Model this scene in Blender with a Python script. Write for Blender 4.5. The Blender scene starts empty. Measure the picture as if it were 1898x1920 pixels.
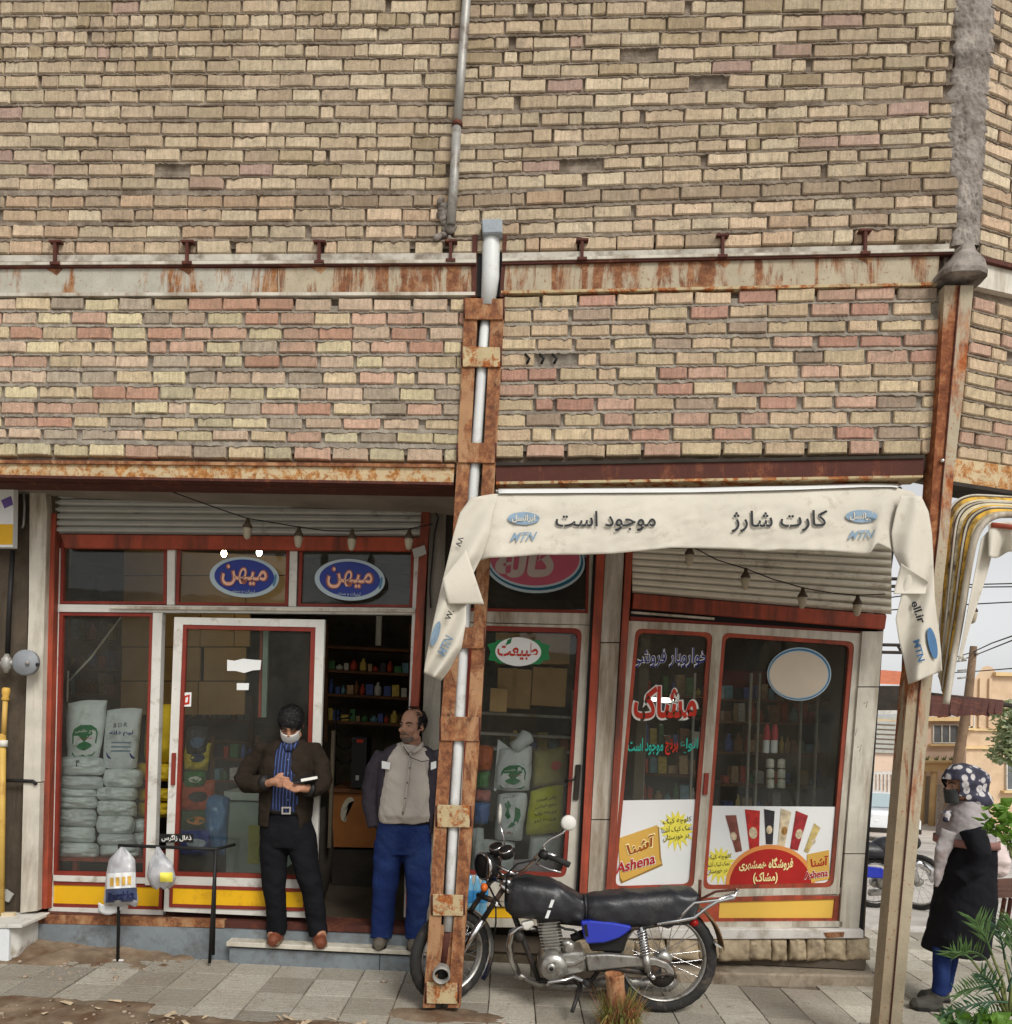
import bpy, bmesh, math, random
from mathutils import Vector, Matrix, noise
R = random.Random(7)
SC = bpy.context.scene
COL = SC.collection
# ---------------------------------------------------------------- camera
F, CX, CY, RHO, H = 1500.0, 949.0, 1340.0, 0.05, 1.78
CR, SR_ = math.cos(RHO), math.sin(RHO)
cam = bpy.data.cameras.new('camera')
cam.sensor_fit = 'HORIZONTAL'; cam.sensor_width = 36.0
cam.lens = F / 1898.0 * 36.0
cam.shift_y = (CY - 960.0) / 1898.0
cam.clip_start = 0.05; cam.clip_end = 2000
cam_o = bpy.data.objects.new('camera', cam); COL.objects.link(cam_o)
cam_o.matrix_world = Matrix(((CR, -SR_, 0, 0), (0, 0, -1, 0), (SR_, CR, 0, H), (0, 0, 0, 1)))
SC.camera = cam_o
# ---------------------------------------------------------------- sky, sun, exposure
SUN_EL, SUN_AZ = 44.0, 152.0     # azimuth clockwise from +Y (behind the camera, to the right)
w = bpy.data.worlds.new('World'); SC.world = w; w.use_nodes = True
nt = w.node_tree; nt.nodes.clear()
wo = nt.nodes.new('ShaderNodeOutputWorld'); bg = nt.nodes.new('ShaderNodeBackground')
sky = nt.nodes.new('ShaderNodeTexSky'); sky.sky_type = 'NISHITA'; sky.sun_disc = False
sky.sun_elevation = math.radians(SUN_EL); sky.sun_rotation = math.radians(SUN_AZ)
sky.air_density = 1.0; sky.dust_density = 1.5; sky.ozone_density = 1.0
hs = nt.nodes.new('ShaderNodeHueSaturation'); hs.inputs['Saturation'].default_value = 0.05; hs.inputs['Value'].default_value = 1.1
nt.links.new(sky.outputs[0], hs.inputs['Color']); nt.links.new(hs.outputs[0], bg.inputs['Color'])
bg.inputs['Strength'].default_value = 0.118
nt.links.new(bg.outputs[0], wo.inputs['Surface'])
sl = bpy.data.lights.new('sun', 'SUN'); sl.energy = 1.9; sl.angle = math.radians(20); sl.color = (1.0, 0.96, 0.9)
so = bpy.data.objects.new('sun', sl); COL.objects.link(so)
_a, _e = math.radians(SUN_AZ), math.radians(SUN_EL)
sdir = Vector((math.sin(_a) * math.cos(_e), math.cos(_a) * math.cos(_e), math.sin(_e)))
so.rotation_euler = sdir.to_track_quat('Z', 'Y').to_euler()
vs = SC.view_settings; vs.view_transform = 'Standard'; vs.look = 'None'; vs.gamma = 1.0; vs.use_curve_mapping = False
vs.exposure = 0.28
try:
    SC.cycles.max_bounces = 8; SC.cycles.transparent_max_bounces = 24; SC.cycles.use_denoising = True
except Exception: pass
# ---------------------------------------------------------------- pixel -> place
def ray(px, py):
    u = (px - CX) / F; v = -(py - CY) / F
    return Vector((u * CR - v * SR_, 1.0, u * SR_ + v * CR))
EYE = Vector((0, 0, H))
def P(px, py, pl, d=0.0):
    """point seen at photo pixel (px,py) on plane pl=(Y0,slope) or plain depth, d metres nearer"""
    r = ray(px, py)
    if isinstance(pl, tuple): s = (pl[0] - d) / (1.0 - pl[1] * r.x)
    else: s = pl - d
    return EYE + r * s
def G(px, py, z=0.0):
    r = ray(px, py); return EYE + r * ((z - H) / r.z)
WALL = (4.69, -0.09)
CHAM = (3.70, 0.32)
SL = (5.62, 0.0)
SB = (5.50, 0.0)
SR = (5.56, 0.10)
# ---------------------------------------------------------------- objects
WP = {}
def lin(*c):
    return tuple(((x / 255.0) / 12.92 if x <= 10 else ((x / 255.0 + 0.055) / 1.055) ** 2.4) for x in c)
def tag(o, label=None, cat=None, group=None, kind=None):
    if label: o['label'] = label
    if cat: o['category'] = cat
    if group: o['group'] = group
    if kind: o['kind'] = kind
    return o
def root(name, loc, label, cat, group=None):
    o = bpy.data.objects.new(name, None); COL.objects.link(o); o.location = loc; o.empty_display_size = 0.1
    WP[o.name] = Vector(loc); tag(o, label, cat, group); return o
def setpar(o, parent, world):
    WP[o.name] = Vector(world)
    if parent is not None:
        o.parent = parent; o.matrix_parent_inverse = Matrix.Translation(-WP[parent.name])
class MB:
    def __init__(s): s.v = []; s.f = []; s.sm = []
    def add(s, vs, fs, smooth=False):
        b = len(s.v); s.v.extend(Vector(v) for v in vs)
        for f in fs: s.f.append(tuple(b + i for i in f)); s.sm.append(smooth)
    def prism(s, pts, vec):
        n = len(pts); vec = Vector(vec)
        s.add(list(pts) + [Vector(p) + vec for p in pts],
              [tuple(range(n)), tuple(range(2 * n - 1, n - 1, -1))] + [(i, i + n, (i + 1) % n + n, (i + 1) % n) for i in range(n)])
        return s
    def poly(s, px, pl, d=0.0, th=0.03):
        """prism: outline of photo pixels on plane pl, front d nearer, th thick"""
        return s.prism([P(x, y, pl, d) for x, y in px], (0, th, 0))
    def rect(s, x0, y0, x1, y1, pl, d=0.0, th=0.03):
        return s.poly([(x0, y0), (x1, y0), (x1, y1), (x0, y1)], pl, d, th)
    def ring(s, outer, inner, pl, d=0.0, th=0.03, r=0.0):
        ro = ring_pts(outer, 0 if r < 0 else r); ri = ring_pts(inner, abs(r))
        if len(ro) != len(ri):
            k = len(ri) // 4; ro = [ro[i // k] for i in range(len(ri))]
        n = len(ro); A = [P(x, y, pl, d) for x, y in ro]; B = [P(x, y, pl, d) for x, y in ri]; t = Vector((0, th, 0))
        s.add(A + B + [p + t for p in A] + [p + t for p in B], [f for i in range(n) for j in ((i + 1) % n,) for f in
              ((i, j, n + j, n + i), (i + 2 * n, i, j, j + 2 * n)[::1], (n + i, n + j, 3 * n + j, 3 * n + i), (2 * n + i, 2 * n + j, 3 * n + j, 3 * n + i))])
        return s
    def bar(s, ax, ay, bx, by, w, pl, d=0.0, th=0.03, horiz=False):
        """bar of pixel width w from a to b (w across x, or across y if horiz)"""
        h = w / 2.0
        if horiz: q = [(ax, ay - h), (bx, by - h), (bx, by + h), (ax, ay + h)]
        else: q = [(ax - h, ay), (ax + h, ay), (bx + h, by), (bx - h, by)]
        return s.poly(q, pl, d, th)
    def box(s, lo, hi):
        x0, y0, z0 = lo; x1, y1, z1 = hi
        return s.prism([(x0, y0, z0), (x1, y0, z0), (x1, y0, z1), (x0, y0, z1)], (0, y1 - y0, 0))
    def tube(s, pts, rad, n=10, caps=True, squash=1.0, up=None):
        pts = [Vector(p) for p in pts]; m = len(pts)
        if not hasattr(rad, '__len__'): rad = [rad] * m
        prev = None; vs = []
        for i in range(m):
            t = (pts[min(i + 1, m - 1)] - pts[max(i - 1, 0)])
            t = t.normalized() if t.length > 1e-9 else Vector((0, 0, 1))
            if prev is None:
                a = Vector(up) if up else (Vector((0, 1, 0)) if abs(t.y) < 0.9 else Vector((1, 0, 0)))
            else: a = prev
            a = (a - t * a.dot(t))
            a = a.normalized() if a.length > 1e-6 else t.orthogonal().normalized()
            prev = a; b = t.cross(a)
            for k in range(n):
                an = 2 * math.pi * k / n
                vs.append(pts[i] + a * math.cos(an) * rad[i] * squash + b * math.sin(an) * rad[i])
        fs = [(i * n + k, i * n + (k + 1) % n, (i + 1) * n + (k + 1) % n, (i + 1) * n + k) for i in range(m - 1) for k in range(n)]
        if caps: fs += [tuple(range(n - 1, -1, -1)), tuple((m - 1) * n + k for k in range(n))]
        s.add(vs, fs, True); return s
    def ptube(s, px, pl, rad, n=10, **k):
        return s.tube([P(q[0], q[1], pl, q[2] if len(q) > 2 else 0.0) for q in px], rad, n, **k)
    def ell(s, c, r, n=14, m=9, M=None):
        c = Vector(c); vs = []; fs = []
        for i in range(m + 1):
            th = math.pi * i / m
            for k in range(n):
                ph = 2 * math.pi * k / n
                q = Vector((r[0] * math.sin(th) * math.cos(ph), r[1] * math.sin(th) * math.sin(ph), r[2] * math.cos(th)))
                vs.append(c + (M @ q if M is not None else q))
        for i in range(m):
            for k in range(n): fs.append((i * n + k, (i + 1) * n + k, (i + 1) * n + (k + 1) % n, i * n + (k + 1) % n))
        s.add(vs, fs, True); return s
    def lathe(s, prof, c, axis=(0, 0, 1), n=20, xdir=None):
        """prof: (radius, height along axis)"""
        ax = Vector(axis).normalized(); a = ax.orthogonal().normalized(); b = ax.cross(a); c = Vector(c)
        vs = [c + ax * h + (a * math.cos(2 * math.pi * k / n) + b * math.sin(2 * math.pi * k / n)) * r for r, h in prof for k in range(n)]
        m = len(prof)
        fs = [(i * n + k, i * n + (k + 1) % n, (i + 1) * n + (k + 1) % n, (i + 1) * n + k) for i in range(m - 1) for k in range(n)]
        s.add(vs, fs, True); return s
    def grid(s, fn, nu, nv, smooth=True, th=None):
        vs = [Vector(fn(i / (nu - 1), j / (nv - 1))) for j in range(nv) for i in range(nu)]
        fs = [(j * nu + i, j * nu + i + 1, (j + 1) * nu + i + 1, (j + 1) * nu + i) for j in range(nv - 1) for i in range(nu - 1)]
        s.add(vs, fs, smooth)
        if th:
            th = Vector(th); s.add([v + th for v in vs], [tuple(reversed(f)) for f in fs], smooth)
            b = len(s.v) - 2 * len(vs); n = len(vs)
            edge = [i for i in range(nu)] + [j * nu + nu - 1 for j in range(1, nv)] + [(nv - 1) * nu + i for i in range(nu - 2, -1, -1)] + [j * nu for j in range(nv - 2, 0, -1)]
            for a, c in zip(edge, edge[1:] + edge[:1]): s.f.append((b + a, b + a + n, b + c + n, b + c)); s.sm.append(False)
        return s
    def mesh(s, name, mat=None, o=None):
        if o is None:
            xs = [v.x for v in s.v]; ys = [v.y for v in s.v]; zs = [v.z for v in s.v]
            o = Vector(((min(xs) + max(xs)) / 2, (min(ys) + max(ys)) / 2, min(zs)))
        me = bpy.data.meshes.new(name)
        me.from_pydata([tuple(v - o) for v in s.v], [], s.f)
        me.polygons.foreach_set('use_smooth', s.sm)
        if mat: me.materials.append(mat)
        me.update(); return me, o
    def build(s, name, mat, parent=None, label=None, cat=None, group=None, kind=None, bevel=0.0, fix=True):
        me, o = s.mesh(name, mat)
        if fix or bevel:
            bm = bmesh.new(); bm.from_mesh(me)
            if bevel:
                bmesh.ops.bevel(bm, geom=bm.edges[:], offset=bevel, segments=1, affect='EDGES', clamp_overlap=True)
            bmesh.ops.recalc_face_normals(bm, faces=bm.faces[:]); bm.to_mesh(me); bm.free()
        ob = bpy.data.objects.new(name, me); COL.objects.link(ob); ob.location = o
        setpar(ob, parent, o); tag(ob, label, cat, group, kind); return ob
def part(name, mat, parent, fn, **k):
    m = MB(); fn(m); return m.build(name, mat, parent, **k)
def fBm(p, o=3):
    return noise.fractal(Vector(p), 1.0, 2.0, o)
# ---------------------------------------------------------------- materials
MATS = {}
def nodes(name):
    m = bpy.data.materials.new(name); m.use_nodes = True
    t = m.node_tree; t.nodes.clear()
    out = t.nodes.new('ShaderNodeOutputMaterial'); b = t.nodes.new('ShaderNodeBsdfPrincipled')
    t.links.new(b.outputs[0], out.inputs[0]); return m, t, b, out
def pos(t, sx=1, sy=1, sz=1):
    g = t.nodes.new('ShaderNodeNewGeometry'); mp = t.nodes.new('ShaderNodeMapping')
    mp.inputs['Scale'].default_value = (sx, sy, sz); t.links.new(g.outputs['Position'], mp.inputs[0]); return mp.outputs[0]
def nz(t, vec, scale, detail=4, rough=0.6, dist=0.0):
    n = t.nodes.new('ShaderNodeTexNoise'); n.inputs['Scale'].default_value = scale; n.inputs['Detail'].default_value = detail
    n.inputs['Roughness'].default_value = rough; n.inputs['Distortion'].default_value = dist
    t.links.new(vec, n.inputs['Vector']); return n.outputs['Fac']
def ramp(t, fac, stops):
    r = t.nodes.new('ShaderNodeValToRGB'); e = r.color_ramp.elements
    while len(e) < len(stops): e.new(0.5)
    for k, (p, c) in zip(e, stops): k.position = p; k.color = (c[0], c[1], c[2], 1) if hasattr(c, '__len__') else (c, c, c, 1)
    t.links.new(fac, r.inputs[0]); return r.outputs[0]
def mixc(t, a, b, fac, mode='MIX'):
    n = t.nodes.new('ShaderNodeMix'); n.data_type = 'RGBA'; n.blend_type = mode
    for k, s in ((0, fac), (6, a), (7, b)):
        if hasattr(s, 'links') or isinstance(s, bpy.types.NodeSocket): t.links.new(s, n.inputs[k])
        else: n.inputs[k].default_value = s if not hasattr(s, '__len__') else ((*s, 1) if len(s) == 3 else s)
    return n.outputs[2]
def bump(t, b, h, strength=0.3, dist=0.01):
    n = t.nodes.new('ShaderNodeBump'); n.inputs['Strength'].default_value = strength; n.inputs['Distance'].default_value = dist
    t.links.new(h, n.inputs['Height']); t.links.new(n.outputs[0], b.inputs['Normal'])
def mat(name, col, rough=0.6, var=0.25, scale=6.0, bs=60.0, bstr=0.2, metal=0.0, spec=0.3, dirt=None, dscale=3.0, damt=0.5, streak=False, coat=0.0, sheen=0.0):
    if name in MATS: return MATS[name]
    m, t, b, o = nodes(name)
    p = pos(t); n1 = nz(t, p, scale, 5)
    c = tuple(col)
    lo = tuple(x * (1 - var) for x in c); hi = tuple(min(1, x * (1 + var)) for x in c)
    cc = ramp(t, n1, [(0.3, lo), (0.7, hi)])
    if dirt:
        dp = pos(t, 1, 1, 0.12) if streak else p
        dn = nz(t, dp, dscale, 6, 0.7, 0.3)
        k = ramp(t, dn, [(0.62 - damt * 0.35, 0.0), (0.78 - damt * 0.25, 1.0)])
        cc = mixc(t, cc, tuple(dirt), k)
    t.links.new(cc, b.inputs['Base Color'])
    b.inputs['Roughness'].default_value = rough; b.inputs['Metallic'].default_value = metal
    b.inputs['Specular IOR Level'].default_value = spec
    if coat: b.inputs['Coat Weight'].default_value = coat
    if sheen: b.inputs['Specular IOR Level'].default_value = 0.08
    if bstr: bump(t, b, nz(t, p, bs, 4), bstr, 0.004)
    MATS[name] = m; return m
def glassmat(name, tint=(0.95, 0.975, 0.96), refl=0.55, rough=0.02):
    m, t, b, o = nodes(name); t.nodes.remove(b)
    tr = t.nodes.new('ShaderNodeBsdfTransparent'); tr.inputs[0].default_value = (*tint, 1)
    gl = t.nodes.new('ShaderNodeBsdfGlossy'); gl.inputs['Roughness'].default_value = rough; gl.inputs['Color'].default_value = (refl, refl, refl, 1)
    fr = t.nodes.new('ShaderNodeFresnel'); fr.inputs[0].default_value = 1.4
    bp = t.nodes.new('ShaderNodeBump'); bp.inputs['Strength'].default_value = 0.03; bp.inputs['Distance'].default_value = 0.02
    t.links.new(nz(t, pos(t), 4.0, 2), bp.inputs['Height']); t.links.new(bp.outputs[0], gl.inputs['Normal'])
    mx = t.nodes.new('ShaderNodeMixShader'); t.links.new(fr.outputs[0], mx.inputs[0]); t.links.new(tr.outputs[0], mx.inputs[1]); t.links.new(gl.outputs[0], mx.inputs[2])
    # dust film
    df = t.nodes.new('ShaderNodeBsdfDiffuse'); df.inputs[0].default_value = (0.32, 0.31, 0.27, 1)
    mx2 = t.nodes.new('ShaderNodeMixShader'); k = ramp(t, nz(t, pos(t), 2.2, 6, 0.7, 0.5), [(0.35, 0.03), (0.8, 0.10)])
    t.links.new(k, mx2.inputs[0]); t.links.new(mx.outputs[0], mx2.inputs[1]); t.links.new(df.outputs[0], mx2.inputs[2])
    t.links.new(mx2.outputs[0], o.inputs[0]); return m
def emat(name, col, st):
    m, t, b, o = nodes(name)
    b.inputs['Base Color'].default_value = (*col, 1); b.inputs['Emission Color'].default_value = (*col, 1); b.inputs['Emission Strength'].default_value = st
    return m
def ring_pts(q, r=0.0, n=5):
    if r <= 0: return list(q)
    out = []
    for i in range(4):
        p = Vector(q[i]); a = Vector(q[i - 1]) - p; b = Vector(q[(i + 1) % 4]) - p
        a.normalize(); b.normalize()
        s, e = p + a * r, p + b * r
        for k in range(n + 1):
            t = k / n; out.append(tuple((1 - t) ** 2 * s + 2 * t * (1 - t) * p + t * t * e))
    return out
def rustmat(name, paint, amount=0.5, streak=True, aniso=0.16, deep=lin(92, 46, 26), mid=lin(150, 86, 44), light=lin(190, 130, 78), rough=0.8, scale=7.0, zr=None):
    m, t, b, o = nodes(name)
    p = pos(t); ps = pos(t, 1, 1, aniso) if streak else p
    rust = ramp(t, nz(t, p, scale * 2.4, 9, 0.78, 0.1), [(0.34, deep), (0.5, mid), (0.66, light)])
    pc = ramp(t, nz(t, p, 9, 5), [(0.3, tuple(x * 0.78 for x in paint)), (0.7, paint)])
    k = nz(t, ps, scale, 7, 0.72, 0.5)
    if zr:   # runs of rust that fade out towards the given heights
        g = t.nodes.new('ShaderNodeNewGeometry'); sx = t.nodes.new('ShaderNodeSeparateXYZ'); t.links.new(g.outputs['Position'], sx.inputs[0])
        mr = t.nodes.new('ShaderNodeMapRange'); mr.inputs[1].default_value = zr[0]; mr.inputs[2].default_value = zr[3]; t.links.new(sx.outputs['Z'], mr.inputs[0])
        W_ = zr[3] - zr[0]
        zz = ramp(t, mr.outputs[0], [(0.0, zr[4]), ((zr[1] - zr[0]) / W_, zr[5]), ((zr[2] - zr[0]) / W_, zr[5]), (1.0, zr[6])])
        ad = t.nodes.new('ShaderNodeMath'); ad.operation = 'ADD'; t.links.new(k, ad.inputs[0]); t.links.new(zz, ad.inputs[1]); k = ad.outputs[0]
    f = ramp(t, k, [(0.66 - amount * 0.4, 0.0), (0.74 - amount * 0.4, 1.0)])
    cc = mixc(t, pc, rust, f)
    spots = ramp(t, nz(t, p, 55, 3), [(0.62, 0.0), (0.7, 0.75)])
    cc = mixc(t, cc, mid, spots)
    t.links.new(cc, b.inputs['Base Color']); b.inputs['Roughness'].default_value = rough; b.inputs['Specular IOR Level'].default_value = 0.25
    bump(t, b, nz(t, p, 70, 5, 0.7), 0.5, 0.004); return m
# object colour drives bricks and tiles, so that one material serves all of them
def tinted(name, rough=0.92, fleck=0.35, bstr=0.6, bs=70, soot=True, dustcol=lin(128, 116, 100)):
    m, t, b, o = nodes(name)
    oi = t.nodes.new('ShaderNodeObjectInfo'); p = pos(t)
    n1 = nz(t, p, 26, 8, 0.78)
    sh = ramp(t, n1, [(0.25, 1 - fleck), (0.75, 1 + fleck * 0.35)])
    cc = mixc(t, oi.outputs['Color'], sh, 1.0, 'MULTIPLY')
    st_ = ramp(t, nz(t, pos(t, 1, 1, .12), 75, 4, .7), [(.35, .78), (.6, 1.06)]); cc = mixc(t, cc, st_, 1.0, 'MULTIPLY')
    pit = ramp(t, nz(t, p, 120, 3), [(0.60, 0.0), (0.68, 0.7)])
    cc = mixc(t, cc, tuple(x * 0.35 for x in dustcol), pit)
    mor = ramp(t, nz(t, p, 9, 7, 0.75, 0.6), [(0.54, 0.0), (0.71, 0.62)])
    cc = mixc(t, cc, dustcol, mor)
    hz_ = t.nodes.new('ShaderNodeHueSaturation'); hz_.inputs['Saturation'].default_value = 0.90; t.links.new(cc, hz_.inputs['Color']); cc = hz_.outputs[0]
    if soot:
        big = ramp(t, nz(t, pos(t, 0.8, 0.8, 0.5), 1.6, 6, 0.65, 0.4), [(0.45, 0.0), (0.8, 0.4)])
        cc = mixc(t, cc, lin(128, 108, 84), big)
    t.links.new(cc, b.inputs['Base Color']); b.inputs['Roughness'].default_value = rough; b.inputs['Specular IOR Level'].default_value = 0.15
    h = nz(t, p, bs, 6, 0.75); bump(t, b, h, bstr, 0.006); return m
M_BRICK = tinted('brick_face')
M_TILE = tinted('paving_tile', rough=0.85, fleck=0.25, bstr=0.5, bs=40, soot=True, dustcol=lin(120, 108, 92))
M_MORTAR = mat('mortar', lin(128, 117, 104), 0.95, 0.4, 14, 90, 0.9, spec=0.1, dirt=lin(92, 80, 68), dscale=5, damt=0.5)
M_MORTAR2 = mat('pale_mortar', lin(140, 132, 120), 0.95, 0.35, 14, 90, 0.9, spec=0.1, dirt=lin(104, 94, 84), dscale=5, damt=0.4)
M_CEMENT = mat('cement', lin(144, 136, 128), 0.95, 0.35, 10, 45, 1.0, spec=0.1, dirt=lin(88, 80, 74), dscale=6, damt=0.5)
M_RUST = rustmat('rusty_steel', lin(174, 134, 98), 0.58, light=lin(172, 122, 82), mid=lin(130, 84, 56), deep=lin(74, 46, 36), scale=7, aniso=.35)
M_RUSTDK = rustmat('dark_rusty_steel', lin(84, 48, 40), 0.35, light=lin(130, 84, 60), mid=lin(98, 54, 38), deep=lin(62, 36, 32))
M_RUSTLT = rustmat('flaking_rust', lin(196, 176, 140), 0.5, streak=False, scale=16, light=lin(204, 164, 112), mid=lin(164, 112, 62), deep=lin(112, 66, 34))
M_RUSTPALE = rustmat('pale_rusted_plate', lin(190, 172, 134), 0.45, streak=False, scale=12)
M_BEAM = rustmat('painted_beam', lin(182, 178, 164), 0.42, scale=5, deep=lin(98, 58, 36), mid=lin(140, 94, 58), light=lin(176, 136, 96))
M_BEAMR = rustmat('painted_beam_rusting', lin(180, 168, 144), 0.5, scale=6, deep=lin(84, 52, 36), mid=lin(128, 84, 56), light=lin(168, 128, 92))
M_POST = rustmat('weathered_post', lin(176, 164, 142), 0.3, scale=5, deep=lin(96, 58, 36), mid=lin(132, 92, 60), light=lin(160, 124, 88))
M_POSTR = rustmat('rust_streaked_post', lin(178, 166, 142), 0.0, scale=5, zr=(1.2, 2.7, 3.7, 4.35, 0.01, 0.26, 0.05), deep=lin(96, 44, 22), mid=lin(152, 82, 40), light=lin(186, 128, 78))
M_WHITE = mat('white_paint', lin(206, 204, 196), 0.55, 0.08, 6, 60, 0.1, dirt=lin(150, 140, 122), dscale=7, damt=0.25)
M_DIRTYW = mat('dirty_white_paint', lin(196, 190, 176), 0.65, 0.14, 6, 60, 0.2, dirt=lin(134, 120, 100), dscale=5, damt=0.5, streak=True)
M_RED = mat('red_primer', lin(160, 72, 50), 0.65, 0.22, 7, 60, 0.2, dirt=lin(92, 54, 42), dscale=6, damt=0.5, streak=True)
M_REDDK = mat('dark_red_seal', lin(126, 48, 36), 0.6, 0.2, 8, 60, 0.1)
M_YEL = mat('yellow_panel', lin(222, 172, 28), 0.45, 0.08, 3, 60, 0.05, dirt=lin(170, 120, 24), dscale=3, damt=0.1)
M_STEEL = mat('grey_shutter_steel', lin(170, 170, 163), 0.5, 0.1, 5, 60, 0.15, dirt=lin(130, 124, 114), dscale=6, damt=0.15)
M_BLACK = mat('black_paint', lin(30, 29, 28), 0.55, 0.2, 10, 60, 0.1)
M_DARK = mat('dark_grime', lin(52, 46, 40), 0.85, 0.3, 8, 50, 0.3)
M_GALV = mat('galvanised_pipe', lin(160, 158, 152), 0.5, 0.15, 12, 60, 0.2, metal=0.3, dirt=lin(110, 100, 90), dscale=8, damt=0.4)
M_POSTL = rustmat('rusty_left_post_face', lin(168, 152, 126), 0.0, scale=6, zr=(1.2, 2.8, 3.75, 4.3, 0.04, 0.42, 0.12), deep=lin(84, 42, 24), mid=lin(130, 76, 46), light=lin(170, 118, 78))
M_PVC = mat('white_plastic_pipe', lin(206, 208, 206), 0.45, 0.06, 6, 60, 0.05, dirt=lin(150, 144, 130), dscale=4, damt=0.3)
M_CHROME = mat('chrome', lin(205, 205, 205), 0.16, 0.05, 6, 60, 0.0, metal=1.0)
M_ALU = mat('cast_aluminium', lin(168, 166, 160), 0.38, 0.15, 20, 80, 0.2, metal=0.75, dirt=lin(100, 92, 80), dscale=14, damt=0.35)
M_RUBBER = mat('rubber', lin(44, 43, 42), 0.8, 0.2, 20, 90, 0.3, dirt=lin(92, 84, 74), dscale=12, damt=0.25)
M_GLASS = glassmat('window_glass')
M_WOODDK = mat('brown_wood', lin(110, 72, 44), 0.7, 0.25, 6, 60, 0.2)
M_TAN = mat('tan_board', lin(204, 162, 104), 0.7, 0.12, 4, 60, 0.1)
M_CARD = mat('cardboard', lin(214, 170, 114), 0.8, 0.12, 5, 60, 0.1)
# ================================================================ ground
def gsheet(name, x0, x1, y0, y1, st, mat_, zf, label=None, kind='structure'):
    nx = max(2, int((x1 - x0) / st) + 1); ny = max(2, int((y1 - y0) / st) + 1)
    m = MB(); m.grid(lambda a, b: (x0 + (x1 - x0) * a, y0 + (y1 - y0) * b, zf(x0 + (x1 - x0) * a, y0 + (y1 - y0) * b)), nx, ny)
    return m.build(name, mat_, kind=kind, label=label, fix=False)
M_SOIL = mat('soil', lin(124, 108, 90), 0.95, 0.4, 5, 60, 1.0, spec=0.1, dirt=lin(98, 76, 58), dscale=4, damt=0.5)
M_ASPH = mat('pale_street', lin(196, 190, 182), 0.9, 0.15, 2, 60, 0.4, spec=0.2, dirt=lin(166, 158, 148), dscale=1.5, damt=0.5)
M_EARTH = mat('earth', lin(140, 122, 102), 0.95, 0.25, 0.5, 10, 0.4, spec=0.1)
M_CONC = mat('pale_concrete', lin(206, 202, 196), 0.9, 0.12, 4, 60, 0.4, spec=0.2, dirt=lin(160, 150, 136), dscale=5, damt=0.35)
def street_z(y): return -0.13 - 0.08 * max(0.0, y - 7.3) if y < 60 else -0.13 - 0.08 * 52.7
gsheet('ground', -700, 700, -700, 700, 35, M_EARTH, lambda x, y: -5.2 if y > 8 else -0.35)
gsheet('street', 2.2, 60, 7.3, 120, 1.6, M_ASPH, lambda x, y: street_z(y))
def soil_z(x, y):
    e = 4.50 + 0.035 * fBm((x * 1.7, 3.1, 0)) + 0.02 * fBm((x * 7, 8.1, 0))
    if x < -1.95: e = max(e, 4.66 + 0.03 * fBm((x * 4, 1, 5)))
    a = (e - y) / 0.10
    h = -0.022 + 0.040 * min(1.0, max(0.0, a + 0.5)) - 0.05 * min(1, max(0, (4.3 - y) / 1.2))
    return h + 0.010 * fBm((x * 6, y * 6, 0)) + 0.004 * fBm((x * 28, y * 28, 2))
gsheet('soil', -4.2, 4.2, 3.3, 4.9, 0.022, M_SOIL, soil_z)
gsheet('road', -60, 60, -40, 3.35, 3.0, M_ASPH, lambda x, y: -0.09)
m = MB(); m.box((-4.4, 4.30, -0.30), (2.2, 5.75, -0.012)); m.box((2.2, 4.30, -0.30), (6.5, 7.25, -0.012))
pave = m.build('pavement', M_MORTAR, kind='structure')
TX0, TP, TY0 = -1.153, 0.2838, 4.63
tv = []
for k in range(5):
    mb = MB(); hw = TP / 2 - 0.003
    c = [(-hw, -hw), (hw, -hw), (hw, hw), (-hw, hw)]
    c = [(x + R.uniform(-.003, .002), y + R.uniform(-.003, .002)) for x, y in c]
    top = [(x * 0.985, y * 0.985, 0.0) for x, y in c]; bot = [(x, y, -0.006) for x, y in c]; low = [(x, y, -0.035) for x, y in c]
    mb.add(top + bot + low, [(0, 1, 2, 3)] + [(i + 4, (i + 1) % 4 + 4, (i + 1) % 4, i) for i in range(4)] + [(i + 8, (i + 1) % 4 + 8, (i + 1) % 4 + 4, i + 4) for i in range(4)])
    # ribs of the ribbed paving tile
    for r_ in range(6):
        y = -hw + hw * 2 * (r_ + 0.5) / 6
        mb.add([(-hw * .96, y - .004, .0005), (hw * .96, y - .004, .0005), (hw * .96, y + .004, .0022), (-hw * .96, y + .004, .0022), (-hw * .96, y + .012, .0005), (hw * .96, y + .012, .0005)], [(0, 1, 2, 3), (3, 2, 5, 4)])
    me, _ = mb.mesh('paving_tile', M_TILE, Vector((0, 0, 0))); tv.append(me)
TCOL = [lin(160, 154, 140), lin(152, 146, 132), lin(168, 161, 147), lin(144, 138, 125), lin(172, 166, 152)]
ntile = 0
for j in range(-1, 9):
    for k in range(-9, 20):
        x = TX0 + TP * (k + 0.5); y = TY0 + TP * (j + 0.5) * 1.02
        if y > 5.66 and x < 2.25: continue
        if y > 7.2 or x > 4.9: continue
        if x < -2.0 and y > 5.22 and k < -6: continue
        if x < -2.35 and y < 4.6: continue
        if x > 0.98 and x < 2.25 and y > 5.5: continue
        o = bpy.data.objects.new('paving_tile', R.choice(tv)); COL.objects.link(o)
        o.location = (x, y, R.uniform(-0.002, 0.003)); o.rotation_euler = (R.gauss(0, .006), R.gauss(0, .006), R.gauss(0, .004))
        cc = R.choice(TCOL); g_ = R.uniform(1.02, 1.18)
        if x > 2.2: g_ *= 1.32
        o.color = (cc[0] * g_, cc[1] * g_, cc[2] * g_, 1)
        setpar(o, pave, o.location); ntile += 1
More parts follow.
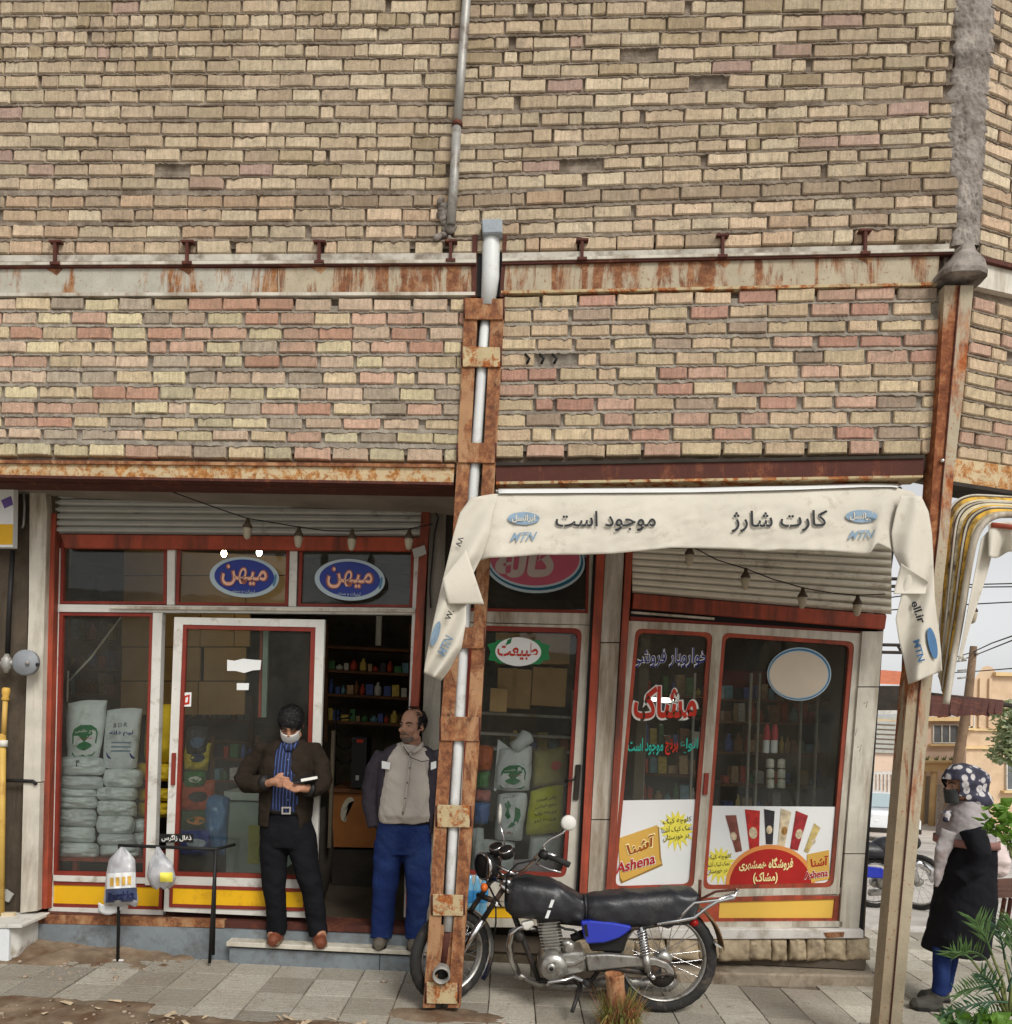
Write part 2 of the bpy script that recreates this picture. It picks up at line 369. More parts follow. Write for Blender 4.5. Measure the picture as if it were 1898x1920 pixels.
# dirt heap against the left plinth, stones, litter
m = MB()
def heap(a, b):
    x = -3.6 + 1.55 * a; y = 5.06 + 0.44 * b
    return (x, y, -0.005 + 0.085 * b ** 1.3 * (1 - a) ** .6 * 1.2 + 0.02 * b + 0.018 * fBm((x * 9, y * 9, 0)) * min(1, 4 * b) - .022 + .03 * fBm((x * 5, y * 7, 9)) * (1 - b) - (0.03 if b == 0 or a == 1 else 0))
m.grid(heap, 70, 26)
m.build('soil_heap', M_SOIL, kind='stuff', fix=False)
m = MB()
for i in range(560):
    x = R.uniform(-3.4, 2.0)
    y = 4.50 - abs(R.gauss(0, .22)) if R.random() < .75 else R.uniform(4.5, 5.4)
    if R.random() < 0.35: x = R.uniform(-3.3, -1.9); y = R.uniform(4.95, 5.47)
    s = R.uniform(.003, .009) if R.random() < .93 else R.uniform(.010, .018)
    z = max(soil_z(x, y) if y < 4.9 else 0.0, 0.0 if y > 4.5 else -1)
    m.ell((x, y, z + s * .3), (s * R.uniform(.8, 1.6), s, s * .6), 6, 4, Matrix.Rotation(R.uniform(0, 3), 3, 'Z'))
m.build('gravel', mat('gravel_stone', lin(150, 134, 116), 0.9, 0.4, 30, 60, 0.3), kind='stuff', fix=False)
m = MB()
for i in range(60):
    x = R.uniform(-3.2, 1.8); y = R.uniform(4.25, 4.62); z = max(soil_z(x, y), -0.02) + .012
    a = R.uniform(0, 6.3); l = R.uniform(.012, .045); wd = R.uniform(.006, .016); d = Vector((math.cos(a), math.sin(a), R.uniform(-.2, .4))) * l; e = Vector((-math.sin(a), math.cos(a), 0)) * wd
    c = Vector((x, y, z)); m.add([c - d - e, c + d - e, c + d * .8 + e + Vector((0, 0, .006)), c - d * .7 + e], [(0, 1, 2, 3)])
m.build('litter', mat('dry_litter', lin(186, 166, 138), 0.9, 0.3, 20, 60, 0.1), kind='stuff', fix=False)
# ================================================================ brick walls
BV = {}
for cls, L in (('f', .212), ('t', .160), ('h', .106), ('s', .076), ('q', .052)):
    BV[cls] = []
    for k in range(6):
        mb = MB(); hx, hz = L / 2, .033
        j = lambda s: R.uniform(-s, s)
        c_ = .008 if cls != 's' and cls != 'q' else .013
        ch = [R.uniform(.002, c_) for _ in range(4)]
        o = [(-hx, -hz + ch[0]), (-hx + ch[0], -hz), (hx * .1 + j(.03 * L), -hz + j(.0025)), (hx - ch[1], -hz), (hx, -hz + ch[1]),
             (hx, hz - ch[2]), (hx - ch[2], hz), (hx * .4 + j(.05), hz - abs(j(.006))), (-hx * .4 + j(.02), hz - abs(j(.006))), (-hx + ch[3], hz), (-hx, hz - ch[3])]
        o = [(max(-hx, min(hx, x + j(.0025))), z + j(.002)) for x, z in o]; n = len(o)
        b = .0055
        fr = [(x * (1 - b / hx), -0.0015 + j(.0012), z * (1 - b / hz)) for x, z in o]
        rim = [(x, b, z) for x, z in o]; bk = [(x, .05, z) for x, z in o]
        mb.add(fr + rim + bk, [tuple(range(n))] + [(i, i + n, (i + 1) % n + n, (i + 1) % n) for i in range(n)] + [(i + n, i + 2 * n, (i + 1) % n + 2 * n, (i + 1) % n + n) for i in range(n)])
        me, _ = mb.mesh('brick', M_BRICK, Vector((0, 0, 0)))
        bm = bmesh.new(); bm.from_mesh(me); bmesh.ops.recalc_face_normals(bm, faces=bm.faces[:])
        if sum((f.normal.y for f in bm.faces if len(f.verts) == n)) > 0: bmesh.ops.reverse_faces(bm, faces=bm.faces[:])
        bm.to_mesh(me); bm.free()
        BV[cls].append((me, L))
BEIGE = [lin(200, 180, 148), lin(194, 172, 140), lin(206, 188, 156), lin(188, 166, 136), lin(200, 178, 148), lin(192, 174, 142)]
PINKB = [lin(186, 156, 136), lin(178, 148, 132), lin(170, 146, 130)]
WARM = [lin(204, 176, 142), lin(206, 180, 148), lin(198, 168, 136)]
LOW = [(lin(206, 184, 146), 4), (lin(212, 196, 154), 3), (lin(202, 176, 148), 5), (lin(198, 160, 134), 3), (lin(188, 142, 116), 2), (lin(176, 160, 138), 2), (lin(198, 186, 150), 1)]
LOWR = [(lin(200, 174, 140), 6), (lin(206, 184, 146), 4), (lin(196, 158, 134), 3), (lin(188, 142, 120), 2), (lin(168, 146, 124), 2), (lin(184, 136, 114), 1)]
def wpick(l):
    t = R.uniform(0, sum(x[1] for x in l))
    for c, k in l:
        t -= k
        if t <= 0: return c
    return l[-1][0]
def brick_wall(name, plane, rows, label, colf, sizef, gapf=None, jag=1.0, mortar=M_MORTAR, top=None, bot=None, mort_fn=None):
    """rows: list of ((xl,yl),(xr,yr), brick height px share) in photo pixels of the course's middle"""
    A0 = P(*rows[-1][0], plane); rt = root(name, A0, label, 'wall')
    lines = [(P(*a, plane), P(*b, plane)) for a, b in rows]
    m = MB(); nb = 0
    hs_ = []
    for i, (A, B) in enumerate(lines):
        up = (lines[i - 1][0] - A).length if i else (A - lines[i + 1][0]).length
        dn = (A - lines[i + 1][0]).length if i + 1 < len(lines) else up
        hs_.append(min(.076, .83 * (min(up, dn))))
    for i, (A, B) in enumerate(lines):
        e = (B - A); L = e.length; e.normalize(); inw = Vector((-plane[1], 1, 0)).normalized()
        upv = inw.cross(e) * -1; upv = e.cross(inw) if e.cross(inw).z > 0 else inw.cross(e); upv.normalize()
        inw = upv.cross(e); inw.normalize()
        Mx = Matrix((e, inw, upv)).transposed()
        u = -R.uniform(0, .2) if rows[i][0][0] <= 0 else R.uniform(0, .01)
        while u < L - .02:
            cls = sizef(i, (A + e * u), u / L)
            me, bl = R.choice(BV[cls]); sx = R.uniform(.95, 1.05); ln = bl * sx
            if u + ln > L:
                ln = L - u
                if ln < .03: break
                cls = 'f' if ln > .185 else 't' if ln > .13 else 'h' if ln > .09 else 's' if ln > .064 else 'q'
                me, bl = R.choice(BV[cls]); sx = ln / bl
            g_ = R.choice((.004, .007, .010, .013)) * jag
            if R.random() < .035: g_ += R.uniform(.012, .03)
            c = A + e * (u + ln / 2)
            if not (gapf and gapf(i, c)) and R.random() > .006:
                o = bpy.data.objects.new('brick', me); COL.objects.link(o)
                hsx = hs_[i] / .066 * R.uniform(.94, 1.05)
                rot = Matrix.Rotation(R.gauss(0, .008), 3, 'Y') @ Matrix.Rotation(R.gauss(0, .012), 3, 'Z') @ Matrix.Rotation(R.gauss(0, .02), 3, 'X')
                o.matrix_basis = Matrix.Translation(c + upv * R.gauss(0, .0018) + inw * R.uniform(-.004, .004)) @ (Mx @ rot @ Matrix.Diagonal((sx, 1, hsx))).to_4x4()
                k = colf(i, c, u / L); v_ = R.uniform(.84, 1.14); o.color = (k[0] * v_, k[1] * v_, k[2] * v_, 1)
                setpar(o, rt, c); nb += 1
            u += ln + g_
        # mortar profile of the bed joint under this course
        if i + 1 < len(lines):
            A2, B2 = lines[i + 1]; nu = int(L / .011) + 2; h1, h2 = hs_[i] / 2, hs_[i + 1] / 2
            def fn(a, b, A=A, B=B, A2=A2, B2=B2, h1=h1, h2=h2, i=i):
                a = a * 1.02 - .01
                p, q = A.lerp(B, a), A2.lerp(B2, a); D = (q - p).length; dv = (q - p) / D
                s = p.x * 31 + i * 17.3
                n1 = fBm((s * .9, i * 3.7, 1)); n2 = noise.noise((s * 3.1, i * 9.1, 4)); n3 = fBm((s * .25, i * 1.3, 7), 2)
                k = int(round(b * 6))
                o_ = .0035 * n1 + .0025 * n2
                y = [0, h1 - .004 - .004 * max(0, n2), h1 + .001 + .001 * n2, (h1 + D - h2) / 2 + o_, D - h2 + .001 + .010 * max(0, n1 + .5 * n3 + .22) + .004 * n2 + o_ * .5, D - h2 + .006 + .014 * max(0, n1 + .5 * n3 + .22) + .004 * n2, D][k]
                d = [.018, .014, .008 + .005 * n2, .002 - .004 * n1, -.003 - .004 * max(-.7, n1 + n3 * .5 + .1), .012, .018][k]
                return p + dv * y + inw * (d + .0015 * n2)
            m.grid(fn, nu, 7, smooth=False)
    if top is not None: m.poly(top, plane, -.016, .05)
    if bot is not None: m.poly(bot, plane, -.016, .05)
    if mort_fn: mort_fn(m)
    m.build('mortar', mortar, rt, fix=False)
    return rt, nb
yl = [-16, 13, 42, 71, 98, 125, 152, 180, 209, 237, 263, 289, 316, 342, 376, 402, 433, 462]
yr_ = [-17, 9, 34, 61, 92, 120, 148, 176, 208, 240, 267, 292, 318, 343, 376, 402, 433, 463]
def seam(y): return 871 - .066 * y
rowsUL = [((-90, a + 1), (seam(b) - 4, b)) for a, b in zip(yl, yr_)]
def sizeUL(i, c, f):
    sm = {2: 1.0, 3: .32, 4: .45, 5: .0}.get(i, 0)
    if i == 1: sm = 0
    if i == 2 or (i in (3, 4) and f < sm): return 's' if R.random() < .86 else 'h'
    if i in (3, 4) and f < .7: return R.choice('hshft')
    t = R.random(); br = .16 + (.3 if f > .72 else 0)
    return 'f' if t > br else ('t' if t > br * .6 else ('h' if t > br * .25 else 's'))
def colU(i, c, f):
    t = R.random()
    if i >= 14: return R.choice(WARM + BEIGE[:3] + [lin(168, 146, 120)]) if i != 14 else R.choice([lin(168, 148, 122), lin(178, 156, 128), lin(190, 160, 128), lin(160, 138, 112)])
    if t < .06: return R.choice(PINKB)
    if t < .16: return lin(176, 156, 122)
    return R.choice(BEIGE)
TOPL = None
wUL, n1 = brick_wall('brick_wall', WALL, rowsUL, 'pale brick wall of the upper storey to the left of the grey conduit', colU, sizeUL)
yc = [-13, 18, 49, 79, 106, 133, 161, 191, 224, 256, 286, 311, 340, 372, 401, 428, 458]
yd = [-24, 6, 34, 61, 89, 117, 144, 173, 203, 232, 259, 287, 314, 346, 378, 410, 440]
xr = [1802, 1800, 1790, 1785, 1781, 1780, 1776, 1779, 1812, 1803, 1800, 1800, 1800, 1799, 1797, 1796, 1786, ]
rowsUR = []
for a, b, x in zip(yc, yd, xr):
    s = (b - a) / 723.0; x0 = seam(a) + 6
    rowsUR.append(((x0, a + s * (x0 - 977)), (x, b + s * (x - 1700))))
def sizeUR(i, c, f):
    if i == 1 and f < .28: return 's' if R.random() < .8 else 'h'
    t = R.random(); br = .22 + (.3 if f < .12 else 0) + (.3 if i in (8, 9, 10) and f < .6 else 0)
    return 'f' if t > br else ('t' if t > br * .6 else ('h' if t > br * .25 else 's'))
wUR, n2 = brick_wall('brick_wall', WALL, rowsUR, 'pale brick wall of the upper storey to the right of the grey conduit', lambda i, c, f: colU(i + 1 if i >= 13 else i, c, f), sizeUR)
yL0 = [570, 596, 624, 651, 677, 706, 735, 764, 790, 812, 841]
yL1 = [571, 597, 625, 650, 678, 709, 739, 767, 795, 822, 853]
def pl_(y): return 872 - (y - 570) * .053
def pr_(y): return 946 - (y - 570) * .054
rowsLL = [((-90, a - 1), (pl_(b) + 4, b)) for a, b in zip(yL0, yL1)]
sizeL = lambda i, c, f: 'f' if R.random() > .12 else R.choice('tth')
wLL, n3 = brick_wall('brick_wall', WALL, rowsLL, 'mixed pink and yellow brick wall above the left shop, between two beams', lambda i, c, f: wpick(LOW), sizeL, jag=1.6, mortar=M_MORTAR2)
yR0 = [565, 592, 620, 645, 674, 702, 731, 758, 787, 815, 844]
yR1 = [549, 577, 609, 638, 667, 693, 723, 752, 781, 810, 837]
rowsLR = []
for a, b in zip(yR0, yR1):
    s = (b - a) / 710.0; x0 = pr_(a) - 3; x1 = 1762 - (b - 545) * .075 + 6
    rowsLR.append(((x0, a + s * (x0 - 990)), (x1, b + s * (x1 - 1700))))
wLR, n4 = brick_wall('brick_wall', WALL, rowsLR, 'brown and pink brick wall above the right shop, between two beams', lambda i, c, f: wpick(LOWR), sizeL, jag=1.6, mortar=M_MORTAR2, gapf=lambda i, c: i == 4 and abs(c.x - P(1018, 672, WALL).x) < .12)
m = MB(); m.rect(976, 660, 1056, 684, WALL, -.03, .02); m.build('brick_hole', M_DARK, wLR)
for x in (985, 1012, 1036):
    part('wire', M_BLACK, wLR, lambda m: m.ptube([(x, 664, .0), (x + 8, 672, .02), (x + 3, 682, .0)], WALL, .008, 6))
# chamfered corner wall: courses run away to the right
def cline(y0, sl, x0, x1): return ((x0, y0), (x1, y0 + sl * (x1 - x0)))
rowsC = []
for y in range(-40, 470, 28):
    rowsC.append(cline(y + 2, .50 - .20 * (y / 480.0), 1848 - 0.012 * y - (4 if y > 300 else 0), 1960))
sizeC = lambda i, c, f: R.choice('ffth')
wCU, n5 = brick_wall('brick_wall', CHAM, rowsC, 'upper brick wall turning the corner at the right edge', lambda i, c, f: R.choice(BEIGE + WARM), sizeC)
rowsC2 = [cline(y, .27 - .12 * ((y - 560) / 300.0), 1826 - (y - 560) * .1, 1960) for y in range(566, 880, 28)]
wCL, n6 = brick_wall('brick_wall', CHAM, rowsC2, 'lower brick wall behind the rusty corner post', lambda i, c, f: wpick(LOWR[:3]), sizeC, jag=1.3)
# rough cement skin down the corner
def skin(a, b):
    y = -40 + 500 * b
    xl_ = 1784 + 8 * math.sin(y * .02) + 9 * fBm((y * .03, 1, 1))
    xr2 = 1874 - .072 * y + 7 * fBm((y * .04, 5, 1))
    x = xl_ + (xr2 - xl_) * a
    q = P(x, y, WALL)
    if q.x > 2.4146: q = P(x, y, CHAM)
    d = .008 * math.sin(math.pi * a) ** .5 + (.009 * fBm((q.x * 34, q.z * 26, 3), 4) + .005 * noise.noise((q.x * 110, q.z * 90, 5))) * math.sin(math.pi * a) ** .3 - .014 * (1 - math.sin(math.pi * a)) ** 4
    return q + Vector((0, -d, 0))
m = MB(); m.grid(skin, 48, 260); m.build('cement_skin', M_CEMENT, wUR, fix=False)
# solid body behind all brick faces (keeps light out of the storey)
m = MB()
for q in ([(-140, -60), (seam(0) + 2, -60), (pl_(870), 890), (-140, 880)], [(seam(0) + 2, -60), (1800, -60), (1745, 880), (pl_(870), 890)]):
    m.poly(q, WALL, -.04, .25)
m.poly([(1802, -60), (1990, 30), (1990, 930), (1750, 880)], CHAM, -.04, .25)
core = m.build('wall_core', M_MORTAR, wLL)
M_STRIP = mat('mortar_streaked_strip', lin(186, 180, 168), .9, .15, 9, 40, .5, spec=.1, dirt=lin(124, 114, 102), dscale=7, damt=.5)
# ================================================================ steelwork of the facade
bl_ = root('steel_beam', P(430, 552, WALL), 'long painted steel beam with rust streaks over the left shop', 'beam')
br_ = root('steel_beam', P(1350, 540, WALL), 'long rusty steel beam with joist ends over the right shop', 'beam')
part('web', M_BEAM, bl_, lambda m: m.poly([(-120, 503), (520, 503), (520, 553), (-120, 553)], WALL, .004, .08))
part('web', M_BEAMR, bl_, lambda m: m.poly([(521, 503), (893, 497), (891, 551), (521, 553)], WALL, .004, .08))
part('flange', M_DIRTYW, bl_, lambda m: m.poly([(-120, 492), (893, 486), (893, 492), (-120, 497)], WALL, .03, .1))
part('flange', M_RUSTDK, bl_, lambda m: m.poly([(-120, 498), (893, 492), (893, 496), (-120, 502)], WALL, .022, .1))
part('flange', M_DIRTYW, bl_, lambda m: m.poly([(-120, 549), (891, 547), (891, 553), (-120, 555)], WALL, .012, .1))
part('sill_strip', M_STRIP, bl_, lambda m: m.poly([(-120, 479), (893, 474), (893, 486), (-120, 491)], WALL, .018, .06))
part('web', M_BEAMR, br_, lambda m: m.poly([(942, 496), (1762, 477), (1758, 533), (940, 549)], WALL, .004, .08))
part('flange', M_DIRTYW, br_, lambda m: m.poly([(942, 484), (1790, 466), (1790, 471), (942, 489)], WALL, .03, .1))
part('flange', M_RUSTDK, br_, lambda m: m.poly([(942, 490), (1790, 472), (1790, 476), (942, 495)], WALL, .022, .1))
part('sill_strip', M_STRIP, br_, lambda m: m.poly([(942, 474), (1780, 457), (1780, 466), (942, 484)], WALL, .018, .06))
part('flange', M_RUSTPALE, br_, lambda m: m.poly([(940, 545), (1758, 529), (1758, 534), (940, 550)], WALL, .012, .1))
for k, (x, yt, yb) in enumerate(((102, 449, 492), (350, 449, 491), (598, 449, 489), (845, 448, 486), (1092, 446, 483), (1356, 437, 478), (1624, 428, 472))):
    def jo(m):
        m.poly([(x - 11, yt), (x + 12, yt), (x + 12, yt + 4), (x - 11, yt + 4)], WALL, .036, .08)
        m.poly([(x - 2.5, yt + 4), (x + 3, yt + 4), (x + 2.5, yb - 2), (x - 3, yb - 2)], WALL, .033, .08)
        m.poly([(x - 9, yb - 2), (x + 9, yb - 2), (x + 9, yb + 3), (x - 9, yb + 3)], WALL, .038, .08)
    part('joist_end', M_RUSTDK, bl_ if x < 900 else br_, jo)
    part('rust_stain', M_RUST, bl_ if x < 900 else br_, lambda m: m.poly([(x - 12, yb + 9), (x + 16, yb + 8), (x + 13, yb + 15), (x + 4, yb + 24), (x - 6, yb + 17), (x - 14, yb + 14)], WALL, .0055, .01))
cb = root('steel_beam', P(1850, 520, CHAM), 'pale painted beam continuing around the chamfered corner', 'beam')
part('web', M_DIRTYW, cb, lambda m: m.poly([(1820, 482), (1990, 528), (1990, 572), (1824, 535)], CHAM, .004, .08))
part('flange', M_RUSTDK, cb, lambda m: m.poly([(1812, 472), (1990, 516), (1990, 524), (1812, 480)], CHAM, .03, .1))
# lintels over the shops
ll = root('lintel', P(430, 900, WALL), 'flaking rust coloured lintel beam over the left shopfront', 'lintel')
part('web', M_RUSTLT, ll, lambda m: m.poly([(-120, 866), (852, 875), (850, 905), (-120, 889)], WALL, .02, .03))
part('flange', M_RUST, ll, lambda m: m.poly([(-120, 861), (852, 870), (852, 876), (-120, 867)], WALL, .035, .22))
part('flange', M_RUSTDK, ll, lambda m: m.poly([(-120, 888), (850, 904), (850, 909), (-120, 893)], WALL, .03, .14))
part('inner_beam', M_RUSTDK, ll, lambda m: m.poly([(-120, 886), (856, 903), (856, 918), (-120, 903)], WALL, -.06, .16))
lr = root('lintel', P(1350, 900, WALL), 'dark red brown lintel beam over the torn banner', 'lintel')
part('web', M_RUSTDK, lr, lambda m: m.poly([(930, 871), (1733, 857), (1731, 893), (930, 905)], WALL, .02, .03))
part('flange', M_DARK, lr, lambda m: m.poly([(930, 868), (1734, 853), (1734, 859), (930, 873)], WALL, .03, .22))
part('flange', M_RUSTPALE, lr, lambda m: m.poly([(930, 903), (1731, 891), (1731, 895), (930, 908)], WALL, .03, .14))
lc = root('lintel', P(1840, 890, CHAM), 'rough rust stained lintel with crumbling mortar at the corner', 'lintel')
part('web', M_RUSTLT, lc, lambda m: m.poly([(1786, 858), (1990, 888), (1990, 935), (1786, 903)], CHAM, .01, .1))
part('flange', M_DARK, lc, lambda m: m.poly([(1786, 902), (1990, 934), (1990, 941), (1786, 909)], CHAM, .02, .2))
# soffit slab between the facade and the shopfronts
zs = P(500, 905, WALL).z + .03
m = MB(); m.prism([(-4.5, 4.75 + .38, zs), (-.1, 4.78, zs), (2.20, 4.62, zs + .03), (2.66, 6.4, zs + .03), (-4.5, 6.4, zs)], (0, 0, .12))
m.build('soffit', mat('soffit_plaster', lin(132, 124, 112), .9, .2, 3, 40, .3), ll)
# ---------------------------------------------------------------- conduit
cd = root('conduit', P(845, 420, WALL), 'thin grey steel conduit running up the brick wall from a cement lump', 'pipe')
part('tube', M_GALV, cd, lambda m: m.ptube([(876, -40, .05), (875, 0, .05), (866, 120, .05), (858, 232, .045)], WALL, .026, 12))
part('coupling', M_RUSTDK, cd, lambda m: m.ptube([(858, 230, .046), (857.4, 238, .046)], WALL, .031, 12))
part('tube', M_GALV, cd, lambda m: m.ptube([(857, 236, .045), (852, 330, .045), (846, 420, .03)], WALL, .027, 12))
def lump(m):
    for i in range(26):
        y = R.uniform(376, 450); x = 838 - (y - 376) * .02 + R.gauss(0, 6) - (6 if y < 420 else 0)
        m.ell(P(x, y, WALL, R.uniform(0, .018)), (R.uniform(.014, .034), R.uniform(.012, .022), R.uniform(.014, .04)), 9, 6, Matrix.Rotation(R.uniform(0, 3), 3, 'Y'))
part('cement_lump', M_CEMENT, cd, lump, fix=False)
# ---------------------------------------------------------------- white drain pipe
dp = root('drain_pipe', P(830, 1860, WALL), 'white plastic drain pipe running down inside the rusty middle post', 'pipe')
part('socket_cap', mat('grey_plastic', lin(150, 158, 164), 0.5, 0.12, 40, 60, 0.3), dp, lambda m: m.poly([(903, 410), (942, 409), (942, 436), (905, 437)], WALL, .07, .11), bevel=.006)
part('upper_pipe', M_PVC, dp, lambda m: m.ptube([(923, 430, .0), (922, 452, .0), (921, 462, .0), (920, 520, .0), (915, 575, .0)], WALL, [.047, .047, .052, .052, .042], 16))
part('middle_pipe', M_PVC, dp, lambda m: m.ptube([(914, 566, -.02), (904, 690, -.02), (892, 860, -.02), (880, 1010, -.02), (862, 1330, -.02), (858, 1420, -.02), (846, 1640, -.02), (841, 1745, -.02)], WALL, .033, 16))
part('foot_pipe', M_RUSTDK, dp, lambda m: m.ptube([(841, 1740, -.03), (832, 1812, -.03)], WALL, .036, 14))
EC = P(829, 1822, WALL) + Vector((0, -.02, 0))
part('elbow', M_GALV, dp, lambda m: m.lathe([(.041, -.06), (.041, .046), (.046, .050), (.052, .046), (.050, .02), (.050, -.06)], EC, (.03, -1, -.12), 22))
part('elbow_inside', M_BLACK, dp, lambda m: m.lathe([(0, .0), (.0405, .0), (.0405, -.01), (0, -.01)], EC, (.03, -1, -.12), 22))
part('recess', M_BLACK, wLL, lambda m: m.poly([(893, 440), (946, 440), (938, 556), (890, 556)], WALL, -.02, .02))
part('recess_side', M_RUSTDK, wLL, lambda m: m.poly([(886, 440), (896, 440), (893, 556), (884, 556)], WALL, .01, .06))
part('recess_side', M_RUSTDK, wLL, lambda m: m.poly([(944, 440), (951, 440), (944, 556), (937, 556)], WALL, .01, .06))
# ---------------------------------------------------------------- middle post: two channels tied by batten plates
def pL(y):  # left edge of the post
    K = [(560, 872), (850, 858), (1195, 838), (1365, 826), (1530, 815), (1695, 807), (1890, 793)]
    for (a, b), (c, d) in zip(K, K[1:]):
        if y <= c: return b + (d - b) * (y - a) / (c - a)
    return 793
def pR(y):
    K = [(560, 947), (850, 931), (1195, 910), (1365, 901), (1530, 888), (1695, 876), (1890, 863)]
    for (a, b), (c, d) in zip(K, K[1:]):
        if y <= c: return b + (d - b) * (y - a) / (c - a)
    return 863
ps = root('steel_post', P(828, 1890, WALL), 'rusty latticed steel post with batten plates behind the motorcycle front wheel', 'post')
ys = [562, 700, 850, 1000, 1195, 1365, 1530, 1695, 1890]
for side in (0, 1):
    def ch(m):
        for a, b in zip(ys, ys[1:]):
            wd = lambda y: .36 * (pR(y) - pL(y)) - 2
            if side == 0: q = [(pL(a), a), (pL(a) + wd(a), a), (pL(b) + wd(b), b), (pL(b), b)]
            else: q = [(pR(a) - wd(a), a), (pR(a), a), (pR(b), b), (pR(b) - wd(b), b)]
            m.poly(q, WALL, .022, .012)
            x = 0 if side == 0 else 1
            q2 = [(q[x][0] - (0 if side == 0 else 4), a), (q[x][0] + (4 if side == 0 else 0), a), (q[3 - x][0] + (4 if side == 0 else 0), b), (q[3 - x][0] - (0 if side == 0 else 4), b)]
            m.poly(q2, WALL, .010, .10)
    part('channel', M_RUST, ps, ch)
part('back_web', M_RUSTDK, ps, lambda m: m.poly([(872, 562), (900, 562), (886, 740), (864, 740)], WALL, -.0, .01))
for y, hh, mt in ((578, 40, M_RUST), (668, 38, M_RUSTPALE), (848, 38, M_RUST), (1195, 40, M_RUST), (1366, 46, M_RUST), (1530, 42, M_RUSTPALE), (1697, 40, M_RUSTPALE), (1862, 40, M_RUSTPALE)):
    xl, xrr = pL(y) + 1, pR(y) - 3
    if y > 1500: xl += 4; xrr -= 4
    part('batten_plate', mt, ps, lambda m: m.poly([(xl, y - hh / 2), (xrr, y - hh / 2 + 2), (xrr, y + hh / 2 + 1), (xl, y + hh / 2)], WALL, .034, .012), bevel=.002)
    for xx in (xl - 1, xrr + 1): part('weld_seam', M_RUSTDK, ps, lambda m: m.ptube([(xx, y - hh / 2 + 2, .026), (xx, y + hh / 2 - 2, .026)], WALL, .008, 6))
part('foot_web', M_RUST, ps, lambda m: m.poly([(806, 1735), (868, 1735), (852, 1845), (800, 1845)], WALL, .0, .012))
# earth collar at the post foot
m = MB()
c0 = P(828, 1896, WALL)
m.grid(lambda a, b: (c0.x + .34 * b * math.cos(6.283 * a) * 1.3, c0.y - .02 + .16 * b * math.sin(6.283 * a), .032 * (1 - b) ** .7 - .012 + .014 * fBm((math.cos(6.283 * a) * 2 * b, math.sin(6.283 * a) * 2 * b, 4)) * (1 - b * .5)), 40, 12)
m.build('earth_mound', M_SOIL, kind='stuff', fix=False)
# ---------------------------------------------------------------- corner post
pc = root('corner_post', P(1660, 1930, WALL), 'weathered square steel post with rust streaks at the shop corner', 'post')
K1 = [(535, 1772, 1800, 1826), (900, 1749, 1768, 1788), (1000, 1742, 1760, 1780), (1280, 1704, 1726, 1748), (1290, 1703, 1725, 1747), (1900, 1650, 1671, 1693), (2050, 1636, 1657, 1680)]
K1b = [K1[0], (700, 1763, 1786, 1811)] + K1[1:]
def seg(m, a, b, i, j, d, th):
    m.poly([(a[i], a[0]), (a[j], a[0]), (b[j], b[0]), (b[i], b[0])], WALL, d, th)
for i, j, nm in ((1, 2, 'channel'), (2, 3, 'channel')):
    m = MB(); d, th = (.05 if i == 1 else .053), .10
    n = len(K1b); A = [P(k[i], k[0], WALL, d) for k in K1b]; B = [P(k[j], k[0], WALL, d) for k in K1b]; t = Vector((0, th, 0))
    m.add(A + B + [p + t for p in A] + [p + t for p in B], [f for q in range(n - 1) for f in ((q, q + 1, n + q + 1, n + q), (2 * n + q, 2 * n + q + 1, q + 1, q), (n + q, n + q + 1, 3 * n + q + 1, 3 * n + q), (3 * n + q, 3 * n + q + 1, 2 * n + q + 1, 2 * n + q))])
    m.build('channel', M_POSTL if i == 1 else M_POSTR, pc)
part('seam_weld', M_RUSTDK, pc, lambda m: m.ptube([(k[2], k[0], .056) for k in K1b], WALL, .004, 6))
part('bolt', M_CHROME, pc, lambda m: m.ell(P(1767, 864, WALL, .06), (.012, .014, .012)))
def capm(m):
    r = []
    for (y, a, b) in ((472, 1788, 1814), (486, 1782, 1818), (506, 1764, 1834), (524, 1749, 1838), (534, 1748, 1837)):
        n = 14; A, B = P(a, y, WALL), P(b, y, WALL); c = (A + B) / 2; rx = (B - A).length / 2
        r.append([c + Vector((rx * math.copysign(abs(math.cos(t)) ** .6, math.cos(t)), -.02 - (rx * .62 + .05) * math.copysign(abs(math.sin(t)) ** .6, math.sin(t)), .006 * fBm((t * 3, y * .2, 0)))) for t in [2 * math.pi * k / n for k in range(n)]])
    vs = [v for q in r for v in q]; n = 14
    m.add(vs, [(i * n + k, i * n + (k + 1) % n, (i + 1) * n + (k + 1) % n, (i + 1) * n + k) for i in range(4) for k in range(n)] + [tuple(range(n)), tuple(range(5 * n - 1, 4 * n - 1, -1))])
part('cap', M_CEMENT, pc, capm)
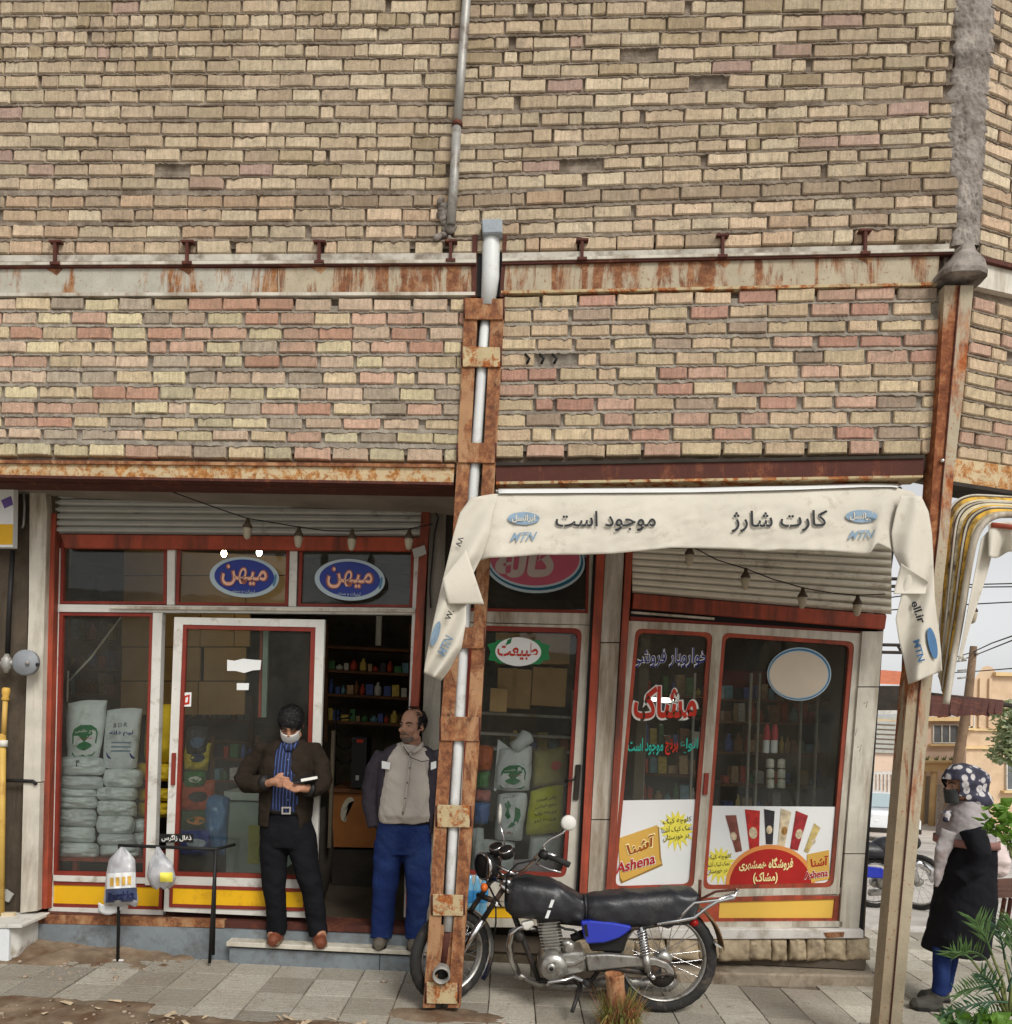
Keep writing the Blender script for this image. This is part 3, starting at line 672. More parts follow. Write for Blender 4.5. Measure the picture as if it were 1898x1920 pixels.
# ================================================================ lettering
import unicodedata
_FORM = {}
for _c in list(range(0xFB50, 0xFC00)) + list(range(0xFE80, 0xFEF5)):
    _d = unicodedata.decomposition(chr(_c)).split()
    if len(_d) == 2: _FORM.setdefault(int(_d[1], 16), {})[_d[0]] = _c
def shape_fa(s):
    """joined letter forms in visual order (left to right)"""
    if not any('\u0600' <= ch <= '\u06ff' for ch in s): return s
    dual = lambda ch: '<initial>' in _FORM.get(ord(ch), {})
    joins = lambda ch: '<final>' in _FORM.get(ord(ch), {})
    out = []
    for i, ch in enumerate(s):
        f = _FORM.get(ord(ch))
        if not f: out.append({'(': ')', ')': '('}.get(ch, ch)); continue
        pv = i > 0 and dual(s[i - 1]) and joins(ch); nx = i + 1 < len(s) and dual(ch) and joins(s[i + 1])
        k = '<medial>' if pv and nx else '<final>' if pv else '<initial>' if nx else '<isolated>'
        out.append(chr(f.get(k, f.get('<isolated>', ord(ch)))))
    return ''.join(reversed(out))
def text2d(s, bold=0.0, shear=0.0):
    s = shape_fa(s)
    c = bpy.data.curves.new('lettering', 'FONT'); c.body = s; c.size = 1; c.offset = bold; c.resolution_u = 3; c.shear = shear
    o = bpy.data.objects.new('lettering', c); COL.objects.link(o)
    dg = bpy.context.evaluated_depsgraph_get(); dg.update()
    me = bpy.data.meshes.new_from_object(o.evaluated_get(dg))
    v = [x.co.copy() for x in me.vertices]; f = [tuple(p.vertices) for p in me.polygons]
    bpy.data.objects.remove(o); bpy.data.curves.remove(c); bpy.data.meshes.remove(me)
    par = list(range(len(v)))
    def find(i):
        while par[i] != i: par[i] = par[par[i]]; i = par[i]
        return i
    for q in f:
        for i in q[1:]: par[find(i)] = find(q[0])
    ids = {}; isl = [ids.setdefault(find(i), len(ids)) for i in range(len(v))]
    return v, f, isl
def TXT(s, quad, pl, mat_, parent, d=0.004, bold=0.0, shear=0.0, name='lettering', bb=None):
    """lettering stretched over the pixel quad TL,TR,BR,BL; pl a plane or a function (px,py)->depth"""
    v, f, isl = text2d(s, bold, shear)
    xs = [q.x for q in v]; ys = [q.y for q in v]
    x0, x1, y0, y1 = bb or (min(xs), max(xs), min(ys), max(ys))
    TL, TR, BR, BL = [Vector(q) for q in quad]; m = MB(); pts = []
    for q, k in zip(v, isl):
        a, b = (q.x - x0) / (x1 - x0), (q.y - y0) / (y1 - y0)
        p = (BL * (1 - a) + BR * a) * (1 - b) + (TL * (1 - a) + TR * a) * b
        base = pl(p.x, p.y) if callable(pl) else pl
        pts.append(P(p.x, p.y, base, d + .00025 * (k % 7)))
    m.add(pts, f); ob = m.build(name, mat_, parent, fix=False)
    return ob, (x0, x1, y0, y1)
def box4(x0, y0, x1, y1, dy=0.0): return [(x0, y0), (x1, y0 + dy), (x1, y1 + dy), (x0, y1)]
def ell_px(cx, cy, rx, ry, tilt=0.0, n=44):
    c, s = math.cos(tilt), math.sin(tilt)
    return [(cx + rx * math.cos(t) * c - ry * math.sin(t) * s, cy + rx * math.cos(t) * s + ry * math.sin(t) * c) for t in [2 * math.pi * k / n for k in range(n)]]
INK = mat('black_ink', lin(40, 42, 46), 0.7, 0.1, 5, 60, 0)
INKB = mat('blue_ink', lin(34, 44, 128), 0.6, 0.1, 5, 60, 0)
INKR = mat('red_ink', lin(186, 46, 26), 0.6, 0.1, 5, 60, 0)
INKW = mat('white_ink', lin(226, 224, 216), 0.6, 0.05, 5, 60, 0)
INKG = mat('green_ink', lin(28, 118, 70), 0.6, 0.1, 5, 60, 0)
INKT = mat('teal_ink', lin(40, 170, 150), 0.6, 0.1, 5, 60, 0)
INKY = mat('cream_ink', lin(240, 224, 160), 0.6, 0.05, 5, 60, 0)
INKM = mat('faded_blue_ink', lin(126, 148, 166), 0.7, 0.12, 20, 60, 0)
INKN = mat('steel_blue_ink', lin(74, 112, 150), 0.7, 0.12, 20, 60, 0)
PAPER = mat('white_vinyl', lin(222, 224, 222), 0.5, 0.03, 3, 60, 0.02)
GOLD = mat('gold_print', lin(206, 164, 78), 0.5, 0.08, 3, 60, 0)
# ================================================================ left shopfront
def shutter_slats(rt, xl, xr_, yl_, yr2, pl, d, mt, inset=0):
    for k in range(len(yl_) - 1):
        ia = 0
        def sl_(m):
            n = 6; rows = []
            for i in range(n):
                t = (0, .2, .45, .68, .78, 1)[i]; dd = d + (0, .010, .012, .006, -.022, -.022)[i]
                yy = lambda y: y
                a = yl_[k] + (yl_[k + 1] - yl_[k]) * t; b = yr2[k] + (yr2[k + 1] - yr2[k]) * t
                rows.append((P(xl, a, pl, dd), P(xr_, b, pl, dd)))
            vs = [v for q in rows for v in q]
            vs2 = [v + Vector((0, .004, 0)) for v in vs]
            m.add(vs + vs2, [(2 * i, 2 * i + 1, 2 * i + 3, 2 * i + 2) for i in range(n - 1)] + [(2 * n + 2 * i, 2 * n + 2 * i + 1, 2 * n + 2 * i + 3, 2 * n + 2 * i + 2) for i in range(n - 1)] + [(0, 1, 2 * n + 1, 2 * n), (2 * n - 2, 2 * n - 1, 4 * n - 1, 4 * n - 2)], True)
        part('slat', mt, rt, sl_, fix=False)
shl = root('roller_shutter', P(450, 1000, SL), 'grey roller shutter pulled up above the left shop entrance', 'shutter')
yl_ = [893, 908, 923, 937, 950, 963, 976, 988, 1000]; yr2 = [902, 916, 930, 945, 957, 969, 981, 993, 1006]
shutter_slats(shl, 104, 800, yl_, yr2, SL, .06, M_STEEL)
part('bottom_rail', M_RED, shl, lambda m: m.poly([(112, 1001), (792, 1007), (790, 1033), (120, 1027)], SL, .075, .05), bevel=.006)
part('drum', M_DARK, shl, lambda m: m.ptube([(90, 905, .0), (810, 912, .0)], 5.75, .13, 14))
for a, b, c_ in ((97, 90, 'l'), (801, 795, 'r')):
    pass
sf = root('shopfront', P(440, 1720, SL), 'left shopfront of white and red metal frames with yellow kick panels', 'shopfront')
part('side_rail', M_RED, sf, lambda m: m.poly([(91, 962), (104, 962), (88, 1704), (74, 1704)], SL, .09, .08))
part('side_rail', M_RED, sf, lambda m: m.poly([(790, 960), (806, 960), (783, 1345), (768, 1345)], SL, .09, .08))
part('side_rail', M_RED, sf, lambda m: m.poly([(768, 1346), (783, 1346), (776, 1750), (760, 1750)], SL, .09, .08))
part('stile', M_WHITE, sf, lambda m: m.poly([(104, 1028), (113, 1028), (98, 1702), (89, 1702)], SL, .03, .06))
part('stile', M_WHITE, sf, lambda m: m.poly([(777, 1036), (789, 1036), (779, 1345), (768, 1720), (757, 1720), (766, 1345)], SL, .03, .06))
part('transom', M_WHITE, sf, lambda m: m.poly([(106, 1133), (780, 1140), (780, 1152), (106, 1147)], SL, .035, .06))
part('slide_track', M_DIRTYW, sf, lambda m: m.poly([(205, 1136), (778, 1142), (778, 1148), (205, 1141)], SL, .06, .03))
for a, b in (((314, 1014), (313, 1134)), ((544, 1016), (541, 1137))):
    part('mullion', M_WHITE, sf, lambda m: m.poly([(a[0], a[1]), (a[0] + 14, a[1]), (b[0] + 14, b[1]), (b[0], b[1])], SL, .03, .06))
for q in ([(114, 1014), (313, 1016), (312, 1133), (112, 1132)], [(332, 1016), (543, 1018), (540, 1136), (329, 1134)], [(562, 1018), (777, 1020), (774, 1139), (558, 1137)]):
    i_ = [(q[0][0] + 6, q[0][1] + 5), (q[1][0] - 6, q[1][1] + 5), (q[2][0] - 6, q[2][1] - 5), (q[3][0] + 6, q[3][1] - 5)]
    part('seal', M_REDDK, sf, lambda m: m.ring(q, i_, SL, .02, .03))
    part('pane', M_GLASS, sf, lambda m: m.poly(i_, SL, .0, .005))
# fixed window on the left
part('mullion', M_WHITE, sf, lambda m: m.poly([(287, 1149), (304, 1149), (289, 1660), (272, 1660)], SL, .035, .06))
q = [(108, 1148), (288, 1150), (274, 1645), (97, 1641)]; i_ = [(118, 1154), (281, 1156), (268, 1637), (106, 1634)]
part('seal', M_REDDK, sf, lambda m: m.ring(q, i_, SL, .025, .03)); part('pane', M_GLASS, sf, lambda m: m.poly(i_, SL, .0, .005))
part('rail', M_WHITE, sf, lambda m: m.poly([(97, 1641), (306, 1647), (305, 1658), (96, 1652)], SL, .03, .05))
part('panel_border', M_REDDK, sf, lambda m: m.ring([(94, 1652), (305, 1658), (303, 1706), (92, 1701)], [(99, 1659), (299, 1664), (297, 1700), (97, 1694)], SL, .02, .04))
part('kick_panel', M_YEL, sf, lambda m: m.poly([(99, 1659), (299, 1664), (297, 1700), (97, 1694)], SL, .012, .03))
part('rail', M_WHITE, sf, lambda m: m.poly([(91, 1701), (306, 1707), (306, 1716), (90, 1709)], SL, .03, .05))
part('sill_bar', M_RUSTDK, sf, lambda m: m.poly([(85, 1713), (775, 1740), (772, 1752), (60, 1727), (60, 1713)], SL, .10, .2))
part('rust_sill', M_RUST, sf, lambda m: m.poly([(88, 1716), (420, 1726), (420, 1740), (60, 1732)], SL, .12, .05))
# sliding door
sd = root('sliding_door', P(450, 1715, SL, .08), 'white framed sliding glass door pushed aside with a yellow kick panel', 'door')
part('frame', M_WHITE, sd, lambda m: m.ring([(327, 1157), (609, 1162), (591, 1722), (307, 1709)], [(343, 1171), (592, 1176), (578, 1650), (324, 1643)], SL, .085, .04))
q = [(343, 1171), (592, 1176), (578, 1650), (324, 1643)]; i_ = [(350, 1179), (583, 1184), (570, 1641), (332, 1635)]
part('seal', M_REDDK, sd, lambda m: m.ring(q, i_, SL, .08, .03)); part('pane', M_GLASS, sd, lambda m: m.poly(i_, SL, .06, .005))
part('panel_border', M_REDDK, sd, lambda m: m.ring([(318, 1659), (576, 1667), (574, 1709), (317, 1701)], [(324, 1665), (570, 1673), (568, 1702), (323, 1695)], SL, .095, .03))
part('kick_panel', M_YEL, sd, lambda m: m.poly([(324, 1665), (570, 1673), (568, 1702), (323, 1695)], SL, .09, .03))
part('pull_handle', M_REDDK, sd, lambda m: m.poly([(322, 1412), (329, 1412), (327, 1472), (320, 1472)], SL, .10, .02))
# far mullion and frame of the second leaf, seen through the door glass
part('back_leaf', M_RED, sf, lambda m: m.poly([(488, 1176), (493, 1176), (489, 1345), (484, 1345)], SL, -.05, .03))
part('back_leaf', mat('green_grey_frame', lin(136, 150, 136), 0.6, 0.1), sf, lambda m: m.poly([(494, 1176), (503, 1176), (499, 1345), (490, 1345)], SL, -.05, .03))
# plinth, step
pls = root('plinth', P(240, 1795, SB), 'grey marble plinth under the left shop windows', 'plinth')
M_MARB = mat('grey_marble', lin(122, 130, 134), 0.5, 0.2, 3, 40, 0.1, dirt=lin(96, 98, 98), dscale=6, damt=0.4)
M_MARBW = mat('white_marble', lin(196, 190, 176), 0.5, 0.1, 4, 60, 0.1, dirt=lin(150, 140, 120), dscale=5, damt=0.4)
part('slab', M_MARB, pls, lambda m: m.poly([(-100, 1728), (225, 1735), (222, 1796), (-100, 1788)], SB, .0, .1))
part('slab', M_MARB, pls, lambda m: m.poly([(226, 1735), (393, 1741), (391, 1802), (223, 1797)], SB, .0, .1))
part('slab', M_MARB, pls, lambda m: m.poly([(394, 1741), (800, 1757), (790, 1822), (392, 1804)], SB, .0, .1))
stp = root('step', P(600, 1810, 5.42), 'white marble doorstep the two men stand on', 'step')
z0 = P(424, 1766, 5.40).z; zA = P(424, 1766, 5.40); zB = P(800, 1784, 5.40)
part('tread', M_MARBW, stp, lambda m: m.prism([zA, zB, Vector((zB.x, 5.60, zB.z)), Vector((zA.x, 5.60, zA.z))], (0, 0, -.032)), bevel=.004)
def ris(m, x0, x1):
    A = P(x0, 1777 + (x0 - 430) * .05, 5.43); B = P(x1, 1777 + (x1 - 430) * .05, 5.43)
    m.prism([A, B, Vector((B.x, 5.43, -.02)), Vector((A.x, 5.43, -.02))], (0, .12, 0))
part('riser', M_MARB, stp, lambda m: ris(m, 431, 712)); part('riser', M_MARB, stp, lambda m: ris(m, 713.5, 800))
# pillars left of the shop
pl1 = root('pillar', P(62, 1700, SB), 'dirty white painted pillar beside the gas meter', 'pillar')
part('shaft', M_DIRTYW, pl1, lambda m: m.poly([(56, 906), (84, 906), (88, 960), (82, 1200), (76, 1466), (44, 1466), (54, 1150)], SB, .02, .25))
part('shaft', M_DIRTYW, pl1, lambda m: m.poly([(44, 1468), (75, 1468), (70, 1708), (38, 1712)], SB, .02, .25))
part('strap', M_BLACK, pl1, lambda m: m.ptube([(-5, 1463, .03), (40, 1464, .03), (62, 1465, .03), (68, 1471, .03)], SB, .012, 8))
cp = root('column', P(20, 1700, SB), 'dark grimy concrete column at the left edge', 'column')
part('shaft', mat('grimy_concrete', lin(86, 76, 64), 0.9, 0.25, 8, 50, 0.5, spec=0.15, dirt=lin(58, 50, 42), dscale=4, damt=0.5, streak=True), cp, lambda m: m.poly([(-90, 900), (56, 906), (42, 1714), (-90, 1714)], SB, -.03, .25))
part('cable', M_GALV, cp, lambda m: m.ptube([(44, 905, .0), (46, 950, .01), (44, 985, .01), (41, 990, .01)], SB, .008, 8))
part('fixing_plate', M_STEEL, cp, lambda m: m.poly([(9, 1668), (24, 1678), (16, 1692), (6, 1688)], SB, .0, .02))
# gas line
gp = root('gas_pipe', P(4, 1715, SB), 'yellow gas riser with grey regulator and black upper pipe', 'pipe')
part('yellow_pipe', mat('yellow_pipe_paint', lin(202, 166, 84), 0.5, 0.12, 5, 60, 0.1, dirt=lin(150, 110, 44), dscale=5, damt=0.35), gp, lambda m: m.ptube([(5, 1376, .06), (2, 1716, .06)], SB, .021, 12))
part('thin_pipe', mat('ochre_pipe_paint', lin(196, 158, 84), 0.5, 0.12), gp, lambda m: m.ptube([(10, 1312, .06), (7, 1378, .06)], SB, .016, 12))
part('brass_joint', GOLD, gp, lambda m: m.lathe([(.0, 0), (.02, 0), (.026, .01), (.02, .03), (.026, .05), (.026, .08), (.018, .09), (0, .09)], P(10, 1314, SB, .06), (0.03, 0, 1), 8))
part('collar', M_WHITE, gp, lambda m: m.ptube([(6, 1388, .06), (6, 1400, .06)], SB, .028, 12))
part('black_pipe', M_BLACK, gp, lambda m: m.ptube([(24, 1032, .05), (18, 1130, .06), (14, 1230, .06)], SB, .016, 10))
def reg(m):
    m.ptube([(-6, 1246, .06), (32, 1242, .07)], SB, .018, 12)
part('cross_pipe', M_GALV, gp, reg)
part('valve_body', M_GALV, gp, lambda m: m.ptube([(13, 1226, .07), (13, 1232, .07), (12.8, 1236, .07), (12.2, 1252, .07), (12, 1256, .07), (11.6, 1262, .07)], SB, [.012, .022, .034, .034, .022, .014], 12))
part('regulator', mat('grey_cast', lin(134, 138, 142), 0.5, 0.1, 10, 60, 0.15), gp, lambda m: m.lathe([(0, .05), (.02, .05), (.035, .044), (.062, .036), (.068, .03), (.086, .028), (.088, .018), (.088, 0), (.06, -.01)], P(51, 1243, SB, .10), (0, -1, 0.05), 28))
part('regulator_nut', M_GALV, gp, lambda m: m.ell(P(51, 1243, SB, .155), (.014, .01, .014)))
part('regulator_hole', M_BLACK, gp, lambda m: m.ell(P(70, 1246, SB, .135), (.012, .006, .012)))
# neighbour's sign at the left edge
ns = root('shop_sign', P(6, 1028, SB), 'cut off white sign board with blue top and yellow base', 'sign')
part('board', PAPER, ns, lambda m: m.poly([(-60, 903), (26, 904), (24, 1026), (-60, 1026)], SB, .12, .05))
part('blue_band', mat('sign_blue', lin(40, 44, 110), 0.5, 0.06), ns, lambda m: m.poly([(-60, 903), (25, 904), (25, 913), (10, 915), (-60, 917)], SB, .123, .004))
part('yellow_band', M_YEL, ns, lambda m: m.poly([(-60, 982), (24, 983), (23, 1021), (-60, 1021)], SB, .123, .004))
part('purple_mark', mat('sign_purple', lin(104, 84, 150), 0.5, 0.06), ns, lambda m: m.poly([(2, 938), (20, 930), (24, 946), (8, 953)], SB, .124, .004))
# white cool box by the left edge
wb = root('cool_box', G(8, 1808), 'white plastic tub standing on the pavement at the left edge', 'tub')
part('body', mat('tub_plastic', lin(214, 218, 220), 0.4, 0.05), wb, lambda m: m.prism([P(-60, 1740, 5.22), P(16, 1740, 5.22), P(14, 1808, 5.22), P(-60, 1808, 5.22)], (.0, .3, 0)), bevel=.01)
part('side', M_WHITE, wb, lambda m: m.prism([P(17, 1741, 5.24), P(39, 1739, 5.30), P(38, 1776, 5.30), P(30, 1797, 5.28), P(15, 1800, 5.24)], (0, .25, 0)), bevel=.008)
part('rim', M_WHITE, wb, lambda m: m.prism([P(-60, 1734, 5.21), P(40, 1734, 5.21), P(40, 1741, 5.21), P(-60, 1741, 5.21)], (0, .33, 0)), bevel=.004)
part('back_board', mat('beige_board', lin(196, 180, 150), 0.7, 0.1), wb, lambda m: m.poly([(2, 1712), (26, 1712), (25, 1736), (2, 1736)], 5.42, 0, .03))
# ---------------------------------------------------------------- pillar with rails between shop door and middle window
gpil = root('pillar', P(810, 1740, SL), 'grey plastered pillar behind the rusty middle post', 'pillar')
M_PLAST = mat('grey_plaster', lin(132, 128, 118), 0.85, 0.15, 5, 50, 0.3, dirt=lin(92, 84, 74), dscale=5, damt=0.45, streak=True)
part('shaft', M_PLAST, gpil, lambda m: m.poly([(808, 922), (838, 922), (812, 1760), (778, 1760)], SL, .05, .25))
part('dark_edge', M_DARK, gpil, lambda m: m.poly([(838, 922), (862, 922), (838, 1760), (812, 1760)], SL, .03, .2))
part('cable', M_BLACK, gpil, lambda m: m.ptube([(815, 925, .07), (812, 950, .075), (822, 970, .07), (815, 1000, .07), (806, 1100, .07), (808, 1140, .07)], SL, .006, 6))
part('bracket', M_STEEL, gpil, lambda m: m.poly([(773, 1030), (796, 1022), (800, 1038), (777, 1047)], SL, .12, .015))
mid = root('glass_door', P(1000, 1690, SL), 'white framed glass door with a red seal behind the motorcycle', 'door')
part('jamb', M_RED, mid, lambda m: m.poly([(862, 930), (878, 930), (852, 1760), (836, 1760)], SL, .08, .08))
part('transom_frame', M_DIRTYW, mid, lambda m: m.ring([(868, 930), (1124, 935), (1117, 1172), (866, 1166)], [(880, 945), (1108, 950), (1103, 1150), (874, 1146)], SL, .03, .05))
part('seal', M_REDDK, mid, lambda m: m.ring([(880, 945), (1108, 950), (1103, 1150), (874, 1146)], [(886, 952), (1102, 957), (1098, 1144), (880, 1140)], SL, .02, .03))
part('pane', M_GLASS, mid, lambda m: m.poly([(886, 952), (1102, 957), (1098, 1144), (880, 1140)], SL, .0, .005))
part('leaf_frame', M_DIRTYW, mid, lambda m: m.ring([(866, 1168), (1117, 1173), (1078, 1690), (846, 1690)], [(880, 1172), (1092, 1178), (1062, 1646), (860, 1640)], SL, .04, .05, r=-16))
part('seal', M_REDDK, mid, lambda m: m.ring([(880, 1172), (1092, 1178), (1062, 1646), (860, 1640)], [(888, 1182), (1084, 1187), (1055, 1637), (868, 1632)], SL, .035, .03, r=14))
part('pane', M_GLASS, mid, lambda m: m.poly([(888, 1182), (1084, 1187), (1055, 1637), (868, 1632)], SL, .01, .005))
part('kick_panel', M_YEL, mid, lambda m: m.poly([(880, 1700), (1060, 1702), (1058, 1722), (880, 1720)], SL, .02, .03))
part('rail', M_DIRTYW, mid, lambda m: m.poly([(852, 1691), (1077, 1691), (1075, 1700), (852, 1700)], SL, .04, .05))
part('rail', M_DIRTYW, mid, lambda m: m.poly([(852, 1723), (1075, 1724), (1074, 1740), (852, 1738)], SL, .04, .05))
part('handle', M_DARK, mid, lambda m: m.poly([(1080, 1434), (1090, 1434), (1085, 1500), (1075, 1500)], SL, .06, .02), bevel=.004)
part('lever', M_BLACK, mid, lambda m: m.ptube([(1080, 1455, .065), (1076, 1462, .08), (1058, 1466, .085)], SL, .007, 8))
# pillar between the two shops
bp = root('pillar', P(1120, 1680, SR), 'pale tiled pillar between red rails at the middle of the shops', 'pillar')
part('rail', M_RED, bp, lambda m: m.poly([(1124, 935), (1140, 935), (1100, 1692), (1086, 1692)], SR, .10, .10))
part('gap', M_BLACK, bp, lambda m: m.poly([(1119, 935), (1125, 935), (1087, 1692), (1080, 1692)], SR, .07, .05))
def tilecol(m, a, b, i):
    xl_ = lambda y: 1141 - (y - 935) * .0525; xr3 = lambda y: 1176 - (y - 935) * .0535
    m.poly([(xl_(a), a), (xr3(a), a), (xr3(b), b), (xl_(b), b)], SR, .06 + .003 * (i % 2), .2)
for i, (a, b) in enumerate(((935, 1204), (1206, 1536), (1538, 1700))):
    part('tile', M_DIRTYW, bp, lambda m: tilecol(m, a, b, i))
part('rail', M_RED, bp, lambda m: m.poly([(1178, 985), (1190, 985), (1160, 1500), (1150, 1680), (1136, 1680), (1147, 1500)], SR, .10, .10))
# ================================================================ right shop
shr = root('roller_shutter', P(1420, 1160, SR), 'pale roller shutter hanging crooked over the right shop window', 'shutter')
M_STEELB = mat('beige_shutter_steel', lin(212, 204, 186), 0.55, 0.08, 5, 60, 0.15, dirt=lin(150, 138, 118), dscale=6, damt=0.25)
shutter_slats(shr, 1186, 1672, [1111 - 12.3 * k for k in range(12, -1, -1)], [1152 - 14.6 * k for k in range(12, -1, -1)], SR, .06, M_STEELB)
part('bottom_rail', M_RED, shr, lambda m: m.poly([(1188, 1112), (1664, 1153), (1660, 1180), (1186, 1140)], SR, .08, .05), bevel=.006)
part('drum', M_DARK, shr, lambda m: m.ptube([(1180, 935, .0), (1680, 945, .0)], 5.9, .13, 14))
rs = root('shop_window', P(1380, 1730, SR), 'right shop window with white frame, red seals and printed posters', 'window')
part('top_gap', M_BLACK, rs, lambda m: m.poly([(1182, 1140), (1650, 1178), (1650, 1200), (1182, 1165)], SR, -.02, .03))
part('track', M_DIRTYW, rs, lambda m: m.poly([(1184, 1146), (1340, 1158), (1340, 1162), (1184, 1150)], SR, .03, .03))
part('head_bar', M_REDDK, rs, lambda m: m.poly([(1182, 1156), (1648, 1186), (1648, 1194), (1182, 1164)], SR, .01, .03))
part('frame', M_DIRTYW, rs, lambda m: m.ring([(1178, 1164), (1350, 1172), (1313, 1672), (1140, 1676)], [(1192, 1178), (1337, 1186), (1301, 1665), (1146, 1669)], SR, .03, .05, r=-14))
part('seal', M_RED, rs, lambda m: m.ring([(1192, 1178), (1337, 1186), (1301, 1665), (1146, 1669)], [(1198, 1186), (1328, 1193), (1293, 1658), (1154, 1662)], SR, .025, .03, r=13))
part('pane', M_GLASS, rs, lambda m: m.poly([(1198, 1186), (1328, 1193), (1293, 1658), (1154, 1662)], SR, .0, .005))
part('frame', M_DIRTYW, rs, lambda m: m.ring([(1350, 1172), (1618, 1188), (1573, 1680), (1313, 1676)], [(1355, 1186), (1603, 1203), (1563, 1664), (1318, 1668)], SR, .03, .05, r=-14))
part('seal', M_RED, rs, lambda m: m.ring([(1355, 1186), (1603, 1203), (1563, 1664), (1318, 1668)], [(1361, 1194), (1594, 1210), (1556, 1656), (1325, 1660)], SR, .025, .03, r=13))
part('pane', M_GLASS, rs, lambda m: m.poly([(1361, 1194), (1594, 1210), (1556, 1656), (1325, 1660)], SR, .0, .005))
part('latch', M_REDDK, rs, lambda m: m.poly([(1322, 1450), (1330, 1450), (1327, 1490), (1319, 1490)], SR, .05, .03))
part('rail', M_DIRTYW, rs, lambda m: m.poly([(1120, 1672), (1580, 1664), (1576, 1684), (1118, 1690)], SR, .028, .05))
part('panel_border', M_RED, rs, lambda m: m.ring([(1300, 1684), (1576, 1676), (1572, 1728), (1296, 1730)], [(1350, 1692), (1566, 1686), (1562, 1722), (1348, 1722)], SR, .03, .04))
part('kick_panel', mat('pale_yellow_panel', lin(226, 184, 84), 0.45, 0.05, 3, 60, 0.05), rs, lambda m: m.poly([(1350, 1692), (1566, 1686), (1562, 1722), (1348, 1722)], SR, .02, .03))
part('kick_panel', M_DIRTYW, rs, lambda m: m.poly([(1118, 1691), (1299, 1686), (1297, 1731), (1114, 1740)], SR, .0, .03))
part('sill', M_DIRTYW, rs, lambda m: m.poly([(1290, 1730), (1580, 1728), (1580, 1738), (1290, 1741)], SR, .05, .08))
rp = root('pillar', P(1600, 1740, SR), 'pale tiled end pillar of the right shop with faint scratches', 'pillar')
for i, (a, b) in enumerate(((1184, 1287), (1289, 1600), (1602, 1740))):
    xl_ = lambda y: 1618 - (y - 1184) * .0795; xr3 = lambda y: 1657 - (y - 1184) * .083
    part('tile', M_DIRTYW, rp, lambda m: m.poly([(xl_(a), a), (xr3(a), a), (xr3(b), b), (xl_(b), b)], SR, .05 + .002 * (i % 2), .25))
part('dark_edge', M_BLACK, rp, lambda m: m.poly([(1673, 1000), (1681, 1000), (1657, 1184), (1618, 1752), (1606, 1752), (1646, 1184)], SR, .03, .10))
for k, (x, y) in enumerate(((1620, 1320), (1600, 1372), (1608, 1402))):
    part('scratch', M_PLAST, rp, lambda m: m.ptube([(x, y, .053), (x + 8, y - 6, .053), (x + 4, y + 7, .053)], SR, .0018, 4))
# stone base of the right shop
sb = root('plinth', P(1460, 1800, SR), 'rough stone base with cement ledge under the right shop', 'plinth')
part('ledge', M_CONC, sb, lambda m: m.poly([(1050, 1742), (1380, 1742), (1620, 1744), (1620, 1760), (1380, 1762), (1050, 1760)], SR, .10, .3), bevel=.006)
part('ledge_rust', M_RUST, sb, lambda m: m.poly([(1545, 1749), (1584, 1748), (1582, 1757), (1550, 1759)], SR, .104, .01))
SROCK = mat('rubble_stone', lin(168, 152, 126), 0.9, 0.3, 12, 40, 0.9, spec=0.15, dirt=lin(120, 106, 88), dscale=9, damt=0.45)
xs_ = [1040, 1120, 1190, 1250, 1310, 1348, 1405, 1448, 1478, 1512, 1545, 1585, 1632]
for a, b in zip(xs_, xs_[1:]):
    def rk(m):
        jj = lambda: R.uniform(-3, 3)
        q = [P(a + 1 + jj(), 1761 + jj() * .4, SR, .08), P(b - 1 + jj(), 1761 + jj() * .4, SR, .08), P(b + jj(), 1800 + jj(), SR, .10), P(a + jj(), 1801 + jj(), SR, .10)]
        m.grid(lambda s, t: (q[0].lerp(q[1], s)).lerp(q[3].lerp(q[2], s), t) + Vector((0, -.03 * (math.sin(math.pi * s) * math.sin(math.pi * t)) ** .5 + .016 * fBm((s * 3 + a, t * 3, 1)), 0)), 12, 9, th=(0, .15, 0))
    part('stone', SROCK, sb, rk, fix=False)
ls = root('step', P(1450, 1840, SR), 'low worn concrete step in front of the stone base', 'step')
A = P(1050, 1846, 5.50); 
def lst(m):
    a, b, c_, d_ = G(1010, 1838), G(1640, 1850), G(1700, 1808), G(1000, 1800)
    top = [v + Vector((0, 0, .075)) for v in (a, b, Vector((b.x + .1, 5.95, 0)), Vector((a.x, 5.95, 0)))]
    m.prism(top, (0, 0, -.11))
part('slab', mat('worn_concrete', lin(158, 146, 128), 0.9, 0.25, 5, 40, 0.6, spec=0.15, dirt=lin(112, 98, 82), dscale=5, damt=0.5), ls, lst, bevel=.012)
# ================================================================ shop interiors
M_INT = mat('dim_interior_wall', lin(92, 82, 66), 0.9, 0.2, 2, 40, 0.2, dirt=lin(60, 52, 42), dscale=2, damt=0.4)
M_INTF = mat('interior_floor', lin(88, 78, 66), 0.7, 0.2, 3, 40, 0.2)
def struct(name, fn, mt):
    m = MB(); fn(m); return m.build(name, mt, kind='structure')
ZF = P(500, 1740, 5.6).z
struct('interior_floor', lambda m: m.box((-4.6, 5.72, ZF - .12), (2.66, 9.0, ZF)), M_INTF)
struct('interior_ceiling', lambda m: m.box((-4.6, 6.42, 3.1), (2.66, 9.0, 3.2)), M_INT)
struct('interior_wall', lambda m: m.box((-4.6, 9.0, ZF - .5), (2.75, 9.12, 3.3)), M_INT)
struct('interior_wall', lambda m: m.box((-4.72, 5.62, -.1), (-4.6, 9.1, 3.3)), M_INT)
struct('interior_wall', lambda m: m.box((2.66, 5.98, -.1), (2.76, 9.1, 3.3)), M_INT)
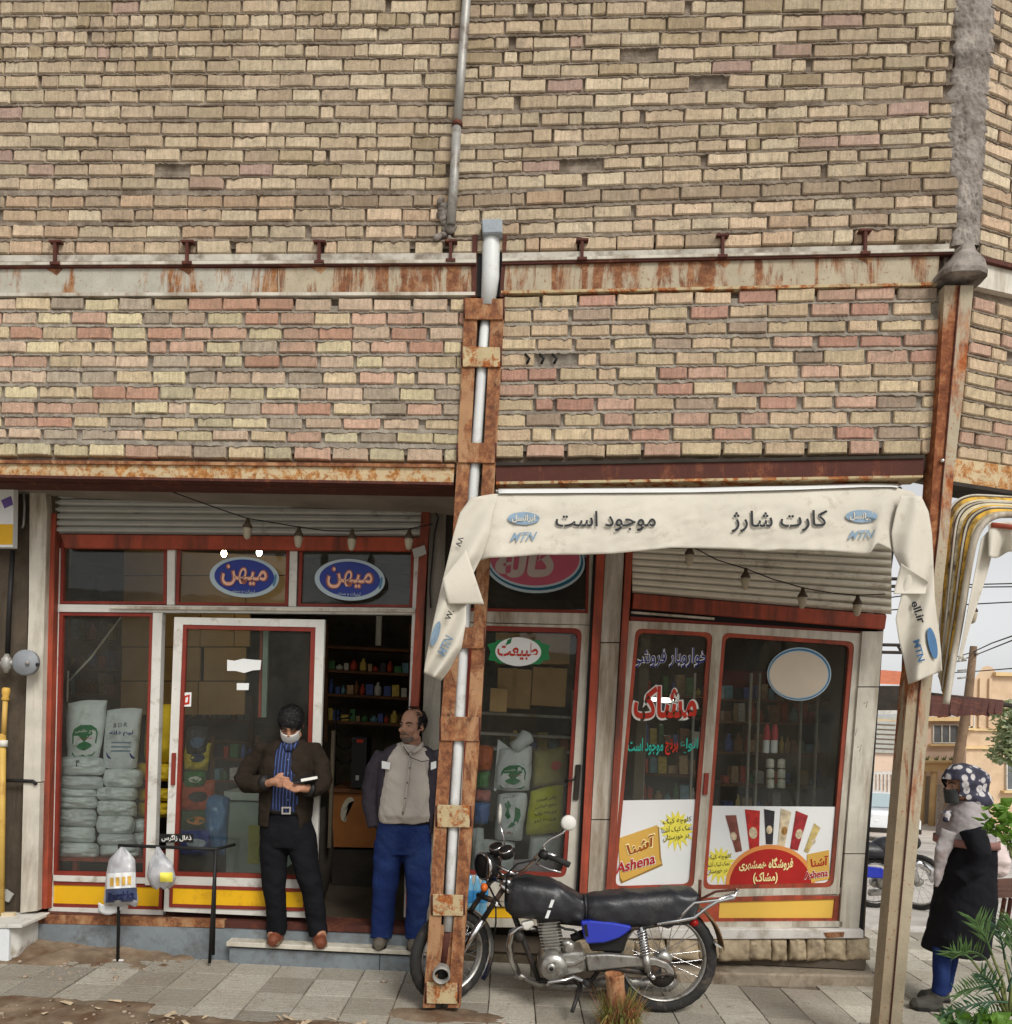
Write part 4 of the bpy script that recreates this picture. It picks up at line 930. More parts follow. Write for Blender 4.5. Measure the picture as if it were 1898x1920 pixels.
struct('interior_wall', lambda m: m.box((.95, 5.80, -.1), (1.02, 9.0, 3.15)), M_INT)
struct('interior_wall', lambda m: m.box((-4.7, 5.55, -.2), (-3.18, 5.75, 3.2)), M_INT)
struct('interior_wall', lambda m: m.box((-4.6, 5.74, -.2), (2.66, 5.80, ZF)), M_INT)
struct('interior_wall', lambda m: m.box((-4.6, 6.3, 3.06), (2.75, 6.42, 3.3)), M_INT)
# tan boards
tb = root('board_partition', P(430, 1330, 7.2), 'tan board partition inside the left shop lit by two bulbs', 'partition')
for yb, yt, xs in ((1030, 1078, (232, 328, 425, 545)), (1080, 1131, (232, 328, 462, 545)), (1133, 1212, (228, 292, 376, 440, 470)), (1214, 1276, (228, 292, 376, 382, 462)), (1278, 1340, (226, 300, 372, 460))):
    for a, b in zip(xs, xs[1:]):
        if b - a < 12: continue
        part('board', M_TAN, tb, lambda m: m.poly([(a + 1, yb), (b - 1, yb), (b - 2, yt), (a, yt)], 7.2, R.uniform(0, .01), .03))
# bulbs
BW = emat('warm_bulb_glow', (1.0, 0.72, 0.36), 45); BC = emat('cool_bulb_glow', (0.85, 1.0, 0.95), 45)
for x, y, mt, lb in ((420, 1038, BW, 'glowing warm bulb behind the transom of the left shop'), (486, 1036, BC, 'glowing cool white bulb behind the transom of the left shop')):
    bb = root('light_bulb', P(x, y, 6.5), lb, 'bulb')
    part('glass', mt, bb, lambda m: m.ell(P(x, y, 6.5), (.022, .022, .030)))
    part('socket', M_BLACK, bb, lambda m: m.ptube([(x, y - 9, 0), (x, y - 20, 0)], 6.5, .02, 8))
    part('cord', M_BLACK, bb, lambda m: m.tube([P(x, y - 19, 6.5), Vector((P(x, y, 6.5).x, 6.5, 3.1))], .006, 6))
# shelves with goods deep in the left shop
def shelf(name, label, x0, x1, ys, Y, mt=M_WOODDK, dep=.35, post=True):
    s = root(name, P(x0, ys[-1], Y), label, 'shelf')
    for y in ys: part('board', mt, s, lambda m: m.poly([(x0, y), (x1, y + (x1 - x0) * .05), (x1, y + 5 + (x1 - x0) * .05), (x0, y + 5)], Y, 0, dep))
    if post:
        for x in (x0, x1): part('upright', mt, s, lambda m: m.poly([(x - 3, ys[0] - 40), (x + 3, ys[0] - 40), (x + 2, ys[-1] + 40), (x - 4, ys[-1] + 40)], Y, 0, .04))
    return s
GC = [lin(190, 76, 54), lin(80, 130, 80), lin(216, 186, 90), lin(84, 100, 160), lin(210, 204, 190), lin(150, 104, 68), lin(60, 60, 64), lin(190, 156, 116), lin(120, 160, 170)]
GM = [mat('goods_print_%s' % 'abcdefghi'[i], c, 0.6, 0.25, 30, 60, 0.05) for i, c in enumerate(GC)]
GN = ['rust red', 'dark green', 'mustard', 'navy', 'pale grey', 'brown', 'black', 'tan', 'teal grey']
NTH = ['first', 'second', 'third', 'fourth', 'fifth', 'sixth', 'seventh', 'eighth', 'ninth', 'tenth', 'eleventh', 'twelfth', 'thirteenth', 'fourteenth', 'fifteenth', 'sixteenth', 'seventeenth', 'eighteenth', 'nineteenth', 'twentieth']
def goods(x0, x1, ybase, Y, group, place, hmin=18, hmax=36, wmin=9, wmax=18, slope=.05):
    x = x0; i = 0
    while x < x1 - wmin and i < 20:
        w_, h_ = R.uniform(wmin, wmax), R.uniform(hmin, hmax); y = ybase + (x - x0) * slope; k = R.random()
        g = MB(); c = R.randrange(9); kd = 'packet' if k < .6 else 'bottle'
        if k < .6: g.poly([(x, y - h_), (x + w_, y - h_), (x + w_, y), (x, y)], Y, R.uniform(-.1, -.02), .12)
        else:
            q = P(x + w_ / 2, y, Y, -.08); r = w_ / 2 * Y / F; hh = h_ * Y / F
            g.lathe([(0, 0), (r * .9, 0), (r, .02), (r, hh * .62), (r * .45, hh * .8), (r * .4, hh), (0, hh)], q, n=10)
        g.build(kd, GM[c], None, '%s %s, %s from left on %s' % (GN[c], kd, NTH[i], place), kd, group)
        x += w_ + R.uniform(1, 5); i += 1
TIER = ['top', 'second', 'third', 'fourth', 'lowest']
shelf('wall_shelf', 'dark wooden shelf deep inside the left shop behind the stacked sacks', 126, 226, (1196, 1248, 1300, 1345), 7.6)
for n_, y, h in ((0, 1196, 40), (1, 1248, 36), (2, 1300, 40)): goods(130, 222, y, 7.6, 'goods on the dim shelf behind the sacks', TIER[n_] + ' dim shelf behind the sacks', 14, h)
shelf('wall_shelf', 'dim shelf seen through the sliding door above the men', 345, 470, (1345, 1385), 7.9)
goods(350, 470, 1345, 7.9, 'goods on the shelf seen through the sliding door', 'shelf seen through the sliding door', 12, 28, 6, 12)
shelf('wall_shelf', 'middle shelf between the bags and the reflection box behind the door glass', 398, 482, (1420, 1462), 7.0)
for n_, y in enumerate((1420, 1462)): goods(402, 480, y, 7.0, 'goods behind the door glass above the reflection box', TIER[n_] + ' shelf over the reflection box', 14, 30, 8, 15)
shelf('wall_shelf', 'dark shelf at the back of the open doorway', 612, 770, (1210, 1255, 1300, 1350), 8.2)
for n_, y in enumerate((1255, 1300, 1350)): goods(616, 765, y, 8.2, 'goods on the shelf in the open doorway', TIER[n_] + ' shelf in the open doorway', 10, 28, 7, 14)
# things inside the doorway
ct = root('counter', P(660, 1680, 7.0), 'orange brown wooden counter with a pale print inside the doorway', 'counter')
part('front', mat('orange_wood', lin(150, 92, 44), 0.6, 0.2, 4, 60, 0.1), ct, lambda m: m.poly([(622, 1486), (716, 1490), (712, 1590), (622, 1588)], 7.0, 0, .6))
part('top', M_WOODDK, ct, lambda m: m.poly([(616, 1478), (722, 1482), (722, 1489), (616, 1485)], 7.0, .04, .7))
part('base', M_DARK, ct, lambda m: m.poly([(622, 1592), (712, 1594), (708, 1690), (622, 1688)], 7.0, -.03, .5))
part('print', mat('pale_print', lin(186, 178, 156), 0.6, 0.2, 20, 60, 0), ct, lambda m: m.poly(ell_px(652, 1518, 12, 24, .3, 20)[4:18] + [(646, 1520), (655, 1505)], 7.0, .004, .003))
sp = root('loudspeaker', P(672, 1480, 6.9), 'tall black loudspeaker with a red mark standing on the counter', 'speaker')
part('box', M_BLACK, sp, lambda m: m.poly([(660, 1382), (688, 1383), (686, 1478), (658, 1477)], 6.9, 0, .25))
part('red_mark', INKR, sp, lambda m: m.poly([(669, 1386), (681, 1387), (681, 1393), (669, 1392)], 6.9, .004, .004))
part('label', M_STEEL, sp, lambda m: m.poly([(667, 1454), (673, 1454), (673, 1463), (667, 1463)], 6.9, .004, .004))
bk = root('basket_stack', P(640, 1470, 7.0), 'dark wire rack with round baskets inside the doorway', 'rack')
for y in (1340, 1368, 1396, 1424):
    part('basket', M_BLACK, bk, lambda m: m.ptube([(632, y, 0), (640, y + 8, .05), (655, y + 6, .05), (660, y - 2, 0)], 7.2, .008, 6))
part('upright', M_BLACK, bk, lambda m: m.ptube([(630, 1320, 0), (628, 1480, 0)], 7.2, .01, 6))
sk = root('sack', P(605, 1690, 6.3), 'dark sack standing just inside the sliding door', 'sack')
part('body', M_DARK, sk, lambda m: m.ell(P(604, 1600, 6.4), (.09, .10, .38)))
pn = root('door_post', P(622, 1700, 6.1), 'thin pale wooden post inside the doorway', 'post')
part('shaft', M_DIRTYW, pn, lambda m: m.poly([(706, 1155), (716, 1155), (714, 1210), (704, 1210)], 6.6, 0, .04))
part('lower_shaft', M_INT, pn, lambda m: m.poly([(622, 1370), (628, 1370), (620, 1590), (614, 1590)], 6.2, 0, .04))
# ---------------------------------------------------------------- sacks
WOVEN = mat('woven_white_sack', lin(226, 232, 230), 0.7, 0.1, 8, 160, 0.35, dirt=lin(170, 176, 170), dscale=7, damt=0.3)
WOVENG = mat('grey_white_sack', lin(216, 220, 220), 0.7, 0.1, 8, 160, 0.35, dirt=lin(160, 164, 160), dscale=7, damt=0.3)
WOVENY = mat('yellow_sack', lin(206, 176, 40), 0.65, 0.15, 8, 160, 0.3)
WOVENL = mat('lime_sack', lin(190, 190, 50), 0.65, 0.12, 8, 160, 0.3, dirt=lin(150, 150, 40), dscale=6, damt=0.3)
def sackfn(q, Y, bulge, seed, crease=1.0, ex=.5, round_=.05):
    q = [Vector(p) for p in q]
    def dep(a, b):
        return bulge * max(0.0, (1 - abs(2 * a - 1) ** 3.2) * (1 - abs(2 * b - 1) ** 3.2)) ** ex + crease * .012 * fBm((a * 3 + seed, b * 4, seed)) * min(1, 6 * min(a, 1 - a)) * min(1, 6 * min(b, 1 - b)) + crease * .005 * noise.noise((a * 5 + 3 * b + seed, 4 * b - 2 * a, seed)) + crease * .003 * noise.noise((a * 14, 9 * b + 5 * a, seed + 3))
    def pxy(a, b):
        p = (q[0] * (1 - a) + q[1] * a) * (1 - b) + (q[3] * (1 - a) + q[2] * a) * b
        ce = (q[0] + q[1] + q[2] + q[3]) / 4; p = ce + (p - ce) * (1 - round_ * abs(2 * a - 1) ** 3 * abs(2 * b - 1) ** 3)
        w_ = noise.noise((a * 3 + seed, b * 3, seed * 2)) * 1.8
        return p + Vector((w_, w_ * .7))
    return pxy, dep
def sack(q, Y, bulge, mt, label, group=None, seed=None, back=True, crease=1.0, name='sack', cat='sack', ex=.5, round_=.05):
    seed = seed or R.uniform(0, 90); pxy, dep = sackfn(q, Y, bulge, seed, crease, ex, round_)
    c = P((q[2][0] + q[3][0]) / 2, (q[2][1] + q[3][1]) / 2, Y); rt = root(name, c, label, cat, group)
    m = MB(); n, k = 22, 22
    f = lambda a, b: P(*pxy(a, b), Y, dep(a, b)); g = lambda a, b: P(*pxy(1 - a, b), Y, -dep(1 - a, b) * .9 - .002)
    m.grid(f, n, k); m.grid(g, n, k)
    bm_o = m.build('body', mt, rt, fix=False)
    return rt, (lambda a, b, e=.004: P(*pxy(a, b), Y, dep(a, b) + e))
def patch(rt, fn, a0, a1, b0, b1, mt, name='print', shape=None, e=.004):
    m = MB(); n = 12
    if shape is None: m.grid(lambda s, t: fn(a0 + (a1 - a0) * s, b0 + (b1 - b0) * t, e), n, n)
    else:
        pts = [fn(a0 + (a1 - a0) * x, b0 + (b1 - b0) * y, e) for x, y in shape]; cn = sum(pts, Vector()) / len(pts)
        cn = fn((a0 + a1) / 2, (b0 + b1) / 2, e)
        m.add([cn] + pts, [(0, 1 + i, 1 + (i + 1) % len(pts)) for i in range(len(pts))])
    return m.build(name, mt, rt, fix=False)
def ptxt(rt, fn, s, a0, a1, b0, b1, mt, bold=.01, e=.006):
    v, f, isl = text2d(s, bold); xs = [p.x for p in v]; ys = [p.y for p in v]; x0, x1, y0, y1 = min(xs), max(xs), min(ys), max(ys)
    m = MB(); m.add([fn(a0 + (a1 - a0) * (p.x - x0) / (x1 - x0), b1 + (b0 - b1) * (p.y - y0) / (y1 - y0), e + .0003 * (k % 5)) for p, k in zip(v, isl)], f)
    return m.build('lettering', mt, rt, fix=False)
OV = [(.5 + .5 * math.cos(t), .5 + .5 * math.sin(t)) for t in [2 * math.pi * i / 24 for i in range(24)]]
LEAF = [(0, .5), (.15, .25), (.35, .08), (.5, 0), (.65, .08), (.85, .25), (1, .5), (.85, .75), (.65, .92), (.5, 1), (.35, .92), (.15, .75)]
def riceprint(rt, fn):
    arch = [(0, .28), (.08, .12), (.3, 0), (.7, 0), (.92, .12), (1, .28), (1, .92), (.9, 1), (.1, 1), (0, .92)]
    patch(rt, fn, .16, .84, .42, .96, INKG, shape=arch)
    patch(rt, fn, .20, .80, .60, .93, PAPER, shape=[(0, 0), (1, 0), (1, .9), (.9, 1), (.1, 1), (0, .9)], e=.0055)
    patch(rt, fn, .27, .73, .70, .86, INKG, shape=LEAF, e=.007)
    ptxt(rt, fn, 'برنج هاشمی', .24, .76, .49, .57, INKW); ptxt(rt, fn, 'طارم ممتاز', .28, .72, .625, .68, INKR, .004, .0075)
SY = 5.80
s1, f1 = sack([(126, 1316), (204, 1311), (187, 1422), (124, 1424)], SY, .07, WOVEN, 'white rice sack with green arch label standing in the left window')
riceprint(s1, f1)
s2, f2 = sack([(200, 1330), (268, 1326), (258, 1442), (192, 1442)], SY, .07, WOVENG, 'grey white sack with blue letters standing in the left window')
ptxt(s2, f2, 'B D R', .22, .62, .24, .31, mat('faded_grey_ink', lin(130, 134, 140), .7, .1), .02)
ptxt(s2, f2, 'نیم دانه', .12, .78, .36, .46, INKB, .02)
for b in (.55, .62, .69): patch(s2, f2, .2, .74, b, b + .025, INKM)
for a0, a1 in ((.08, .22), (.72, .9)): patch(s2, f2, a0, a1, .72, .84, INKB, shape=[(0, 0), (.4, .5), (1, .85), (.9, 1), (.3, .8), (0, .3)])
GRP = None
stkA = [(109, 197, 1418, 1454), (107, 194, 1454, 1479), (103, 183, 1477, 1494), (103, 183, 1493, 1514), (103, 181, 1514, 1549), (100, 179, 1549, 1578), (103, 186, 1578, 1609)]
stkB = [(194, 268, 1442, 1476), (181, 258, 1476, 1500), (182, 257, 1500, 1529), (181, 252, 1529, 1563), (183, 254, 1563, 1584), (187, 264, 1584, 1606)]
ORD = ['topmost', 'second from the top', 'third from the top', 'fourth from the top', 'fifth from the top', 'sixth from the top', 'lowest']
for st_, nm, mts in ((stkA, 'left stack', (WOVEN, WOVEN, WOVENG)), (stkB, 'right stack', (WOVENG, WOVEN, WOVEN))):
    for i, (a, b, c_, d_) in enumerate(st_):
        o_ = 'lowest' if i == len(st_) - 1 else ORD[i]
        r_, f_ = sack([(a, c_ - 1), (b, c_ + R.uniform(-2, 3)), (b, d_ + 2 + R.uniform(-1, 2)), (a, d_ + 1)], SY, .11, R.choice(mts), 'white sack lying %s in the %s of the left window' % (o_, nm), 'white sacks lying in the left window', crease=2.4, ex=.62, round_=.13)
        if st_ is stkA and i == 0: ptxt(r_, f_, '۴', .38, .46, .2, .55, INK, .02)
for i, (q, l) in enumerate((([(252, 1536), (274, 1534), (274, 1562), (252, 1560)], 'small part of a white sack by the mullion, upper of two'), ([(250, 1562), (274, 1560), (274, 1588), (252, 1586)], 'small part of a white sack by the mullion, lower of two'))):
    sack(q, SY + .08, .08, WOVEN, l, 'white sacks lying in the left window')
for i, (q, l) in enumerate((([(276, 1318), (346, 1322), (330, 1432), (268, 1432)], 'tall yellow sack standing behind the white mullion'), ([(254, 1430), (330, 1432), (326, 1466), (262, 1464)], 'yellow sack lying under the tall yellow one'), ([(258, 1478), (330, 1478), (328, 1504), (258, 1502)], 'yellow sack in the middle of the yellow pile'), ([(258, 1504), (326, 1504), (324, 1534), (258, 1532)], 'lowest yellow sack next to the white stack'))):
    sack(q, SY + .12, .10, WOVENY, l, 'yellow sacks in the left window', crease=1.2, ex=.7, round_=.12)
rk = root('sack_rack', P(190, 1640, SY), 'low red rack carrying the stacked sacks in the left window', 'rack')
part('top', M_RED, rk, lambda m: m.poly([(100, 1608), (275, 1612), (274, 1618), (100, 1614)], SY, .12, .4))
for x in (136, 232): part('leg', M_RED, rk, lambda m: m.poly([(x, 1616), (x + 8, 1616), (x + 7, 1700), (x - 1, 1700)], SY, .08, .04))
part('back', M_DARK, rk, lambda m: m.poly([(100, 1616), (274, 1620), (273, 1668), (99, 1664)], SY, -.2, .02))
# bags behind the sliding door
BAGS = [([(350, 1362), (392, 1362), (388, 1420), (347, 1420)], lin(46, 44, 48), 'dark packet with a pale oval standing behind the door glass', lin(70, 96, 120)),
        ([(346, 1396), (398, 1392), (390, 1446), (345, 1444)], lin(186, 166, 60), 'yellow bag with a dark oval label behind the door glass', lin(40, 50, 70)),
        ([(346, 1444), (388, 1444), (384, 1478), (344, 1478)], lin(44, 104, 50), 'green bag between yellow and orange bags behind the door glass', lin(200, 200, 190)),
        ([(340, 1466), (406, 1462), (398, 1522), (338, 1520)], lin(164, 70, 40), 'orange red bag with dark oval label behind the door glass', lin(36, 34, 34)),
        ([(338, 1518), (400, 1514), (394, 1560), (338, 1558)], lin(60, 84, 60), 'dark green bag low behind the door glass', lin(190, 120, 60)),
        ([(336, 1556), (400, 1554), (396, 1606), (336, 1604)], lin(40, 56, 120), 'blue bag at the bottom behind the door glass', lin(150, 160, 170))]
for i, (q, c_, l, c2) in enumerate(BAGS):
    r_, f_ = sack(q, SY + .02 * i % .1, .07, mat('bag_film_%s' % 'abcdef'[i], c_, 0.4, 0.3, 18, 60, 0.1), l, 'bags behind the sliding door', name='bag', cat='bag', crease=1.6)
    patch(r_, f_, .22, .8, .35, .7, mat('bag_print_%s' % 'abcdef'[i], c2, 0.5, 0.2, 30), shape=OV)
r_, f_ = sack([(384, 1486), (432, 1494), (424, 1606), (384, 1600)], SY + .05, .10, mat('blue_film', lin(70, 110, 150), 0.25, 0.3, 9, 30, 0.3, spec=.6), 'crumpled blue plastic wrap behind the sliding door', name='plastic_wrap', cat='wrap', crease=2.5)
fz = root('reflection_box', P(460, 1650, 6.3), 'pale mint box standing in for reflections in the sliding door glass', 'reflection_box')  # added box: pale reflections of the door glass built as a solid shape
part('body', mat('mint_reflection', lin(170, 190, 176), 0.4, 0.15, 3, 40, 0.05), fz, lambda m: m.poly([(424, 1502), (520, 1506), (518, 1640), (424, 1638)], 6.3, 0, .6))
part('lid', mat('pale_mint_reflection', lin(196, 206, 196), 0.3, 0.1), fz, lambda m: m.poly([(420, 1484), (524, 1488), (524, 1502), (420, 1500)], 6.3, .03, .66))
part('yellow_bottle', WOVENL, fz, lambda m: m.poly([(466, 1548), (486, 1549), (484, 1620), (464, 1619)], 6.3, .03, .05))
# goods behind the middle door
s4, f4 = sack([(934, 1402), (1000, 1398), (994, 1484), (926, 1482)], 5.95, .07, WOVENG, 'white rice sack with green label behind the middle door, upper one'); riceprint(s4, f4)
part('tied_top', WOVENG, s4, lambda m: m.ptube([(966, 1404, .02), (978, 1392, .03), (990, 1380, .02), (994, 1376, .01)], 5.95, [.06, .05, .065, .02], 10))
part('side_fold', WOVENG, s4, lambda m: m.poly([(934, 1386), (958, 1404), (930, 1484), (926, 1482)], 5.95, .01, .02))
s5, f5 = sack([(934, 1488), (990, 1486), (980, 1578), (926, 1574)], 5.95, .07, WOVENG, 'white sack with a green figure behind the middle door, lower one')
patch(s5, f5, .25, .5, .15, .55, INKG, shape=[(0, .2), (.5, 0), (1, .3), (.7, .5), (1, .9), (.6, 1), (.2, .8), (.4, .5)]); patch(s5, f5, .42, .85, .3, .75, INKG, shape=[(.5, 0), (.9, .1), (1, .4), (.8, .7), (.4, .9), (0, 1), (.3, .8), (.7, .6), (.8, .3)])
ptxt(s5, f5, '۲۱ ۱ سم', .2, .6, .06, .13, INK, .01); ptxt(s5, f5, 'زعفران', .25, .65, .8, .88, INKR, .01)
s6, f6 = sack([(994, 1482), (1058, 1470), (1054, 1560), (986, 1568)], 5.92, .06, WOVENL, 'bright lime yellow sack with black writing behind the middle door')
for i, t_ in enumerate(('روغن طبیعت', 'برنج ایرانی', 'درجه یک', 'وزن ده کیلو')): ptxt(s6, f6, t_, .2, .8, .2 + .15 * i, .29 + .15 * i, mat('olive_ink', lin(70, 70, 20), .7, .1), .01)
s7, f7 = sack([(1000, 1408), (1064, 1398), (1060, 1472), (996, 1478)], 6.0, .08, mat('olive_film', lin(150, 140, 84), 0.5, 0.2, 9, 60, .2), 'olive yellow bag with a red mark behind the middle door', name='bag', cat='bag'); patch(s7, f7, .55, .85, .35, .6, mat('pink_print', lin(190, 90, 80), .6, .2), shape=OV)
for q, mt, l in (([(896, 1396), (926, 1400), (922, 1446), (892, 1448)], mat('orange_pack', lin(214, 100, 40), .4, .15, 8), 'orange detergent pack at the left of the middle door'), ([(892, 1448), (920, 1444), (916, 1478), (890, 1480)], mat('green_pack', lin(60, 130, 60), .4, .2, 8), 'green triangular pack under the orange one'),
              ([(890, 1480), (922, 1482), (918, 1504), (888, 1504)], mat('red_white_pack', lin(190, 110, 100), .4, .3, 20), 'red and white pack above the blue pack'), ([(888, 1504), (920, 1504), (916, 1546), (886, 1546)], mat('blue_pack', lin(60, 110, 180), .4, .2, 12), 'blue pack low behind the middle door'),
              ([(886, 1552), (908, 1552), (904, 1636), (882, 1636)], WOVENG, 'pale blue sack beside the post behind the middle door'), ([(906, 1572), (966, 1578), (962, 1640), (900, 1640)], WOVENG, 'grey sack behind the motorcycle handlebar'), ([(994, 1566), (1054, 1564), (1050, 1622), (990, 1622)], WOVENG, 'grey printed sack under the lime sack'), ([(960, 1612), (1046, 1606), (1044, 1662), (960, 1662)], mat('lilac_sack', lin(178, 166, 172), .7, .1), 'lilac grey sack lying lowest behind the middle door')):
    sack(q, 6.0, .07, mt, l, 'packs behind the middle door', name='pack' if 'pack' in l else 'sack', cat='pack' if 'pack' in l else 'sack')
for q, l in (([(934, 1252), (998, 1256), (994, 1330), (932, 1326)], 'left cardboard box of the row behind the middle door'), ([(1000, 1250), (1064, 1254), (1060, 1326), (996, 1322)], 'right cardboard box of the row behind the middle door'), ([(920, 1290), (952, 1292), (950, 1336), (918, 1334)], 'small cardboard box in front of the row behind the middle door'), ([(930, 1186), (1070, 1190), (1068, 1246), (928, 1242)], 'long tan carton on top behind the middle door')):
    b_ = root('carton', P(*q[3], 6.4), l, 'carton')
    part('box', M_CARD, b_, lambda m: m.poly(q, 6.4 if 'small' not in l else 6.2, 0, .3), bevel=.004)
    part('tape', M_TAN, b_, lambda m: m.poly([((q[0][0] + q[1][0]) / 2 - 4, q[0][1] + 1), ((q[0][0] + q[1][0]) / 2 + 4, q[0][1] + 1), ((q[3][0] + q[2][0]) / 2 + 4, q[3][1] - 1), ((q[3][0] + q[2][0]) / 2 - 4, q[3][1] - 1)], 6.4 if 'small' not in l else 6.2, .003, .002))
shelf('wall_shelf', 'pale shelf edge behind the middle door under the cartons', 890, 1075, (1334, 1372, 1400), 6.5, M_DIRTYW, .35)
goods(940, 1070, 1400, 6.7, 'goods under the cartons behind the middle door', 'ledge under the cartons behind the middle door', 14, 34, 10, 20)
wp = root('bottle_pack', P(890, 1715, 5.3), 'blue and white water bottles standing behind the front wheel', 'bottles')
for x in (878, 892, 905):
    def bt(m):
        c_ = P(x, 1716, 5.36); m.lathe([(0, 0), (.028, 0), (.030, .02), (.027, .08), (.031, .12), (.030, .18), (.014, .24), (.014, .27), (0, .27)], c_, n=12)
    part('bottle', mat('water_bottle', lin(120, 176, 206), .15, .2, 20, 40, .05, spec=.8), wp, bt)
    part('label', mat('bottle_label', lin(60, 140, 196), .4, .2, 30), wp, lambda m: m.lathe([(.0315, .09), (.033, .10), (.033, .16), (.0315, .17)], P(x, 1716, 5.36), n=12))
# right shop shelves
for i, (x0, x1, lb) in enumerate(((1180, 1330, 'shelf rack seen through the left pane of the right shop'), (1352, 1600, 'shelf rack seen through the right pane of the right shop'))):
    s = root('shelf_rack', P(x0, 1660, 6.6), lb, 'rack')
    for y in ((1310, 1352, 1410, 1470, 1520) if i else (1300, 1340, 1395, 1450, 1500)): part('board', M_WOODDK, s, lambda m: m.poly([(x0, y), (x1, y + 6), (x1, y + 10), (x0, y + 4)], 6.6, 0, .35))
    for x in ((1212, 1302) if i == 0 else (1408, 1424, 1504, 1534, 1590)): part('upright', M_DIRTYW, s, lambda m: m.poly([(x, 1262), (x + 4, 1262), (x - 6, 1530), (x - 10, 1530)], 6.5, 0, .03))
    for n_, y in enumerate((1310, 1352, 1410, 1470, 1520) if i else (1300, 1340, 1395, 1450, 1500)):
        goods(x0 + 6, x1 - 4, y, 6.7, 'goods on the racks of the right shop', TIER[n_] + (' rack behind the wide poster window' if i else ' rack behind the red shop name'), 14, 40, 8, 18, .04)
for x, l in ((1436, 'left white bottle with red cap in the right shop window'), (1451, 'right white bottle with red cap in the right shop window')):
    b_ = root('bottle', P(x, 1412, 6.3), l, 'bottle'); k = 6.3 / F
    part('body', PAPER, b_, lambda m: m.lathe([(0, 0), (6 * k, 0), (6.5 * k, 2 * k), (6 * k, 28 * k), (4 * k, 38 * k), (0, 38 * k)], P(x, 1412, 6.3), n=14))
    part('cap', mat('pink_red_cap', lin(196, 60, 70), .4, .1), b_, lambda m: m.lathe([(6 * k, 24 * k), (6.8 * k, 26 * k), (6 * k, 44 * k), (3 * k, 54 * k), (0, 54 * k)], P(x, 1412, 6.3), n=14))
for x, l in ((1444, 'left pale round jar stack in the right shop'), (1465, 'right pale round jar stack in the right shop')):
    b_ = root('jar_stack', P(x, 1478, 6.3), l, 'jars'); k = 6.3 / F
    for j_ in range(3): part('jar', GM[4], b_, lambda m: m.lathe([(0, 0), (7 * k, 0), (7.5 * k, 3 * k), (7 * k, 16 * k), (0, 18 * k)], P(x, 1478 - 19 * j_, 6.3), n=14))
hb = root('header_board', P(1400, 1300, 6.9), 'dark red board above the racks of the right shop', 'board')
part('panel', mat('maroon_board', lin(120, 44, 40), .6, .2, 3, 60, .1), hb, lambda m: m.poly([(1352, 1256), (1600, 1266), (1600, 1296), (1352, 1288)], 6.9, 0, .03))

# lit tube deep in the right shop, slanting rod in the left window
tl = root('tube_lamp', P(1244, 1312, 7.4), 'short lit white tube lamp seen behind the red shop name', 'lamp')
part('tube', emat('tube_glow', (1.0, .98, .9), 12), tl, lambda m: m.ptube([(1222, 1309, 0), (1262, 1315, 0)], 7.4, .025, 10))
part('batten', M_WHITE, tl, lambda m: m.poly([(1220, 1302), (1264, 1308), (1264, 1311), (1220, 1305)], 7.4, -.03, .04))
rd = root('rod', P(126, 1310, 5.75), 'thin pale rod slanting across the upper part of the left window', 'rod')
part('slanting_rod', M_DIRTYW, rd, lambda m: m.ptube([(227, 1157, 0), (170, 1234, 0), (130, 1276, 0)], 5.78, .007, 7))
part('upright_rod', M_DIRTYW, rd, lambda m: m.ptube([(128, 1258, 0), (126, 1316, 0)], 5.78, .007, 7))
# ================================================================ signs on the glass
SBLUE = mat('sign_deep_blue', lin(34, 52, 132), 0.4, 0.08, 3, 60, 0)
SPALE = mat('sign_pale_rim', lin(168, 184, 190), 0.4, 0.06, 3, 60, 0)
SPINK = mat('letter_peach', lin(226, 178, 150), 0.5, 0.06, 3, 60, 0)
SBRN = mat('letter_brown_edge', lin(150, 84, 70), 0.5, 0.06, 3, 60, 0)
for cx, cy, rx, ry, tl, lb in ((458, 1082, 65, 38, .05, 'blue oval sign hanging under the two glowing bulbs'), (656, 1087, 66, 39, .05, 'blue oval sign in the right transom above the open doorway')):
    os_ = root('oval_sign', P(cx, cy + ry, SL), lb, 'sign')
    part('plate', SPALE, os_, lambda m: m.poly(ell_px(cx, cy, rx, ry, tl), SL, .085, .012))
    part('blue_field', SBLUE, os_, lambda m: m.poly(ell_px(cx, cy - 1, rx - 9, ry - 6, tl), SL, .088, .003))
    part('ring', mat('sign_mid_blue', lin(76, 120, 150), .4, .05), os_, lambda m: m.ring_ell(cx, cy, rx - 3, ry - 3, rx - 6, ry - 4, tl, SL, .0875) if hasattr(m, 'ring_ell') else m.poly(ell_px(cx + rx - 8, cy + 6, 3, 12, .2, 12), SL, .0875, .003))
    q = [(cx - 45, cy - 26), (cx + 46, cy - 20), (cx + 44, cy + 20), (cx - 45, cy + 17)]
    TXT('میهن', q, SL, SBRN, os_, .092, .05); TXT('میهن', [(q[0][0] + 3, q[0][1] + 2), (q[1][0] - 3, q[1][1] + 2), (q[2][0] - 3, q[2][1] - 2), (q[3][0] + 3, q[3][1] - 2)], SL, SPINK, os_, .0955, .012)
    TXT('لبنیات و بستنی', [(cx - 26, cy + 22), (cx + 20, cy + 24), (cx + 19, cy + 32), (cx - 26, cy + 29)], SL, SPALE, os_, .092, .01)
ko = root('oval_sign', P(1003, 1112, SL), 'large pink oval sign half hidden by the white banner', 'sign')
part('plate', SPALE, ko, lambda m: m.poly(ell_px(1003, 1054, 94, 58, .04), SL, .045, .012))
